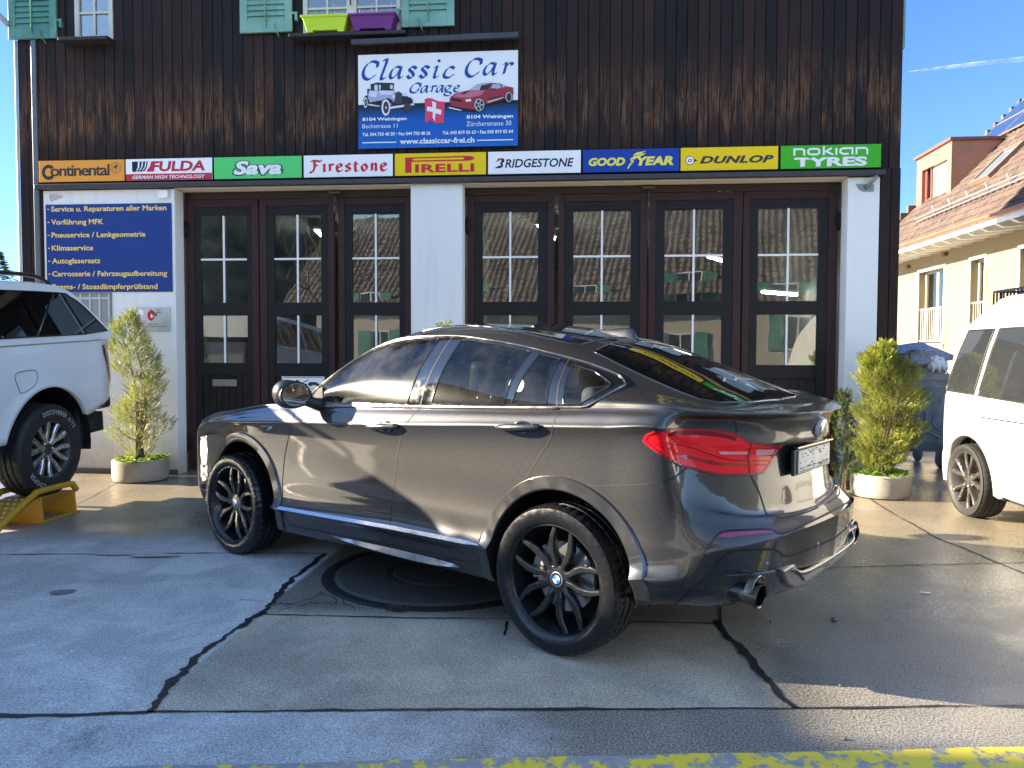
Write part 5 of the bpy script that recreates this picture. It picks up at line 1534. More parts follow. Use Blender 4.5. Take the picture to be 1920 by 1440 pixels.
def lin(tab):
    xs = [a for a, b in tab][::-1] if tab[0][0] > tab[-1][0] else [a for a, b in tab]
    ys = [b for a, b in tab][::-1] if tab[0][0] > tab[-1][0] else [b for a, b in tab]
    return lambda x: float(np.interp(x, xs, ys))
f_zc = lin([(3.3, .87), (2.81, .925), (1.95, .973), (1.29, 1.0), (.65, 1.035), (.3, 1.058), (0, 1.07), (-.3, 1.085), (-.6, 1.098)])
f_zb = lin([(3.3, .92), (2.81, .99), (2.42, 1.045), (2.05, 1.076), (1.59, 1.091), (.7, 1.126), (0, 1.154), (-.3, 1.172), (-.6, 1.172)])
f_zs = lin([(3.3, .395), (2.27, .405), (1.09, .442), (.43, .454), (-.6, .47)])
f_W = lin([(3.22, .872), (2.81, .918), (2.42, .926), (2.05, .925), (1.4, .926), (.74, .930), (.4, .936), (.05, .941), (-.28, .937), (-.55, .915)])
f_yb = lin([(3.22, .815), (2.81, .855), (2.42, .864), (2.05, .866), (1.4, .866), (.4, .866), (.05, .868), (-.28, .868), (-.55, .845)])
XC = [3.22, 2.81, 2.42, 2.05, 1.75, 1.42, 1.08, .74, .40, .05, -.28, -.55]
DY = [-.20, -.075, -.042, -.022, .004, -.006, -.034, -.034, -.017, -.004, .0, -.012, -.036]
def flank(x):
    low = float(np.clip((-.25 - x) / .2, 0, 1))
    W = f_W(x); zc = f_zc(x); zb = f_zb(x); zs = f_zs(x)
    z = [.235 + .07 * low + (1.2 - x) * .012, .25 + .07 * low + (1.2 - x) * .015, .305 + .06 * low, .385 + .02 * low, zs + .000, zs + .010, .60, .79, zc - .05, zc - .007, zc + .003, zc + (zb - zc) * .25, zc + (zb - zc) * .66]
    pts = [(x, W + d, zz) for d, zz in zip(DY, z)]
    pts.append((x, f_yb(x), zb))
    return pts
XF = [3.30, 3.48, 3.58, 3.62, 3.635, 3.64, 3.65, 3.65, 3.645, 3.64, 3.635, 3.625, 3.61, 3.59]
ZF = [.22, .23, .28, .37, .44, .47, .58, .66, .69, .71, .72, .735, .755, .775]
XR = [-.70, -.86, -.94, -.975, -.99, -.995, -.99, -.935, -.884, -.876, -.898, -.908, -.935, -.972]
ZR = [.30, .315, .37, .44, .50, .555, .625, .695, .785, .978, .994, 1.05, 1.118, 1.144]
cols = []
fl0 = flank(XC[0]); fl1 = flank(XC[-1])
def endcol(X, Z, dx, y, wz, fl, lipdx=None, lipy=None):
    out = []
    for r in range(14):
        d, yy = dx, y
        if lipdx is not None:
            k = float(np.clip((r - 6) / 6.0, 0, 1)); d = dx + (lipdx - dx) * k; yy = y + (lipy - y) * k
        narrow = {0: .90, 1: .95, 2: .98}.get(r, 1.0)
        out.append((X[r] + d, yy * narrow, Z[r] + (fl[r][2] - Z[r]) * wz))
    return out
cols.append(endcol(XF, ZF, 0, 0, 0, fl0))
cols.append(endcol(XF, ZF, -.03, .34, .08, fl0))
cols.append(endcol(XF, ZF, -.115, .65, .34, fl0))
cols.append(endcol(XF, ZF, -.245, .825, .66, fl0))
for x in XC: cols.append(flank(x))
cols.append(endcol(XR, ZR, .27, .815, .50, fl1, .33, .755))
cols.append(endcol(XR, ZR, .125, .66, .20, fl1, .185, .60))
cols.append(endcol(XR, ZR, .035, .36, .05, fl1, .058, .33))
cols.append(endcol(XR, ZR, 0, 0, 0, fl1))
# upper body: rail point and centre point of every column
UP = [((3.59, 0, .775), (3.59, 0, .775)), ((3.545, .25, .80), (3.50, 0, .82)), ((3.40, .46, .85), (3.33, 0, .883)), ((3.22, .55, .905), (3.12, 0, .943)),
      ((3.0, .58, .965), (2.90, 0, .998)), ((2.70, .60, 1.025), (2.65, 0, 1.05)), ((2.42, .66, 1.068), (2.40, 0, 1.088)),
      ((2.07, .79, 1.115), (2.20, 0, 1.14)), ((1.80, .725, 1.308), (1.94, 0, 1.33)), ((1.46, .665, 1.465), (1.60, 0, 1.50)), ((1.10, .635, 1.522), (1.18, 0, 1.598)),
      ((.74, .628, 1.522), (.78, 0, 1.597)), ((.40, .635, 1.470), (.42, 0, 1.556)), ((.05, .640, 1.385), (.05, 0, 1.474)), ((-.28, .625, 1.276), (-.29, 0, 1.350)),
      ((-.54, .60, 1.200), (-.55, 0, 1.248)), ((-.66, .57, 1.170), (-.74, 0, 1.178)), ((-.80, .49, 1.156), (-.86, 0, 1.160)), ((-.912, .28, 1.148), (-.93, 0, 1.150)), ((-.965, 0, 1.146), (-.965, 0, 1.146))]
for c_, (Rr, Cc) in zip(cols, UP):
    B = np.array(c_[13]); Rr = np.array(Rr, float); Cc = np.array(Cc, float)
    deg = np.linalg.norm(Rr - B)
    k = min(1.0, deg / .2)
    r14 = B + np.array((0, -.0012 * k * (1 if B[1] > .01 else 0), .010 * k))
    c_.append(tuple(r14))
    for t, bul in ((.36, .040), (.72, .035), (.94, .009)):
        p = r14 + (Rr - r14) * t; p[1] += bul * k; c_.append(tuple(p))
    for t, f in ((.09, .30), (.34, .68), (.67, .92), (1.0, 1.0)):
        tt = 1 - (1 - t) ** 2
        c_.append((Rr[0] + (Cc[0] - Rr[0]) * tt, Rr[1] * (1 - t), Rr[2] + (Cc[2] - Rr[2]) * f))
NET = np.array(cols)                       # columns x rows x 3

def spline_axis(A, counts):
    """cubic interpolation along axis 0 with three-point tangents; counts: samples per span"""
    d = np.sqrt(((A[1:] - A[:-1]) ** 2).sum(-1)); h = np.median(d, axis=tuple(range(1, d.ndim))) + 1e-4 if d.ndim > 1 else d
    h = np.maximum(np.percentile(d.reshape(d.shape[0], -1), 60, axis=1), 1e-3)
    n = A.shape[0]; T = np.zeros_like(A)
    sl = (A[1:] - A[:-1]) / h.reshape(-1, *([1] * (A.ndim - 1)))
    T[0] = sl[0]; T[-1] = sl[-1]
    for i in range(1, n - 1): T[i] = (sl[i - 1] * h[i] + sl[i] * h[i - 1]) / (h[i] + h[i - 1])
    out = []
    for i in range(n - 1):
        for k in range(counts[i]):
            t = k / counts[i]; t2, t3 = t * t, t ** 3
            out.append((2 * t3 - 3 * t2 + 1) * A[i] + (t3 - 2 * t2 + t) * h[i] * T[i] + (-2 * t3 + 3 * t2) * A[i + 1] + (t3 - t2) * h[i] * T[i + 1])
    out.append(A[-1])
    return np.array(out)
CU = [14, 12, 12, 14] + [max(8, int(round((a - b) / .016))) for a, b in zip(XC[:-1], XC[1:])] + [14, 14, 18, 18]
CV = [3, 4, 5, 6, 3, 11, 9, 8, 4, 2, 3, 4, 3, 2, 10, 10, 7, 5, 8, 8, 8]
D1 = spline_axis(NET, CU)
D2 = spline_axis(np.swapaxes(D1, 0, 1), CV)
SURF = np.swapaxes(D2, 0, 1).copy()        # nu x nv x 3
NU, NV = SURF.shape[:2]
CI = np.concatenate([[0], np.cumsum(CU)]); RJ = np.concatenate([[0], np.cumsum(CV)])
SURF[0, :, 1] = 0; SURF[-1, :, 1] = 0; SURF[:, -1, 1] = 0
du = np.gradient(SURF, axis=0); dv = np.gradient(SURF, axis=1)
NRM = np.cross(du, dv)
ln = np.linalg.norm(NRM, axis=2, keepdims=True)
NRM = np.where(ln > 1e-9, NRM / np.maximum(ln, 1e-12), np.array((0, 0, 1.0)))
ref = SURF - np.array((1.2, 0, .7))
if (NRM[NU // 2, NV // 3] * np.array((0, 1, 0))).sum() < 0: NRM = -NRM
# smooth degenerate ends
NRM[0, RJ[13]:] = NRM[1, RJ[13]:]; NRM[-1, RJ[13]:] = NRM[-2, RJ[13]:]
NRM[0, :, 1] = 0; NRM[-1, :, 1] = 0; NRM[:, -1, 1] = 0
NRM /= np.maximum(np.linalg.norm(NRM, axis=2, keepdims=True), 1e-9)

def bil(A, ij):
    ij = np.asarray(ij, float)
    i = np.clip(ij[..., 0], 0, NU - 1.000001); j = np.clip(ij[..., 1], 0, NV - 1.000001)
    a = i.astype(int); b = j.astype(int); u = (i - a)[..., None]; v = (j - b)[..., None]
    return A[a, b] * (1 - u) * (1 - v) + A[a + 1, b] * u * (1 - v) + A[a, b + 1] * (1 - u) * v + A[a + 1, b + 1] * u * v
def locate(pts, mode='3d', box=None):
    """surface parameters of points: '3d' nearest, 'side' by (x,z), 'rear' by (y,z), 'top' by (x,y)"""
    ax = {'3d': [0, 1, 2], 'side': [0, 2], 'rear': [1, 2], 'top': [0, 1]}[mode]
    if box is None:
        box = {'3d': (0, NU - 1, 0, NV - 1), 'side': (CI[3], CI[17], 0, RJ[18]), 'rear': (CI[15], NU - 1, 0, RJ[13]), 'top': (0, NU - 1, RJ[14], NV - 1)}[mode]
    i0, i1, j0, j1 = box
    sub = SURF[i0:i1 + 1, j0:j1 + 1][..., ax]
    out = []
    for p in pts:
        p = np.array(p, float)
        d = ((sub - p) ** 2).sum(-1)
        a, b = np.unravel_index(np.argmin(d), d.shape)
        ij = np.array((a + i0, b + j0), float)
        for _ in range(4):
            q = bil(SURF[..., ax], ij); e = .5
            gi = (bil(SURF[..., ax], ij + (e, 0)) - bil(SURF[..., ax], ij - (e, 0))); gj = (bil(SURF[..., ax], ij + (0, e)) - bil(SURF[..., ax], ij - (0, e)))
            J = np.stack([gi, gj], 1); st = np.linalg.lstsq(J, p - q, rcond=None)[0]
            ij = ij + np.clip(st, -1.5, 1.5)
            ij[0] = min(max(ij[0], i0), i1); ij[1] = min(max(ij[1], j0), j1)
        out.append(ij)
    return np.array(out)
# ---- split the body surface into parts --------------------------------
IJ = np.stack(np.meshgrid(np.arange(NU, dtype=float), np.arange(NV, dtype=float), indexing='ij'), -1)
LAB = np.zeros((NU - 1, NV - 1), int)
LOCK = np.zeros((NU, NV), bool)
LOCK[0] = LOCK[-1] = True; LOCK[:, -1] = True; LOCK[:, 0] = True
def inpoly(pts, poly):
    x, y = pts[..., 0], pts[..., 1]; ins = np.zeros(x.shape, bool); n = len(poly)
    for k in range(n):
        x1, y1 = poly[k]; x2, y2 = poly[(k + 1) % n]
        c_ = ((y1 > y) != (y2 > y))
        with np.errstate(divide='ignore', invalid='ignore'):
            ins ^= c_ & (x < (x2 - x1) * (y - y1) / (y2 - y1 + 1e-30) + x1)
    return ins
def seg_cross(p, q, poly):
    d = q - p; best = None
    for k in range(len(poly)):
        a = poly[k]; b = poly[(k + 1) % len(poly)]; e = b - a
        den = d[0] * e[1] - d[1] * e[0]
        if abs(den) < 1e-12: continue
        w_ = a - p
        t = (w_[0] * e[1] - w_[1] * e[0]) / den; u = (w_[0] * d[1] - w_[1] * d[0]) / den
        if 0 <= t <= 1 and -1e-9 <= u <= 1 + 1e-9: best = t if best is None else min(best, t)
    return best
LABELS = {'body': 0}
def region(name, poly_ij, only=None):
    """cut a region out of the surface; border vertices snap on to the outline"""
    LABELS.setdefault(name, len(LABELS)); lab = LABELS[name]
    poly = np.array(poly_ij, float)
    ins = inpoly(IJ, poly)
    cand = {}
    for di, dj in ((1, 0), (0, 1)):
        A = ins[:NU - di, :NV - dj]; B = ins[di:, dj:]
        for a, b in zip(*np.nonzero(A != B)):
            p = IJ[a, b]; q = IJ[a + di, b + dj]
            t = seg_cross(p, q, poly)
            if t is None: continue
            X = p + (q - p) * t
            order = ((a, b), (a + di, b + dj)) if t < .5 else ((a + di, b + dj), (a, b))
            for k, v in enumerate(order):
                dd = np.abs(X - IJ[v]).max()
                if LOCK[v] or dd > .75: continue
                if v not in cand or cand[v][0] > dd: cand[v] = (dd, X)
                break
    for v, (dd, X) in cand.items():
        IJ[v] = X; LOCK[v] = True
    cen = (IJ[:-1, :-1] + IJ[1:, :-1] + IJ[:-1, 1:] + IJ[1:, 1:]) / 4
    m_ = inpoly(cen, poly)
    if only is not None: m_ &= np.isin(LAB, [LABELS[o] for o in only])
    LAB[m_] = lab

def loc_smooth(pts, mode, n=6, closed=True, smooth=True, box=None):
    P = smooth_line(pts, n, closed) if smooth else pts
    return locate(P, mode, box)
def edge_poly(pts, n=4):
    out = []
    for a, b in zip(pts, pts[1:] + pts[:1]):
        for k in range(n): out.append(tuple(np.array(a) + (np.array(b) - np.array(a)) * k / n))
    return out

# wheel arches
ARCH = {'rear': (-.03, .372, .418), 'front': (2.68, .372, .435)}
arch_ij = {}
for k, (cx, cz, r) in ARCH.items():
    pts = [(cx + r * math.cos(a), cz + r * math.sin(a)) for a in np.linspace(R(-26), R(206), 60)]
    ij = locate(pts, 'side', (CI[2], CI[18], 0, RJ[9]))
    ij = np.vstack([ij, [[ij[-1][0], -1.5], [ij[0][0], -1.5]]])
    arch_ij[k] = ij
    region('hole', ij)
# side glass
DLO = [(1.90, 1.20), (1.755, 1.304), (1.647, 1.386), (1.525, 1.444), (1.393, 1.481), (1.256, 1.499), (1.074, 1.506), (.899, 1.506), (.766, 1.498), (.58, 1.476), (.454, 1.458), (.333, 1.438), (.214, 1.414), (.091, 1.388), (-.009, 1.364),
       (-.117, 1.331), (-.193, 1.303), (-.244, 1.273), (-.252, 1.262), (-.238, 1.231), (-.207, 1.196), (-.162, 1.172), (-.129, 1.165), (0, 1.160), (.41, 1.142), (.9, 1.124), (1.295, 1.108), (1.6, 1.098), (1.90, 1.09), (2.03, 1.09)]
dlo_ij = locate(smooth_line(DLO[:22], 3) + edge_poly(DLO[22:] + DLO[:1], 3)[:-3], 'side', (CI[6], CI[17], RJ[12], RJ[18]))
region('pillar', dlo_ij)
FG = [(1.86, 1.205), (1.742, 1.288), (1.63, 1.364), (1.508, 1.422), (1.376, 1.457), (1.24, 1.477), (1.103, 1.487), (.972, 1.489), (1.032, 1.128), (1.5, 1.112), (1.80, 1.104), (1.90, 1.12)]
RG = [(.802, 1.483), (.7, 1.476), (.57, 1.459), (.445, 1.441), (.312, 1.417), (.335, 1.158), (.842, 1.137)]
VG = [(.252, 1.405), (.126, 1.381), (.070, 1.172), (.285, 1.161)]
QG = [(.045, 1.354), (-.074, 1.325), (-.19, 1.274), (-.2, 1.258), (-.166, 1.207), (-.123, 1.181), (-.027, 1.176)]
sbox = (CI[5], CI[17], RJ[12], RJ[18])
glass_ij = {}
for nm, P in (('front_glass', FG), ('rear_glass', RG), ('vent_glass', VG), ('quarter_glass', QG)):
    ij = locate(edge_poly(P, 6), 'side', sbox); glass_ij[nm] = ij
    region(nm, ij)
# windscreen, rear window, roof panel in plan
def sym_top(P):  # closed with the centre line
    return P
tbox = (CI[5], NU - 1, RJ[15], NV - 1)
WS = [(2.27, .0), (2.24, .3), (2.17, .55), (2.07, .735), (1.80, .675), (1.50, .605), (1.45, .58), (1.42, .3), (1.41, 0)]
def top_ij(P, n=6):
    out = []
    for a, b in zip(P[:-1], P[1:]):
        for k in range(n): out.append(tuple(np.array(a) + (np.array(b) - np.array(a)) * k / n))
    out.append(P[-1])
    ij = locate(out, 'top', tbox)
    e = np.array([[ij[-1][0], NV + .5], [ij[0][0], NV + .5]])
    return np.vstack([ij, e])
ws_ij = top_ij(WS); region('windscreen', ws_ij)
RW = [(.085, 0), (.07, .3), (.03, .535), (-.133, .552), (-.315, .562), (-.46, .568), (-.56, .560), (-.625, .50), (-.69, .3), (-.715, 0)]
rw_ij = top_ij(RW); region('rear_window', rw_ij)
RP = [(1.34, 0), (1.35, .3), (1.36, .50), (.903, .505), (.578, .535), (.336, .545), (.19, .535), (.13, .50), (.14, .3), (.15, 0)]
rp_ij = top_ij(RP); region('roof_panel', rp_ij)
# tail lamps
LAMP = [(-.475, .925, 1.040), (-.49, .925, 1.068), (-.524, .92, 1.088), (-.566, .853, 1.095), (-.629, .709, 1.090), (-.723, .618, 1.078), (-.748, .580, 1.058), (-.776, .528, 1.026), (-.846, .327, 1.000), (-.838, .376, .928), (-.822, .434, .886),
        (-.792, .526, .883), (-.714, .671, .892), (-.66, .722, .908), (-.612, .78, .930), (-.572, .872, .968), (-.52, .914, 1.006)]
lb_ = (CI[13], NU - 1, RJ[5], RJ[13])
lamp_ij = locate([tuple(q) for q in edge_poly(LAMP, 4)], '3d', lb_)
# lower rear insert in gloss black, and the bumper underside
INS = [(-.60, .868, .30), (-.66, .85, .42), (-.728, .803, .50), (-.756, .79, .552), (-.806, .749, .598), (-.90, .58, .590), (-.925, .49, .545), (-.955, .3, .545), (-.975, .0, .545)]
ib = (CI[14], NU - 1, 0, RJ[8])
ins_ij = locate([tuple(np.array(a) + (np.array(b) - np.array(a)) * k / 4) for a, b in zip(INS[:-1], INS[1:]) for k in range(4)] + [INS[-1]], '3d', ib)
ins_ij = np.vstack([ins_ij, [[NU + .5, ins_ij[-1][1]], [NU + .5, -2], [ins_ij[0][0], -2]]])
region('bumper_insert', ins_ij)
# lower front grille, never seen from here but part of the car
GR = [(3.6, .0, .60), (3.58, .34, .59), (3.5, .58, .52), (3.5, .58, .34), (3.58, .3, .30), (3.62, 0, .30)]
gij = locate([tuple(np.array(a) + (np.array(b) - np.array(a)) * k / 4) for a, b in zip(GR[:-1], GR[1:]) for k in range(4)] + [GR[-1]], '3d', (0, CI[3], RJ[1], RJ[8]))
region('front_grille', np.vstack([gij, [[-1, gij[-1][1]], [-1, gij[0][1]]]]))
HL = [(3.32, .80, .80), (3.40, .70, .855), (3.52, .45, .80), (3.56, .40, .74), (3.45, .66, .72), (3.36, .80, .72), (3.24, .86, .79)]
region('headlight', locate(edge_poly(HL, 4), '3d', (0, CI[4] + 6, RJ[6], RJ[14])))

PV = bil(SURF, IJ); PN = bil(NRM, IJ); PN /= np.linalg.norm(PN, axis=-1, keepdims=True)
def emit(label, sides=(1, -1), off=0.0):
    """mesh data of one region on the chosen sides"""
    ids = np.argwhere(LAB == LABELS[label]); vs = []; fs = []; ns = []
    for s in sides:
        mp = {}
        def vid(i, j):
            if (i, j) not in mp:
                p = PV[i, j] + PN[i, j] * off; n = PN[i, j]
                mp[(i, j)] = len(vs); vs.append((p[0], p[1] * s, p[2])); ns.append((n[0], n[1] * s, n[2]))
            return mp[(i, j)]
        for i, j in ids:
            q = [vid(i, j), vid(i + 1, j), vid(i + 1, j + 1), vid(i, j + 1)]
            # outward winding
            a, b, c_ = (np.array(vs[k]) for k in (q[0], q[1], q[2])); d = np.array(vs[q[3]])
            nf = np.cross(c_ - a, d - b)
            if nf @ np.array(ns[q[0]]) < 0: q = q[::-1]
            fs.append(tuple(q))
    return vs, fs, ns
def car_mesh(name, mat, vs, fs, ns=None, parent=CAR):
    me = bpy.data.meshes.new(name); me.from_pydata(vs, [], fs); me.materials.append(mat)
    me.polygons.foreach_set('use_smooth', [True] * len(fs)); me.update()
    if ns is not None:
        try: me.normals_split_custom_set_from_vertices(ns)
        except Exception: pass
    o = bpy.data.objects.new(name, me); COL.objects.link(o); o.parent = parent
    return o

# ---- materials ---------------------------------------------------------
def paint(name, base, flake, metal=.8, rough=.46, liner=(.01, .01, .011)):
    m = NT(name); c = m.coord()
    fl = m.n('ShaderNodeTexVoronoi', i_Vector=c, i_Scale=900.0)
    k = m.mapr(m.sep(fl.outputs['Color'])[0], .55, 1.0)
    col = m.mix(m.math('MULTIPLY', k, .3), base, flake)
    peel = m.noise(c, 55, 2)
    p = m.n('ShaderNodeBsdfPrincipled', i_Base_Color=col, i_Metallic=metal, i_Roughness=rough, i_Coat_Weight=1.0, i_Coat_Roughness=.025)
    m.set(p.inputs['Coat Normal'], m.bump(peel, .012, .01))
    d = m.n('ShaderNodeBsdfDiffuse', i_Color=liner)
    mx = m.n('ShaderNodeMixShader', i_0=m.n('ShaderNodeNewGeometry').outputs['Backfacing'], i_1=p.outputs[0], i_2=d.outputs[0])
    return m.surf(mx.outputs[0])
PAINT = paint('dark_grey_metallic', (.034, .033, .034), (.19, .18, .165))
GL_F = glass('front_side_glass', (.82, .90, .86), 1.45, 0.0, .0, .075, k=.9, haze=.4)  # dust film on the side glass, made strong to stand in for glare
GL_R = glass('rear_side_glass', (.74, .82, .82), 1.45, 0.0, .0, .03, k=.9, haze=.1)
GL_B = glass('rear_window_glass', (.10, .11, .115), 1.52, 0.0, .03)
GL_W = glass('windscreen_glass', (.70, .78, .72), 1.5, 0.0, .02)
m = NT('red_lamp_lens'); c = m.coord()
x, y, z = m.sep(c)
m.bsdf(Base_Color=m.mix(m.noise(c, 9, 3), (.85, .004, .012), (.95, .012, .020)), Roughness=.25, Coat_Weight=.35, Coat_Roughness=.02, Specular_IOR_Level=.2)
LENS = m.mat
LENSD = simple('dark_red_lens', (.22, .003, .008), .35, coat=.0, spec=.2)

# ---- body and glazing ---------------------------------------------------
car_mesh('body', PAINT, *emit('body'))
for s in (1, -1):
    pl = car_mesh('pillar_trim', MAT['gloss_black'], *emit('pillar', (s,)))
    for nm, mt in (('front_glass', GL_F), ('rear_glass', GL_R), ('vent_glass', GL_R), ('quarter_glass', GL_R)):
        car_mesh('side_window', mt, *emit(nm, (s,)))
    car_mesh('headlight', simple('headlight_lens', (.06, .065, .07), .12, coat=.4), *emit('headlight', (s,)))
car_mesh('windscreen', GL_W, *emit('windscreen'))
car_mesh('rear_window', GL_B, *emit('rear_window'))
car_mesh('glass_roof', MAT['gloss_black'], *emit('roof_panel'))
INSM = simple('dark_grey_gloss', (.014, .014, .015), .3, .2, coat=1.0)
car_mesh('bumper_insert', INSM, *emit('bumper_insert'))
car_mesh('front_grille', MAT['black_plastic'], *emit('front_grille'))

# ---- lines on the surface ------------------------------------------------
def on_surf(ij, off=0.0):
    P = bil(SURF, ij); N_ = bil(NRM, ij); N_ = N_ / np.linalg.norm(N_, axis=-1, keepdims=True)
    return P + N_ * off, N_
def dens(ij, n=5, closed=False):
    return np.array(smooth_line([tuple(q) for q in ij], n, closed))
def gap(mb, pts, mode='3d', w=.0065, off=.0012, n=6, box=None, sides=(1, -1), ij=None, closed=False):
    if ij is None: ij = locate(smooth_line(pts, n, closed), mode, box)
    P, N_ = on_surf(ij, off); L = len(P)
    for s in sides:
        vs = []; fs = []
        for i in range(L):
            t = P[(i + 1) % L if closed else min(i + 1, L - 1)] - P[i - 1 if (closed or i) else 0]
            sd = np.cross(N_[i], t); sd /= np.linalg.norm(sd) + 1e-12
            for k in (-1, 1):
                q = P[i] + sd * w * .5 * k; vs.append((q[0], q[1] * s, q[2]))
            if i: fs.append((2 * i - 2, 2 * i - 1, 2 * i + 1, 2 * i) if s > 0 else (2 * i, 2 * i + 1, 2 * i - 1, 2 * i - 2))
        if closed: fs.append((2 * L - 2, 2 * L - 1, 1, 0) if s > 0 else (0, 1, 2 * L - 1, 2 * L - 2))
        mb.add(vs, fs)
def bead(mb, ij, r, off=.0, closed=True, sides=(1, -1), n=6):
    P, N_ = on_surf(ij, off)
    for s in sides: mb.tube([(p[0], p[1] * s, p[2]) for p in P], r, n, closed=closed)
mb = MB()
DF = [(2.061, .881, 1.062), (2.041, .923, .978), (2.126, .906, .834), (2.178, .897, .691), (2.185, .898, .50), (2.165, .893, .36), (2.12, .88, .295)]
DB = [(.925, .879, 1.112), (.973, .921, 1.035), (1.023, .918, .964), (1.073, .909, .856), (1.11, .9, .703), (1.128, .893, .519), (1.107, .901, .36)]
DR = [(-.005, .875, 1.150), (-.02, .941, 1.076), (.012, .929, 1.004), (.084, .924, .918), (.16, .92, .815)]
DS = [(2.12, .878, .298), (1.593, .885, .312), (1.13, .892, .334), (.848, .896, .342), (.60, .898, .340), (.49, .903, .355), (.452, .918, .401), (.444, .903, .507)]
for q in (DF, DB, DR, DS): gap(mb, q)
gap(mb, [(.883, 1.506), (.905, 1.32), (.927, 1.118)], 'side', box=sbox)
gap(mb, [(.088, 1.388), (.045, 1.27), (.006, 1.160)], 'side', box=sbox)
gap(mb, [(-.19, .919, .818), (-.412, .918, .846), (-.547, .897, .871), (-.59, .84, .894), (-.612, .78, .925)])
gap(mb, [(-.563, .566, 1.215), (-.66, .60, 1.182), (-.725, .608, 1.14), (-.752, .60, 1.10), (-.748, .588, 1.07)])
gap(mb, [(-.792, .526, .885), (-.813, .486, .807), (-.828, .470, .755), (-.850, .46, .712), (-.885, .42, .690), (-.915, .25, .684), (-.925, .0, .684)], w=.008)
gap(mb, [(3.45, .68, .868), (3.25, .80, .905), (2.9, .855, .982), (2.56, .858, 1.034), (2.2, .86, 1.075)])
gap(mb, [(3.18, .86, .74), (3.12, .868, .68), (3.10, .87, .62)])
gap(mb, None, ij=lamp_ij, closed=True, w=.006)
car_seams = mb.build('panel_gaps', MAT['seam_black'], CAR)

from mathutils.geometry import delaunay_2d_cdt
def patch(mb, ij, off, s=1, step=1.0, skirt=.004):
    """a piece of the body surface inside an outline, lifted off it, with a turned-down edge"""
    ij = np.asarray(ij, float); n = len(ij)
    lo = ij.min(0); hi = ij.max(0)
    gi, gj = np.meshgrid(np.arange(math.floor(lo[0]), hi[0] + 1, step), np.arange(math.floor(lo[1]), hi[1] + 1, step), indexing='ij')
    g = np.stack([gi.ravel(), gj.ravel()], 1); g = g[inpoly(g, ij)]
    if len(g):
        d = np.abs(g[:, None, :] - ij[None]).max(-1).min(1); g = g[d > .3]
    pts = [Vector(q) for q in ij] + [Vector(q) for q in g]
    r_ = delaunay_2d_cdt(pts, [], [list(range(n))], 1, 1e-6)
    vv = np.array([tuple(q) for q in r_[0]])
    P, N_ = on_surf(vv, off)
    vs = [(p[0], p[1] * s, p[2]) for p in P]; fs = []
    for f in r_[2]:
        a, b, c_ = (np.array(P[k]) for k in f[:3]); nf = np.cross(b - a, c_ - a)
        ok = nf @ N_[f[0]] > 0
        f = tuple(f) if ok == (s > 0) else tuple(f[::-1])
        fs.append(f)
    mb.add(vs, fs)
    A, NA = on_surf(ij, off); B = A - NA * skirt
    vs = [(p[0], p[1] * s, p[2]) for p in A] + [(p[0], p[1] * s, p[2]) for p in B]
    mb.add(vs, [(k, (k + 1) % n, n + (k + 1) % n, n + k) for k in range(n)])
    return mb
TRIM = simple('dark_bright_trim', (.16, .15, .145), .18, .9, coat=.6)
bl = locate(smooth_line([(2.03, 1.080), (1.6, 1.092), (1.295, 1.102), (.9, 1.118), (.41, 1.136), (0, 1.154)], 8), 'side', sbox)
def beads(name, ij, r, off, mat, closed=True):
    for s in (1, -1):
        mb = MB(); mb.smooth = True; bead(mb, ij, r, off, closed, (s,)); mb.build(name, mat, CAR)
beads('window_surround', dlo_ij, .0075, .002, TRIM)
for nm in glass_ij: beads('window_seal', glass_ij[nm], .0045, .001, MAT['gloss_black'])
for q in (ws_ij, rw_ij, rp_ij): beads('screen_seal', q[:-2], .005, .0, MAT['gloss_black'], False)
# belt moulding and the vertical bar at the rear quarter
beads('belt_moulding', bl, .009, .003, TRIM, False)

# ---- wheel arch trims, liners -------------------------------------------
for key, (cx, cz, r) in ARCH.items():
    a0, a1 = (-22, 206) if key == 'rear' else (-24, 200)
    rows = []
    ang = np.linspace(R(a0), R(a1), 56); wd = .058
    def ring(rr_, off):
        ij = locate([(cx + rr_ * math.cos(a), cz + rr_ * math.sin(a)) for a in ang], 'side', (CI[2], CI[18], 0, RJ[10]))
        P, N_ = on_surf(ij, 0.0); P = P + np.array((0, off, 0)); return P
    base = ring(r + .004, 0)
    base = ring(r - .008, 0)
    R0 = base + np.array((0, -.09, 0)); R1 = base + np.array((0, .011, 0))
    prof = [R0, R1, ring(r - .001, .015), ring(r + wd - .006, .0115), ring(r + wd, -.001)]
    for s in (1, -1):
        P = [[(p[0], p[1] * s, p[2]) for p in Rr] for Rr in prof]
        mb = MB(); mb.smooth = True; mb.grid(P if s > 0 else P[::-1])
        mb.build('wheel_arch_trim', simple('arch_paint', (.05, .049, .05), .34, .7, coat=1.0), CAR, autosmooth=32)
    # liner tub
    for s in (1, -1):
        mb = MB(); mb.smooth = True
        P = []
        for yy in (.84, .70, .52): P.append([(cx + (r + .02) * math.cos(a), yy * s, max(.30, cz + (r + .02) * math.sin(a))) for a in np.linspace(R(-8), R(188), 30)])
        mb.grid(P)
        c0 = [(cx, .52 * s, cz)] + P[-1]
        mb.add(c0, [(0, k, k + 1) for k in range(1, 30)])
        mb.build('wheel_housing', MAT['seam_black'], CAR)

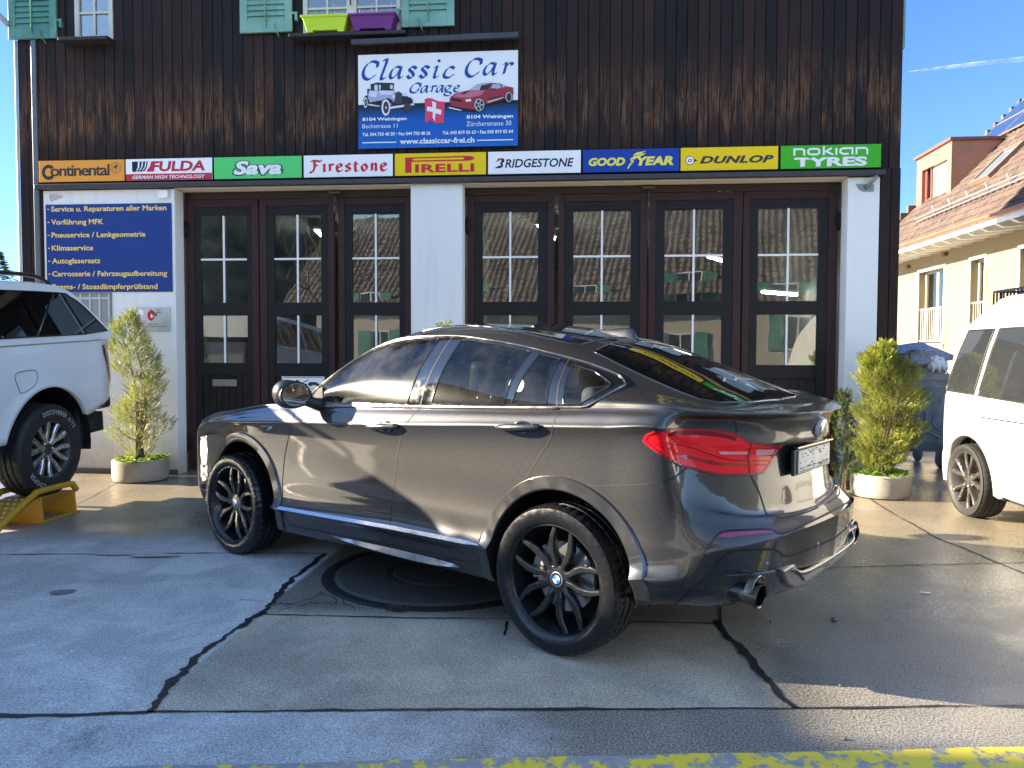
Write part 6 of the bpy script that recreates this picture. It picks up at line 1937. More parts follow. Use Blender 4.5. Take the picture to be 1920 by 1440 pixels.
# ---- wheels ---------------------------------------------------------------
RIMB = simple('satin_black_rim', (.010, .011, .013), .30, .2, coat=.4)
m = NT('roundel'); c = m.coord(); x, y, z = m.sep(c)
q = m.math('MULTIPLY', x, z); k = m.math('GREATER_THAN', q, 0.0)
rad = m.math('SQRT', m.math('ADD', m.math('MULTIPLY', x, x), m.math('MULTIPLY', z, z)))
cc = m.mix(k, (.78, .78, .78), (.02, .20, .62)); 
cc2 = m.mix(m.math('GREATER_THAN', rad, .021), cc, (.012, .012, .014)); cc2 = m.mix(m.math('GREATER_THAN', rad, .032), cc2, (.5, .5, .5))
m.bsdf(Base_Color=cc2, Roughness=.15, Coat_Weight=1.0); ROUND = m.mat
def tyre_mesh(mb, rt, rr_, w, n=96, y=0.0, tread=True, lug=.008):
    hw = w / 2
    prof = [(rr_ - .006, hw * .80), (rr_ + .008, hw * .93), (rr_ + (rt - rr_) * .35, hw * 1.0), (rr_ + (rt - rr_) * .62, hw * 1.0), (rr_ + (rt - rr_) * .83, hw * .955), (rt - .012, hw * .87), (rt - .003, hw * .76)]
    ring = [(-.0, 0)]
    full = prof + [(rt, hw * .60), (rt, hw * .44), (rt - lug, hw * .42), (rt - lug, hw * .36), (rt + .0005, hw * .34), (rt + .001, hw * .07), (rt - lug, hw * .05)]
    full = full + [(a, -b) for a, b in full[::-1]]
    vs = []; L = len(full)
    for k in range(n * 2):
        a = PI * k / n
        for i, (a_, b_) in enumerate(full):
            cut = tread and k % 4 == 0 and abs(b_) > hw * .43 and a_ > rr_ + (rt - rr_) * .86
            rad = a_ - (lug * .55 if cut else 0)
            vs.append((rad * math.cos(a), y + b_, rad * math.sin(a)))
    fs = []
    for k in range(n * 2):
        k2 = (k + 1) % (n * 2)
        for i in range(L - 1): fs.append((k * L + i, k * L + i + 1, k2 * L + i + 1, k2 * L + i))
    mb.add(vs, fs)
def spoke(mb, pts, ws, ds, back):
    """tapered bar: pts (radius-plane x,z, y front), widths, depths"""
    P = [Vector(p) for p in pts]; n = len(P); vs = []
    for i, p in enumerate(P):
        t = (P[min(i + 1, n - 1)] - P[max(i - 1, 0)]); t.y = 0; t.normalize()
        sd = Vector((-t.z, 0, t.x)); w_ = ws[i] / 2; d = ds[i]
        vs += [p + sd * w_ * .62, p - sd * w_ * .62, p - sd * w_ - Vector((0, .008, 0)), p - sd * w_ * .9 - Vector((0, d, 0)), p + sd * w_ * .9 - Vector((0, d, 0)), p + sd * w_ - Vector((0, .008, 0))]
    fs = []
    for i in range(n - 1):
        for k in range(6): fs.append((i * 6 + k, i * 6 + (k + 1) % 6, i * 6 + 6 + (k + 1) % 6, i * 6 + 6 + k))
    fs.append((0, 1, 2, 3, 4, 5)); fs.append(tuple((n - 1) * 6 + k for k in (5, 4, 3, 2, 1, 0)))
    mb.add(vs, fs)
def ring_text(mb, body, rad, a0, y, h, width=.8, sgn=1, offset=.01):
    """raised letters bent round a tyre wall; a0 is the start angle, reading clockwise seen from outside"""
    a = a0
    for ch in body:
        if ch == ' ': a -= h * .55 / rad * sgn; continue
        vs, fs = text_mesh(ch, offset, res=2)
        A = np.array(vs); mn, mx = A.min(0), A.max(0); wch = (mx[0] - mn[0]) * h * width / .73
        out = []
        for p in vs:
            u = (p[0] - mn[0]) * h * width / .73; v = p[1] * h / .73
            an = a - u / rad * sgn; rr_ = rad + (v - h / 2) * sgn
            out.append((-rr_ * math.cos(an), y, rr_ * math.sin(an)))
        mb.add(out, fs); a -= (wch + h * .16) / rad * sgn
    return a
def car_wheel(x, s, front):
    wy = .795
    wh = empty('wheel', (x, wy * s, .352), 0, parent=CAR)
    flip = Matrix.Rotation(0 if s > 0 else PI, 4, 'Z')
    mb = MB(); mb.smooth = True; tyre_mesh(mb, .353, .262, .25)
    for i, v in enumerate(mb.v): mb.v[i] = tuple(flip @ Vector(v))
    mb.build('tyre', MAT['rubber_wet'], wh, autosmooth=35)
    mb = MB(); mb.smooth = True
    prof = [(.268, .098), (.266, .106), (.258, .107), (.252, .100), (.250, .085), (.236, .060), (.230, .0), (.222, -.09), (.235, -.11)]
    mb.lathe(prof, 64, flip, axis='y'); mb.build('rim', RIMB, wh, autosmooth=35)
    mb = MB(); rot0 = R(100 if not front else 96)
    for k in range(5):
        for e in (-1, 1):
            a = rot0 + k * 2 * PI / 5; pts = []; 
            for rr_, da, yy in ((.045, .25, .076), (.085, .30, .084), (.125, .355, .090), (.165, .33, .095), (.205, .26, .098), (.2495, .185, .097)):
                an = a + e * da * (1 if rr_ > .08 else 1.6); pts.append((rr_ * math.cos(an), yy, rr_ * math.sin(an)))
            spoke(mb, [tuple(flip @ Vector(p)) for p in pts], [.034, .03, .036, .040, .032, .024], [.05, .045, .04, .036, .034, .034] if s > 0 else [-.05, -.045, -.04, -.036, -.034, -.034], 0)
    mb.build('spokes', RIMB, wh, bevel=.002)
    mb = MB(); mb.smooth = True
    mb.lathe([(.001, .074), (.03, .076), (.05, .078), (.066, .074), (.074, .06), (.08, .02)], 40, flip, axis='y'); mb.build('hub', RIMB, wh, autosmooth=30)
    mb = MB(); mb.smooth = True
    for k in range(5):
        a = rot0 + (k + .5) * 2 * PI / 5
        mb.lathe([(.001, .068), (.007, .067), (.011, .064), (.012, .055)], 10, flip @ Matrix.Translation((.056 * math.cos(a), .010, .056 * math.sin(a))), axis='y')
    mb.build('wheel_bolts', MAT['gloss_black'], wh)
    mb = MB(); mb.lathe([(.0002, .084), (.033, .083), (.035, .079), (.035, .074)], 40, flip, axis='y'); cp = mb.build('centre_cap', ROUND, wh)
    mb = MB(); mb.smooth = True; mb.lathe([(.06, .012), (.165, .012), (.165, -.012), (.06, -.012)], 48, flip, axis='y')
    mb.build('brake_disc', simple('disc_steel', (.42, .41, .40), .3, .9), wh, autosmooth=30)
    mb = MB(); an = R(20) if s > 0 else R(160)
    mb.prism(circ(0, 0, .178, .178, 10, -.55, .55) + [(x_, z_) for x_, z_ in circ(0, 0, .115, .115, 10, -.55, .55)[::-1]], 'y', -.03, .035, Matrix.Rotation(-an, 4, 'Y'))
    mb.build('brake_caliper', simple('caliper_grey', (.3, .28, .25), .5, .4), wh, bevel=.006)
    mb = MB(); mb.lathe([(.01, -.115), (.235, -.115)], 32, flip, axis='y'); mb.build('back_plate', MAT['seam_black'], wh)
    mb = MB()
    yy = .1255 if True else 0
    ring_text(mb, 'HAKKA BLACK'[:0] + 'RUN FLAT', .325, R(40), .1252, .024, .8); ring_text(mb, 'TUBELESS RADIAL', .322, R(-100), .1252, .018, .8); ring_text(mb, 'EXTRA LOAD', .322, R(190), .1252, .018, .8)
    for i, v in enumerate(mb.v): mb.v[i] = tuple(flip @ Vector(v))
    if mb.f: mb.build('tyre_lettering', MAT['gloss_black'], wh)
    return wh
for x_ in (0.0, 2.79):
    for s in (1, -1): car_wheel(x_, s, x_ > 1)

# ---- lamps, rear details --------------------------------------------------
for s in (1, -1):
    mb = MB(); mb.smooth = True; patch(mb, lamp_ij, .005, s, skirt=.006)
    lamp = mb.build('tail_light', LENS, CAR, autosmooth=45)
    def lampbit(nm, P, mat, off):
        mb = MB(); mb.smooth = True; patch(mb, locate([tuple(q) for q in edge_poly(P, 5)], '3d', lb_), off, s, skirt=.002)
        return mb.build(nm, mat, lamp, autosmooth=45)
    mb = MB()
    gap(mb, [(-.55, .868, 1.076), (-.59, .79, 1.074), (-.63, .712, 1.070), (-.69, .645, 1.060), (-.735, .59, 1.040)], sides=(s,), w=.018, off=.0064, box=lb_)
    gap(mb, [(-.515, .917, 1.045), (-.56, .865, 1.032), (-.61, .78, 1.018), (-.66, .70, .985), (-.72, .625, .955), (-.775, .535, .948)], sides=(s,), w=.0035, off=.0064, box=lb_)
    gap(mb, [(-.515, .917, 1.040), (-.555, .872, 1.015), (-.60, .80, .985), (-.65, .715, .955), (-.71, .64, .93)], sides=(s,), w=.003, off=.0064, box=lb_)
    gap(mb, [(-.79, .50, .945), (-.83, .40, .935)], sides=(s,), w=.003, off=.0064, box=lb_); gap(mb, [(-.79, .50, .925), (-.82, .42, .918)], sides=(s,), w=.003, off=.0064, box=lb_)
    mb.build('lens_lines', LENSD, lamp)
    ci = lamp_ij.mean(0)
    mb = MB(); gap(mb, None, ij=ci + (lamp_ij - ci) * .965, sides=(s,), w=.010, off=.0062, closed=True); mb.build('lens_edge', simple('deep_red_edge', (.25, .003, .008), .3, coat=.1), lamp)
    lampbit('reverse_lens', [(-.80, .49, .990), (-.842, .345, .978), (-.845, .36, .958), (-.805, .49, .964)], simple('clear_lens', (.70, .35, .35), .1, coat=1.0), .0062)
    lampbit('light_bar', [(-.700, .665, .992), (-.772, .535, .986), (-.775, .535, .974), (-.705, .66, .980)], simple('pink_bar', (.80, .25, .25), .1, coat=1.0), .0062)
    lampbit('light_bar', [(-.60, .80, .99), (-.69, .665, .945), (-.775, .535, .93), (-.775, .535, .922), (-.68, .68, .934), (-.60, .81, .978)], simple('deep_red_bar', (.30, .004, .01), .1, coat=1.0), .0062)
    q = dens(locate([(.530, 1.022), (.530, .955), (.530, .889)], 'rear', (CI[15], NU - 1, RJ[5], RJ[13])), 5)
    mb = MB(); gap(mb, None, ij=q, sides=(s,), w=.006, off=.0066); mb.build('lamp_gap', MAT['seam_black'], lamp)
    P = [(-.745, .775, .648), (-.76, .752, .664), (-.83, .665, .668), (-.892, .548, .660), (-.894, .55, .645), (-.84, .655, .648), (-.775, .745, .644)]
    mb = MB(); mb.smooth = True; patch(mb, locate([tuple(q) for q in edge_poly(P, 4)], '3d', (CI[14], NU - 1, RJ[4], RJ[9])), .004, s); mb.build('rear_reflector', simple('reflector_red', (.30, .01, .06), .15, coat=1.0), CAR, autosmooth=45)
# gaps and creases in the bumper
mb = MB()
gap(mb, [(-.60, .868, .30), (-.66, .85, .42), (-.728, .803, .50), (-.756, .79, .552), (-.806, .749, .598), (-.90, .58, .590), (-.925, .49, .545), (-.955, .3, .545), (-.975, .0, .545)], w=.010, box=ib, n=4)
gap(mb, [(-.62, .866, .44), (-.674, .842, .523), (-.735, .788, .64), (-.765, .745, .672), (-.83, .665, .676), (-.892, .548, .668), (-.915, .5, .640), (-.93, .3, .635), (-.94, 0, .635)], w=.009, box=(CI[14], NU - 1, RJ[2], RJ[9]), n=4)
mb.build('bumper_gaps', MAT['seam_black'], CAR)
# exhaust pipes and diffuser
for s in (1, -1):
    mb = MB(); mb.smooth = True
    Mx = Matrix.Translation((-.85, .685 * s, .415)) @ Matrix.Rotation(R(-4), 4, 'Y') @ Matrix.Diagonal((1, 1.15, .86, 1))
    mb.lathe([(.050, .09), (.053, .0), (.058, -.045), (.054, -.055), (.048, -.05), (.046, .0), (.044, .12), (.001, .13)], 36, Mx, axis='x')
    mb.build('exhaust_pipe', simple('black_chrome', (.05, .05, .052), .18, .9), CAR, autosmooth=35)
    mb = MB(); mb.smooth = True
    mb.lathe([(.066, -.012), (.072, -.022), (.078, -.014), (.076, .01)], 30, Mx @ Matrix.Translation((-.02, 0, .02)), a0=R(10), a1=R(170), axis='x')
    mb.build('exhaust_surround', MAT['gloss_black'], CAR)
mb = MB()
dz = [(-.56, .50), (-.50, .43), (-.40, .385), (-.30, .372), (.30, .372), (.40, .385), (.50, .43), (.56, .50)]
mb.prism(dz, 'x', -.945, -.70)
mb.build('diffuser', simple('diffuser_grey', (.07, .07, .072), .35, coat=.5), CAR, bevel=.010)
mb = MB()
mb.prism([(-.36, .445), (-.30, .395), (.30, .395), (.36, .445)], 'x', -.957, -.945); mb.build('diffuser_plate', simple('matt_grey_plate', (.26, .255, .25), .5), CAR, bevel=.006)
mb = MB(); mb.box(-.80, -.45, -.55, .55, .37, .38); mb.build('underbody', MAT['seam_black'], CAR)
mb = MB(); mb.smooth = True
mb.tube(smooth_line([(-.80, .79, .502), (-.885, .62, .492), (-.94, .45, .478), (-.968, .36, .452), (-.978, 0, .448), (-.968, -.36, .452), (-.94, -.45, .478), (-.885, -.62, .492), (-.80, -.79, .502)], 6), [.002] * 5 + [.011] * 39 + [.002] * 5, 8)
mb.build('bumper_strip', INSM, CAR)
for yv, zv in ((.60, .533), (.22, .555), (-.22, .555), (-.60, .533)):
    ij = locate([(-.93, yv, zv)] if abs(yv) < .5 else [(-.86, abs(yv), zv)], '3d', (CI[14], NU - 1, 0, RJ[8]))
    ij = locate([(-.93 if abs(yv) < .5 else -.86, abs(yv), zv)], '3d', (CI[14], NU - 1, 0, RJ[8])); P, N_ = on_surf(ij, .002)
    sgn = 1 if yv > 0 else -1
    nn2 = Vector((N_[0][0], N_[0][1] * sgn, N_[0][2]))
    mb = MB(); mb.smooth = True; mb.lathe([(.0001, .004), (.010, .003), (.013, -.004)], 14, Matrix.Translation((P[0][0], P[0][1] * sgn, P[0][2])) @ nn2.to_track_quat('Z', 'Y').to_matrix().to_4x4())
    mb.build('parking_sensor', simple('sensor_grey', (.09, .09, .092), .3, coat=.6), CAR)
# number plate holder
mb = MB(); mb.box(-.886, -.870, -.25, .27, .855, .974); np_ = mb.build('plate_recess', MAT['black_plastic'], CAR, bevel=.004)
mb = MB(); mb.box(-.894, -.8865, -.215, .235, .863, .968); mb.build('plate_holder', simple('plate_white', (.42, .42, .40), .4), np_, bevel=.002)
mb = MB(); r_ = random.Random(8)
for k in range(46):
    y_, z_ = r_.uniform(-.20, .215), r_.choice((.876, .886, .898, .910, .921, .934, .946, .957)); w_ = r_.choice((.005, .008, .016)); 
    mb.box(-.8955, -.8938, y_, y_ + w_, z_, z_ + r_.choice((.004, .006)))
for z_ in (.8845, .8700): mb.box(-.8960, -.8940, -.2, .22, z_, z_ + .0012)
mb.build('holder_slots', MAT['seam_black'], np_)
mb = MB(); mb.box(-.902, -.880, -.25, .27, .978, .988); mb.build('plate_lamp_strip', MAT['gloss_black'], CAR, bevel=.004)
# roundel on the tailgate
ij = locate([(-.905, .001, 1.062)], '3d', (CI[17], NU - 1, RJ[8], RJ[13])); P, N_ = on_surf(ij, .006)
em = empty('badge', tuple(P[0]), 0, parent=CAR); 
em.rotation_euler = Vector((N_[0][0], 0, N_[0][2])).to_track_quat('Y', 'Z').to_euler()
mb = MB(); mb.smooth = True; mb.lathe([(.0001, .010), (.036, .008), (.041, .006), (.042, -.01)], 40, axis='y')
o = mb.build('roundel_badge', ROUND, em)
o.scale = (1.15, 1, 1.15)
# spoiler lip edge, wiper-less rear; shark fin aerial
mb = MB(); mb.smooth = True
fin = [(.35, 0, .002), (.29, .012, .012), (.20, .020, .038), (.15, .021, .052), (.115, .016, .056), (.10, .012, .034), (.085, .012, .002)]
ring = []
for x_, hw_, h_ in fin:
    zb_ = 1.483 + (x_ - .05) * .225
    row = [(x_, hw_ + .012, zb_ - .02), (x_, hw_ * 1.05 + .004, zb_ + h_ * .35), (x_, hw_ * .5 + .001, zb_ + h_ * .85), (x_, 0, zb_ + h_), (x_, -hw_ * .5 - .001, zb_ + h_ * .85), (x_, -hw_ * 1.05 - .004, zb_ + h_ * .35), (x_, -hw_ - .012, zb_ - .02)]
    ring.append(row)
mb.grid(ring); mb.build('aerial_fin', PAINT, CAR, fixn=True)
# door handles
HND = simple('handle_paint', (.055, .054, .055), .3, .7, coat=1.0)
for xa, xb, za, zb_ in ((1.30, 1.03, .994, 1.010), (.315, .05, 1.053, 1.070)):
    for s in (1, -1):
        q = locate([((xa + xb) / 2, (za + zb_) / 2)], 'side', (CI[5], CI[16], RJ[7], RJ[12])); P, N_ = on_surf(q, 0)
        yb_ = P[0][1]; xm = (xa + xb) / 2; zm = (za + zb_) / 2; sl_ = (zb_ - za) / (xb - xa)
        mb = MB(); mb.smooth = True
        pts = []; rad = []
        for k in range(11):
            t = k / 10; x_ = xa + (xb - xa) * t
            pts.append((x_, (yb_ + .012 + .020 * math.sin(PI * min(1, t * 1.05)) ** .6) * s, za + (zb_ - za) * t)); rad.append(.006 + .011 * math.sin(PI * t) ** .5 if t < .9 else .014)
        mb.tube(pts, rad, 10); h = mb.build('door_handle', HND, CAR)
        mb = MB(); mb.smooth = True
        mb.lathe([(.001, .0), (.040, .0015), (.052, .004), (.056, -.004)], 28, Matrix.Translation((xm - .02, (yb_ - .001) * s, zm - .004)) @ Matrix.Diagonal((1.15, 1, .62, 1)) @ Matrix.Rotation(0 if s > 0 else PI, 4, 'Z'), axis='y')
        mb.build('grip_recess', MAT['gloss_black'], h)
        mb = MB(); mb.smooth = True
        mb.lathe([(.001, .030), (.012, .029), (.015, .02), (.015, .0)], 16, Matrix.Translation((xb + .03, yb_ * s, zb_ - .001)) @ Matrix.Rotation(0 if s > 0 else PI, 4, 'Z'), axis='y')
        mb.build('lock_cap', HND, h)
# fender badge
for s in (1, -1):
    q = locate([(2.32, .918)], 'side', (CI[4], CI[9], RJ[6], RJ[11])); P, N_ = on_surf(q, 0); y_ = P[0][1]
    mb = MB(); pr = [(2.40, .926), (2.26, .934), (2.255, .918), (2.31, .900)]
    mb.prism(pr, 'y', (y_ - .01) * s, (y_ + .008) * s); b_ = mb.build('fender_badge', MAT['chrome'], CAR, bevel=.003)
    mb = MB(); mb.prism([(2.385, .922), (2.30, .928), (2.315, .906)], 'y', (y_ + .0082) * s, (y_ + .0095) * s); mb.build('badge_inlay', MAT['gloss_black'], b_)
# highlight along the sill, built as an added strip of bright metal
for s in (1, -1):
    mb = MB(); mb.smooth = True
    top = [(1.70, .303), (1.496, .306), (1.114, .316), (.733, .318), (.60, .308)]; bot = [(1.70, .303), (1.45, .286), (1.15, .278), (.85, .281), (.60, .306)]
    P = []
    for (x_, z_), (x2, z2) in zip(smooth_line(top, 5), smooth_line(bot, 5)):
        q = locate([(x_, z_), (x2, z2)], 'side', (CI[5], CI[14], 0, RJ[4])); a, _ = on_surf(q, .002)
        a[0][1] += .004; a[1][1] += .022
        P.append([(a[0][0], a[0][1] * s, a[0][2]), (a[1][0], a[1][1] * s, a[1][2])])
    mb.grid(P if s < 0 else [r_[::-1] for r_ in P]); mb.build('sill_highlight', simple('highlight_metal', (.42, .42, .44), .3, .8), CAR)
# bright metal strip put in for the sky highlight on the door crease
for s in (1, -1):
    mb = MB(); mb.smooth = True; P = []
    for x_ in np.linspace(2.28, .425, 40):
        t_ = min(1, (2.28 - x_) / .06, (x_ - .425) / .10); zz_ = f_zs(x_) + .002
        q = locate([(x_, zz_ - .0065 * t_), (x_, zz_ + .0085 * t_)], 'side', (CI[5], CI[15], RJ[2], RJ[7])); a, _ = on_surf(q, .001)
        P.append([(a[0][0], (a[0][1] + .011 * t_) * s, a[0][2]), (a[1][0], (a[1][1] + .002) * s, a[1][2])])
    mb.grid(P if s < 0 else [r_[::-1] for r_ in P]); mb.build('ledge_highlight', simple('highlight_strip', (.62, .62, .63), .22, .9), CAR)
# mirrors
for s in (1, -1):
    bm = bmesh.new(); bmesh.ops.create_uvsphere(bm, u_segments=28, v_segments=18, radius=1)
    for v in bm.verts:
        x_, y_, z_ = v.co
        x_ = x_ * .105 if x_ > 0 else max(x_, -.45) * .105
        z_ = z_ * (.086 + .02 * y_); v.co = (1.86 + x_, (1.035 + y_ * .125) * s, 1.158 + z_ + .012 * y_)
    mb = MB(); mb.smooth = True; mb.bm(bm)
    mr = mb.build('door_mirror', PAINT, CAR, fixn=True, smooth=True)
    mb = MB(); mb.prism(circ(1.045 * s, 1.160, .098, .070, 28), 'x', 1.807, 1.810); mb.build('mirror_glass', glass('mirror_face', (.02, .02, .02), 3.0, 0.0, .8), mr)
    mb = MB(); mb.prism(circ(1.045 * s, 1.160, .108, .080, 28), 'x', 1.811, 1.83); mb.build('mirror_rim', MAT['black_plastic'], mr)
    mb = MB(); mb.smooth = True; mb.tube([(1.80, .84 * s, 1.085), (1.83, .90 * s, 1.10), (1.85, .97 * s, 1.13)], [.05, .036, .034], 10); mb.build('mirror_foot', MAT['black_plastic'], mr)
    mb = MB(); mb.prism([(1.92, 1.112), (1.80, 1.11), (1.80, 1.20), (1.845, 1.19)], 'y', .846 * s, .862 * s); mb.build('mirror_triangle', MAT['black_plastic'], mr)

# ---- cabin -----------------------------------------------------------------
mb = MB(); mb.box(-.40, 2.95, -.70, .70, .30, .34); mb.box(2.02, 2.10, -.78, .78, .30, 1.0); mb.box(-.62, -.60, -.5, .5, .34, 1.02)
mb.build('floor_pan', MAT['seam_black'], CAR)
mb = MB(); mb.rbox(-.50, -.08, -.66, .66, 1.03, 1.06, .01); mb.build('parcel_shelf', MAT['dark_cloth'], CAR)
mb = MB(); mb.rbox(1.72, 2.16, -.76, .76, .78, 1.06, .05, seg=3); mb.rbox(1.66, 1.95, .18, .62, 1.0, 1.12, .04, seg=3); mb.build('dashboard', MAT['dark_cloth'], CAR)
mb = MB(); mb.smooth = True
c_ = [(1.58 + .04 * math.sin(a) * 0 + .10 * math.sin(a) * .4, .38 + .185 * math.cos(a), .965 + .175 * math.sin(a)) for a in [k * PI / 16 for k in range(32)]]
mb.tube(c_, .016, 8, closed=True); mb.tube([(1.62, .38, .94), (1.75, .38, .90)], .03, 8)
mb.tube([(1.58, .2, .965), (1.6, .38, .955), (1.58, .56, .965)], .016, 6); mb.build('steering_wheel', MAT['black_plastic'], CAR)
SEAT = simple('black_seat', (.022, .022, .023), .6, bump=.2); CREAM2 = MAT['cream_leather']
for s in (1, -1):
    st_ = empty('front_seat', (0, 0, 0), parent=CAR)
    Mx = Matrix.Translation((1.0, .38 * s, 0)) @ Matrix.Rotation(R(-14), 4, 'Y')
    mb = MB(); mb.rbox(-.07, .09, -.25, .25, .45, 1.12, .06, Matrix.Translation((1.05, .38 * s, 0)) @ Matrix.Translation((0, 0, .45)) @ Matrix.Rotation(R(-14), 4, 'Y') @ Matrix.Translation((0, 0, -.45)), 4); mb.build('backrest', SEAT, st_)
    mb = MB(); mb.rbox(1.02, 1.55, .38 * s - .25, .38 * s + .25, .42, .58, .05, seg=3); mb.build('cushion', SEAT, st_)
    mb = MB(); mb.rbox(.815, .925, .38 * s - .135, .38 * s + .135, 1.165, 1.375, .05, Matrix.Translation((.87, 0, 1.2)) @ Matrix.Rotation(R(-8), 4, 'Y') @ Matrix.Translation((-.87, 0, -1.2)), 4)
    mb.build('headrest', SEAT if s > 0 else CREAM2, st_)
    mb = MB(); mb.smooth = True
    for q in (-.06, .06): mb.tube([(.905, .38 * s + q, 1.08), (.88, .38 * s + q, 1.19)], .007, 6)
    mb.build('headrest_posts', MAT['chrome'], st_)
rs = empty('rear_bench', (0, 0, 0), parent=CAR)
mb = MB(); mb.rbox(.02, .18, -.62, .62, .45, 1.10, .06, seg=4); mb.rbox(.15, .70, -.62, .62, .40, .58, .06, seg=3); mb.build('bench', SEAT, rs)
mb = MB()
for y_ in (.40, -.40): mb.rbox(.03, .13, y_ - .12, y_ + .12, 1.09, 1.24, .045, seg=4)
mb.build('headrest', CREAM2, rs)
mb = MB(); mb.rbox(1.56, 1.60, -.12, .12, 1.36, 1.43, .018, seg=3); mb.build('inner_mirror', MAT['black_plastic'], CAR)
# ================================================================== WHITE PICKUP ON RAMPS
WHITE = paint('white_car_paint', (.78, .79, .80), (.80, .81, .82), .0, .4)
WHITE2 = paint('white_van_paint', (.50, .50, .49), (.52, .52, .51), .0, .4)
TINT = glass('dark_tinted_glass', (.05, .055, .06), 1.52, 0.0, .02)
def skin(mb, Xs, zlo, zhi, yf, s, nz=14, lip=.05):
    """one flank of a vehicle between two height curves, turned in along its lower edge"""
    P = []
    for X in Xs:
        a, b = zlo(X), zhi(X)
        col = [(X, (yf(X, a) - lip) * s, a + .004)] + [(X, yf(X, a + (b - a) * k / nz) * s, a + (b - a) * k / nz) for k in range(nz + 1)]
        P.append(col)
    mb.grid(P if s < 0 else P[::-1])
def arch_low(X, base, arches):
    z = base(X)
    for cx, cz, r in arches:
        if abs(X - cx) < r: z = max(z, cz + math.sqrt(r * r - (X - cx) ** 2))
    return z
def xs_for(x0, x1, arches, step=.05):
    xs = set(np.arange(x0, x1, step).round(4)) | {x1}
    for cx, cz, r in arches:
        for a in np.linspace(.02, PI - .02, 40): xs.add(round(cx + r * math.cos(a), 4))
    return sorted(x for x in xs if x0 <= x <= x1)
def road_wheel(par, x, y, s, rt, rr_, wd, style, rim_mat, face_mat, tyre_mat, text=()):
    wh = empty('wheel', (x, y * s, rt), 0, parent=par); flip = Matrix.Rotation(0 if s > 0 else PI, 4, 'Z'); hw = wd / 2
    mb = MB(); mb.smooth = True; tyre_mesh(mb, rt, rr_ + .012, wd, 72, lug=.011 if style == 'split' else .007)
    mb.v = [tuple(flip @ Vector(v)) for v in mb.v]; mb.build('tyre', tyre_mat, wh, autosmooth=35)
    mb = MB(); mb.smooth = True
    mb.lathe([(rr_ + .016, hw * .78), (rr_ + .014, hw * .86), (rr_ + .004, hw * .86), (rr_ - .004, hw * .76), (rr_ - .018, hw * .3), (rr_ - .03, -hw * .6), (rr_ - .01, -hw * .8)], 56, flip, axis='y'); mb.build('rim', rim_mat, wh, autosmooth=35)
    def face(nm, mt, off, wsc, n, a_off, pairs):
        mb = MB()
        for k in range(n):
            for e, sp in pairs:
                a = a_off + k * 2 * PI / n; pts = []
                for f, da in ((.22, sp * .15), (.45, sp * .55), (.65, sp * 1.0), (.85, sp * 1.08), (1.0, sp * 1.02)):
                    an = a + e * da; q = f * rr_; pts.append((q * math.cos(an), hw * (.58 + .2 * f) + off, q * math.sin(an)))
                ws = [rr_ * w_ * wsc * (1.35 if style == 'split' else 1.15) for w_ in (.14, .13, .15, .17, .17)]; ds = [.05, .045, .04, .035, .03]
                spoke(mb, [tuple(flip @ Vector(p)) for p in pts], ws, [d if s > 0 else -d for d in ds], 0)
        mb.build(nm, mt, wh, bevel=.0015)
    if style == 'split':
        face('spokes', rim_mat, -.004, 1.25, 6, .3, ((1, .22), (-1, .22))); face('machined_faces', face_mat, .004, .82, 6, .3, ((1, .25), (-1, .25)))
    else:
        face('spokes', rim_mat, -.002, 1.0, 5, .5, ((1, .24), (-1, .24))); face('machined_faces', face_mat, .004, .5, 5, .5, ((1, .24), (-1, .24)))
    mb = MB(); mb.smooth = True; mb.lathe([(.001, hw * .66), (.035, hw * .66), (.04, hw * .60), (.075, hw * .56), (.085, hw * .2)], 32, flip, axis='y'); mb.build('hub', rim_mat, wh, autosmooth=30)
    mb = MB(); mb.smooth = True
    for k in range(5 if style != 'split' else 6):
        a = k * 2 * PI / (5 if style != 'split' else 6)
        mb.lathe([(.001, hw * .66), (.009, hw * .65), (.011, hw * .5)], 8, flip @ Matrix.Translation((.058 * math.cos(a), 0, .058 * math.sin(a))), axis='y')
    mb.build('wheel_nuts', MAT['chrome'], wh)
    mb = MB(); mb.lathe([(.03, .0), (rr_ * .74, .0), (rr_ * .74, -.02), (.03, -.02)], 40, flip, axis='y'); mb.build('brake_disc', bpy.data.materials['disc_steel'], wh)
    mb = MB(); mb.lathe([(.01, -hw * .9), (rr_, -hw * .9)], 28, flip, axis='y'); mb.build('back_plate', MAT['seam_black'], wh)
    if text:
        mb = MB()
        for body, rad, a0, h, wd_ in text: ring_text(mb, body, rad, a0, hw + .0015, h, wd_)
        mb.v = [tuple(flip @ Vector(v)) for v in mb.v]; mb.build('tyre_lettering', simple('outline_letter', (.45, .45, .45), .6), wh)
    return wh

PK = empty('pickup_truck', (-5.345, -2.30, .20), -PI / 2, 'white pickup with dark tinted canopy windows standing on yellow ramps', 'pickup truck')
PK.rotation_euler = (0, R(3.6), -PI / 2)
PA = [(0, .40, .52), (3.22, .40, .47)]
base = lambda X: .52 + (.10 + max(0, -.55 - X) * .35 if X < -.4 else 0)
zcr = lambda X: 1.285 + (.02 if X < -.5 else 0)
def py(X, z):
    t = (z - .5) / .8
    y = .925 - .05 * (2 * t - 1) ** 2 * .6 - .02 * max(0, t - .7)
    if X < -.72: y -= .95 * max(0, -.72 - X) ** 1.7
    if X > 3.9: y -= .25 * (X - 3.9) ** 2
    for cx, cz, r in PA:
        d = math.hypot(X - cx, z - cz) - r
        if d < .10: y += .022 * (1 - d / .10) ** 2
    return y
XS = xs_for(-.98, 4.15, PA)
for s in (1, -1):
    mb = MB(); mb.smooth = True
    skin(mb, XS, lambda X: arch_low(X, base, PA), zcr, py, s)
    mb.build('side_panel', WHITE, PK)
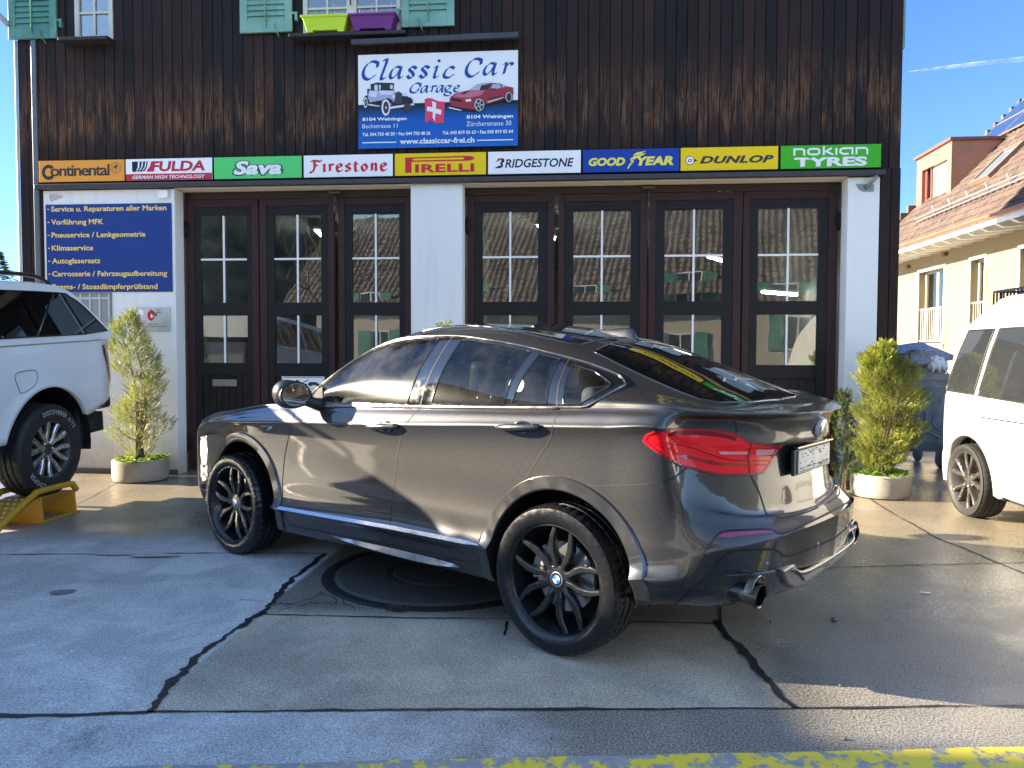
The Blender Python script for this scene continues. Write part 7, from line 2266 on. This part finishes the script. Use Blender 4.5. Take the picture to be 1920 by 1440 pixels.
mb = MB(); mb.rbox(-.99, -.86, -.72, .72, .60, 1.30, .03); mb.build('tailgate', WHITE, PK)
mb = MB(); mb.rbox(2.55, 4.22, -.80, .80, .95, 1.13, .06); mb.rbox(4.0, 4.25, -.78, .78, .55, .98, .05); mb.build('bonnet', WHITE, PK)
mb = MB(); mb.box(-.85, 3.95, -.82, .82, .42, .60); mb.box(.55, 2.6, -.84, .84, .6, 1.28); mb.build('chassis', MAT['seam_black'], PK)
# cab and canopy
def pt_up(X, z, s, inset=0.0): return (X, (.878 - (z - 1.285) * .30 - inset) * s, z)
prof = [(-.90, 1.30), (-1.02, 1.335), (-.68, 1.665), (-.50, 1.755), (-.30, 1.78), (.3, 1.79), (1.6, 1.785), (1.95, 1.73), (2.72, 1.29)]
mb = MB(); mb.smooth = True
ring = []
for s in (1, -1):
    ring.append([pt_up(x_, z_, s) for x_, z_ in prof])
top = smooth_line(prof[1:], 5)
rows = []
for x_, z_ in top:
    yb_ = .878 - (z_ - 1.285) * .30
    rows.append([(x_, yb_ * math.cos(a) / abs(math.cos(a)) * min(1, abs(math.cos(a)) ** .35) if abs(math.cos(a)) > 1e-6 else 0, z_ + .03 * math.sin(a)) for a in np.linspace(0, PI, 15)])
mb.grid(rows)
mb.build('roof', WHITE, PK, fixn=True)
for s in (1, -1):
    mb = MB(); pl = [(x_, z_) for x_, z_ in [(-1.02, 1.335), (-.90, 1.285), (2.72, 1.285)] + top[::-1][1:-1]]
    bm = bmesh.new(); f = bm.faces.new([bm.verts.new(pt_up(u, v, s)) for u, v in pl]); bm.normal_update()
    if f.normal.y * s < 0: f.normal_flip()
    bmesh.ops.triangulate(bm, faces=[f]); mb.bm(bm)
    mb.build('canopy_side', WHITE, PK)
    for nm, gp in (('canopy_window', smooth_line([(-.93, 1.365), (-.70, 1.595), (-.55, 1.685), (-.40, 1.715), (.62, 1.725)], 3) + [(.62, 1.345), (-.2, 1.345), (-.6, 1.345)]), ('rear_door_window', [(.74, 1.345), (.74, 1.725), (1.42, 1.72), (1.42, 1.335)]), ('front_door_window', [(1.5, 1.335), (1.5, 1.715), (1.86, 1.70), (2.45, 1.335)])):
        mb = MB(); bm = bmesh.new(); f = bm.faces.new([bm.verts.new(pt_up(u, v, s, -.006)) for u, v in gp]); bmesh.ops.triangulate(bm, faces=[f]); mb.bm(bm)
        w_ = mb.build(nm, TINT, PK, fixn=True)
        if nm == 'canopy_window':
            mb = MB(); bm = bmesh.new(); f = bm.faces.new([bm.verts.new(pt_up(u, v, s, .02)) for u, v in gp]); bmesh.ops.triangulate(bm, faces=[f]); mb.bm(bm); mb.build('dark_inside', MAT['dark_cloth'], w_)
            mb = MB(); mb.smooth = True; mb.tube([pt_up(u, v, s, -.007) for u, v in gp], .007, 6, closed=True)
            mb.tube([pt_up(.02, 1.345, s, -.0085), pt_up(-.36, 1.712, s, -.0085)], .008, 6); mb.build('window_seal', MAT['gloss_black'], w_)
    mb = MB(); mb.smooth = True
    mb.tube(smooth_line([(1.5, .70 * s, 1.80), (1.4, .70 * s, 1.86), (.4, .70 * s, 1.868), (-.20, .70 * s, 1.855), (-.40, .70 * s, 1.78)], 5), .018, 8); mb.build('roof_rail', MAT['black_plastic'], PK)
    mb = MB(); mb.smooth = True; 
    mb.tube([(x_, (py(x_, 1.275) + .001) * s, 1.283) for x_ in np.linspace(-.86, 2.6, 30)], .006, 6); mb.build('crease_seal', simple('beige_seal', (.35, .28, .2), .5), PK)
    # tail lamp wraps the corner
    P = []
    for x_ in np.linspace(-.985, -.79, 9):
        zt = 1.235; zb_ = .86 if x_ < -.90 else .86 + (x_ + .90) * 2.6
        P.append([(x_ - .004, (py(x_, z) + .007) * s, z) for z in np.linspace(zb_, zt, 8)])
    mb = MB(); mb.smooth = True; mb.grid(P if s < 0 else P[::-1]); mb.build('tail_light', LENSD if False else simple('dark_red_lamp', (.22, .012, .02), .12, coat=.6), PK)
    mb = MB(); mb.rbox(-.55, -.475, s * .70 - .13, s * .70 + .13, .30, .74, .02); mb.build('mud_flap', MAT['black_plastic'], PK)
    mb = MB(); mb.smooth = True
    P = []
    for yy in (.90, .72, .5): P.append([(0 + .54 * math.cos(a), yy * s, .40 + .54 * math.sin(a)) for a in np.linspace(-.2, PI + .2, 26)])
    mb.grid(P); mb.add([(0, .5 * s, .4)] + P[-1], [(0, k, k + 1) for k in range(1, 26)]); mb.build('wheel_housing', MAT['seam_black'], PK)
    # fuel flap outline on the left
    if s > 0:
        mb = MB(); mb.smooth = True; q = [(.36, 1.06), (.155, 1.075), (.125, 1.02), (.165, .955), (.31, .905), (.345, .95)]
        mb.tube([(u, py(u, v) * s + .001, v) for u, v in smooth_line(q, 5, True)], .004, 5, closed=True); mb.build('fuel_flap', MAT['grey_metal'], PK)
mb = MB(); mb.rbox(-1.04, -.93, -.74, .74, .60, .76, .04); mb.rbox(-1.0, -.88, .72, .82, .62, .76, .03); mb.rbox(-1.0, -.88, -.82, -.72, .62, .76, .03); mb.build('rear_bumper', MAT['black_plastic'], PK)
mb = MB(); mb.rbox(-1.05, -.6, -.6, .6, .42, .52, .02); mb.rbox(-.70, -.58, .6, .84, .46, .54, .01); mb.build('tow_bar', MAT['black_plastic'], PK)
SILV = simple('machined_silver', (.62, .60, .57), .28, .9); DKR = simple('dark_grey_rim', (.07, .07, .075), .4, .5)
for x_ in (0, 3.22):
    for s in (1, -1): road_wheel(PK, x_, .80, s, .39, .232, .26, 'split', DKR, SILV, MAT['rubber'], (('DISCOVERER A/T3', .318, R(108), .040, .86), ('COOPER', .318, R(-112), .040, .95)) if s > 0 and x_ == 0 else ())

# ramps
YEL = simple('ramp_yellow', (.60, .30, .015), .45, var=.25, scale=6, bump=.15)
first = None
RAMPS = [(-4.56, 'yellow steel drive-on ramp under the nearer rear wheel of the pickup'), (-6.16, 'yellow steel drive-on ramp under the far rear wheel of the pickup')]
for rx, lab in RAMPS:
    t = empty('wheel_ramp', (rx, -2.39, 0), -PI / 2, lab, 'ramp', 'yellow wheel ramps')
    if first is not None:
        for q in first.children: copy_tree(q, t)
        continue
    first = t
    side = [(.60, .0), (.56, .05), (.20, .225), (.12, .245), (-.24, .245), (-.29, .225), (-.33, .18)]
    for s in (1, -1):
        mb = MB(); mb.smooth = True
        mb.tube([(u, .155 * s, v + .02) for u, v in smooth_line(side, 5)], .026, 8); mb.build('side_rail', YEL, t)
    mb = MB(); L = []
    cuts = smooth_line([(.58, .03), (.20, .20), (.12, .212), (-.24, .212)], 1)
    for (u0_, v0_), (u1_, v1_) in zip(cuts[:-1], cuts[1:]):
        mb.prism([(u0_, v0_), (u1_, v1_), (u1_, v1_ - .006), (u0_, v0_ - .006)], 'y', -.15, .15)
    mb.build('tread_plate', YEL, t)
    mb = MB(); mb.smooth = True
    for i in range(7):
        u = .52 - i * .055; v = .03 + (.58 - u) / .38 * .17
        for k in range(5):
            y_ = -.11 + k * .055 + (.0275 if i % 2 else 0)
            mb.lathe([(.013, .004), (.010, .006), (.001, .006)], 10, Matrix.Translation((u, y_, v)) @ Matrix.Rotation(R(24), 4, 'Y'))
    mb.build('tread_studs', simple('pale_studs', (.75, .70, .6), .4), t)
    for u in (-.31, .10):
        mb = MB(); mb.prism([(-.165, .0), (.165, .0), (.15, .20), (-.15, .20)], 'x', u - .012, u + .012); mb.prism([(-.175, .0), (.175, .0), (.175, .012), (-.175, .012)], 'x', u - .04, u + .04)
        mb.build('leg_plate', YEL, t, bevel=.004)
    for s in (1, -1):
        mb = MB(); mb.prism([(-.31, .0), (.10, .0), (.10, .012), (-.29, .012)], 'y', .15 * s - .012, .15 * s + .012); mb.build('base_rail', YEL, t)
# ================================================================== WHITE VAN
VN = empty('white_van', (4.27, -1.44, 0), -PI / 2, 'white compact van with grey wheel arch trim at the right edge', 'van')
VA = [(0, .31, .40), (2.66, .31, .40)]
vb = lambda X: .26
def vtop(X): return 1.05
def vy(X, z):
    y = .87 - .03 * ((z - .75) / .5) ** 2
    if X < -.42: y -= 1.3 * (-.42 - X) ** 1.6
    if X > 2.9: y -= .4 * (X - 2.9) ** 2
    return y
XV = xs_for(-.62, 3.45, VA)
def up_y(X, z):
    t = (z - 1.05) / .75; y = vy(X, 1.05) - .005 - .10 * t - .06 * max(0, t - .55) - (.32 * max(0, t - .80) ** 1.0)
    return y
def rear_x(z): return -.62 + max(0, z - 1.0) ** 1.4 * .30 + (max(0, z - 1.55) ** 1.5 * 1.1)
for s in (1, -1):
    mb = MB(); mb.smooth = True
    skin(mb, XV, lambda X: arch_low(X, vb, VA), vtop, vy, s); mb.build('side_panel', WHITE2, VN)
    mb = MB(); mb.smooth = True; P = []
    for z in np.linspace(1.05, 1.90, 22):
        x0_ = rear_x(z); x1_ = 2.75 - max(0, z - 1.05) * .75
        P.append([(x0_ + (x1_ - x0_) * (k / 40) ** 1.4, (up_y(max(x0_ + (x1_ - x0_) * (k / 40) ** 1.4, -.62), z) - (.16 * max(0, 1 - k / 4) ** 2)) * s, z) for k in range(41)])
    mb.grid(P if s > 0 else [r_[::-1] for r_ in P]); mb.build('upper_side', WHITE2, VN)
    for nm, gp in (('rear_quarter_window', [(-.50, 1.085), (-.40, 1.35), (-.27, 1.625), (.18, 1.63), (.16, 1.5), (.04, 1.07)]), ('door_window', [(.115, 1.065), (.215, 1.45), (.30, 1.63), (1.15, 1.63), (1.15, 1.03)])):
        n_ = 10; mb = MB(); mb.smooth = True
        gp2 = smooth_line(gp, 1, True); 
        def quad_patch(a, b, c_, d):
            return [[tuple(np.array(a) * (1 - u) * (1 - v) + np.array(b) * u * (1 - v) + np.array(c_) * u * v + np.array(d) * (1 - u) * v) for u in np.linspace(0, 1, n_)] for v in np.linspace(0, 1, n_)]
        if nm == 'rear_quarter_window': a, b, c_, d = (-.47, 1.085), (.04, 1.07), (.18, 1.63), (-.24, 1.63)
        else: a, b, c_, d = (.115, 1.065), (1.15, 1.03), (1.15, 1.63), (.26, 1.63)
        G_ = quad_patch(a, b, c_, d)
        mb.grid([[(u, (up_y(u, v) - (.16 * max(0, 1 - (((u - rear_x(v)) / max(.1, (2.75 - max(0, v - 1.05) * .75) - rear_x(v))) ** (1 / 1.4) * 40) / 4) ** 2) + .006) * s, v) for u, v in r_] for r_ in G_])
        w_ = mb.build(nm, simple('van_dark_pane', (.02, .022, .025), .04, coat=1.0), VN, fixn=True)
        mb = MB(); mb.smooth = True
        edge = [G_[0][k] for k in range(n_)] + [G_[k][-1] for k in range(1, n_)] + [G_[-1][k] for k in range(n_ - 2, -1, -1)] + [G_[k][0] for k in range(n_ - 2, 0, -1)]
        mb.tube([(u, (up_y(u, v) - (.16 * max(0, 1 - (((u - rear_x(v)) / max(.1, (2.75 - max(0, v - 1.05) * .75) - rear_x(v))) ** (1 / 1.4) * 40) / 4) ** 2) + .004) * s, v) for u, v in edge], .009, 6, closed=True); mb.build('window_seal', MAT['black_plastic'], w_)
    ang = np.linspace(R(-8), R(188), 44)
    for cx, cz, r in VA:
        if cx < 1:
            mb = MB(); mb.smooth = True; P = []
            for rr_, off in ((r - .004, -.06), (r - .004, .016), (r + .07, .020), (r + .085, .012), (r + .088, -.01)):
                P.append([(cx + rr_ * math.cos(a), (vy(cx + rr_ * math.cos(a), max(.2, cz + rr_ * math.sin(a))) + off) * s, max(.22, cz + rr_ * math.sin(a))) for a in ang])
            mb.grid(P if s > 0 else P[::-1]); mb.build('wheel_arch_trim', simple('van_grey_trim', (.30, .30, .28), .55, bump=.1), VN)
        mb = MB(); mb.smooth = True; P = []
        for yy in (.84, .6): P.append([(cx + .41 * math.cos(a), yy * s, .31 + .41 * math.sin(a)) for a in np.linspace(-.2, PI + .2, 24)])
        mb.grid(P); mb.add([(cx, .6 * s, .31)] + P[-1], [(0, k, k + 1) for k in range(1, 24)]); mb.build('wheel_housing', MAT['seam_black'], VN)
    mb = MB(); mb.rbox(.42, 2.2, s * .872 - .012, s * .872 + .012, .60, .665, .008); mb.build('side_moulding', bpy.data.materials['van_grey_trim'] if 'van_grey_trim' in bpy.data.materials else MAT['grey_metal'], VN)
    mb = MB(); mb.smooth = True; mb.tube([(.10, vy(.1, .82) * s, .97 - .15), (.06, vy(.06, .8) * s, .80), (.055, vy(.06, .5) * s, .5)], .003, 5); mb.tube([(x_, vy(x_, .9) * s, .885) for x_ in np.linspace(.2, 1.3, 12)], .006, 5); mb.build('door_gap', MAT['seam_black'], VN)
    if s < 0:
        mb = MB(); mb.smooth = True; mb.tube([(-.30 + .075 * math.cos(a), vy(-.3, .95) * s - .001, .94 + .085 * math.sin(a)) for a in np.linspace(-1.3, 1.6, 16)], .003, 5); mb.build('fuel_flap', MAT['grey_metal'], VN)
        mb = MB(); mb.smooth = True; mb.lathe([(.001, .006), (.018, .004), (.02, -.004)], 16, Matrix.Translation((.09, vy(.09, .82) * s, .80)) @ Matrix.Rotation(PI, 4, 'Z'), axis='y'); mb.build('door_catch', MAT['grey_metal'], VN)
mb = MB(); mb.smooth = True; P = []
for x_ in np.linspace(0, 1, 20):
    X = rear_x(1.90) + (2.1 - rear_x(1.90)) * x_
    P.append([(X, (up_y(X, 1.90) - (.16 * max(0, 1 - (x_ ** (1 / 1.4) * 40) / 4) ** 2)) * math.cos(a), 1.90 + .06 * math.sin(a)) for a in np.linspace(0, PI, 13)])
mb.grid(P); mb.build('roof', WHITE2, VN, fixn=True)
mb = MB(); mb.smooth = True; P = []
for z in np.linspace(.32, 1.90, 24):
    yy = (vy(-.62, z) if z < 1.05 else up_y(-.62, z) - .16); P.append([(rear_x(z) - .03 * (1 - k * k), yy * k, z) for k in np.linspace(-1, 1, 11)])
mb.grid(P); mb.build('rear_door', WHITE2, VN, fixn=True)
mb = MB(); mb.rbox(-.68, -.55, -.72, .72, .34, .56, .04); mb.build('rear_bumper', bpy.data.materials['van_grey_trim'], VN)
mb = MB(); mb.rbox(2.6, 3.45, -.78, .78, .5, 1.05, .08); mb.build('bonnet', WHITE2, VN)
mb = MB(); mb.box(-.5, 3.3, -.78, .78, .22, .45); mb.build('chassis', MAT['seam_black'], VN)
for s in (1, -1):
    mb = MB(); P = [[(rear_x(z) + .012, (up_y(-.62, z) - .155) * s, z), (rear_x(z) + .05, (up_y(-.5, z) - .085) * s, z)] for z in np.linspace(1.0, 1.25, 6)]
    mb.grid(P); mb.build('tail_light', simple('van_lamp', (.5, .05, .05), .15, coat=1.0), VN)
VR = simple('van_rim_grey', (.12, .115, .11), .3, .7)
for x_ in (0, 2.66):
    for s in (1, -1): road_wheel(VN, x_, .79, s, .318, .240, .22, 'double', VR, simple('van_rim_face', (.33, .31, .28), .28, .9), MAT['rubber'])

# ================================================================== STEAM RISING OFF THE WET GROUND
m = NT('steam'); c = m.coord('Object')
x, y, z = m.sep(c)
n1 = m.noise(m.mapping(c, (1, 1, .75)), 2.1, 5, .62, dist=.9)
dn = m.mapr(n1, .50, .72)
fx = m.math('MULTIPLY', m.mapr(x, -.75, -.25), m.mapr(x, .3, .8, 1, 0)); fy = m.math('MULTIPLY', m.mapr(y, -.95, -.5), m.mapr(y, .5, .95, 1, 0)); fz = m.math('MULTIPLY', m.mapr(z, 0, .12), m.mapr(z, .5, 1.75, 1, 0))
d = m.math('MULTIPLY', m.math('MULTIPLY', dn, fx), m.math('MULTIPLY', fy, fz))
v = m.n('ShaderNodeVolumePrincipled', i_Color=(.95, .95, .95), i_Density=m.math('MULTIPLY', d, 2.6), i_Anisotropy=.1)
m.t.links.new(v.outputs[0], m.out.inputs['Volume'])
mb = MB(); mb.box(-.8, .8, -1.0, 1.0, .01, 1.8)
o = mb.build('steam', m.mat); o.location = (3.75, .2, 0)
tag(o, 'thin wisps of steam drifting between the conifer and the white van', 'steam', kind='stuff')
SC.cycles.volume_step_rate = 2.0
SC.cycles.volume_max_steps = 128

# a faint vapour trail high up on the right
m = NT('vapour'); c = m.coord()
k = m.math('MULTIPLY', m.mapr(m.noise(c, .02, 4), .3, .7), .30)
mx = m.n('ShaderNodeMixShader', i_0=k, i_1=m.n('ShaderNodeBsdfTransparent').outputs[0], i_2=m.n('ShaderNodeBsdfDiffuse', i_Color=(.9, .9, .9)).outputs[0])
m.surf(mx.outputs[0])
mb = MB(); mb.smooth = True
mb.tube([(1090, 2640, 944), (1151, 2649, 952), (1310, 2664, 971), (1468, 2678, 988), (1800, 2706, 1026)], [.5, 4, 7, 8, 9], 10)
o = mb.build('vapour_trail', m.mat); tag(o, kind='structure')
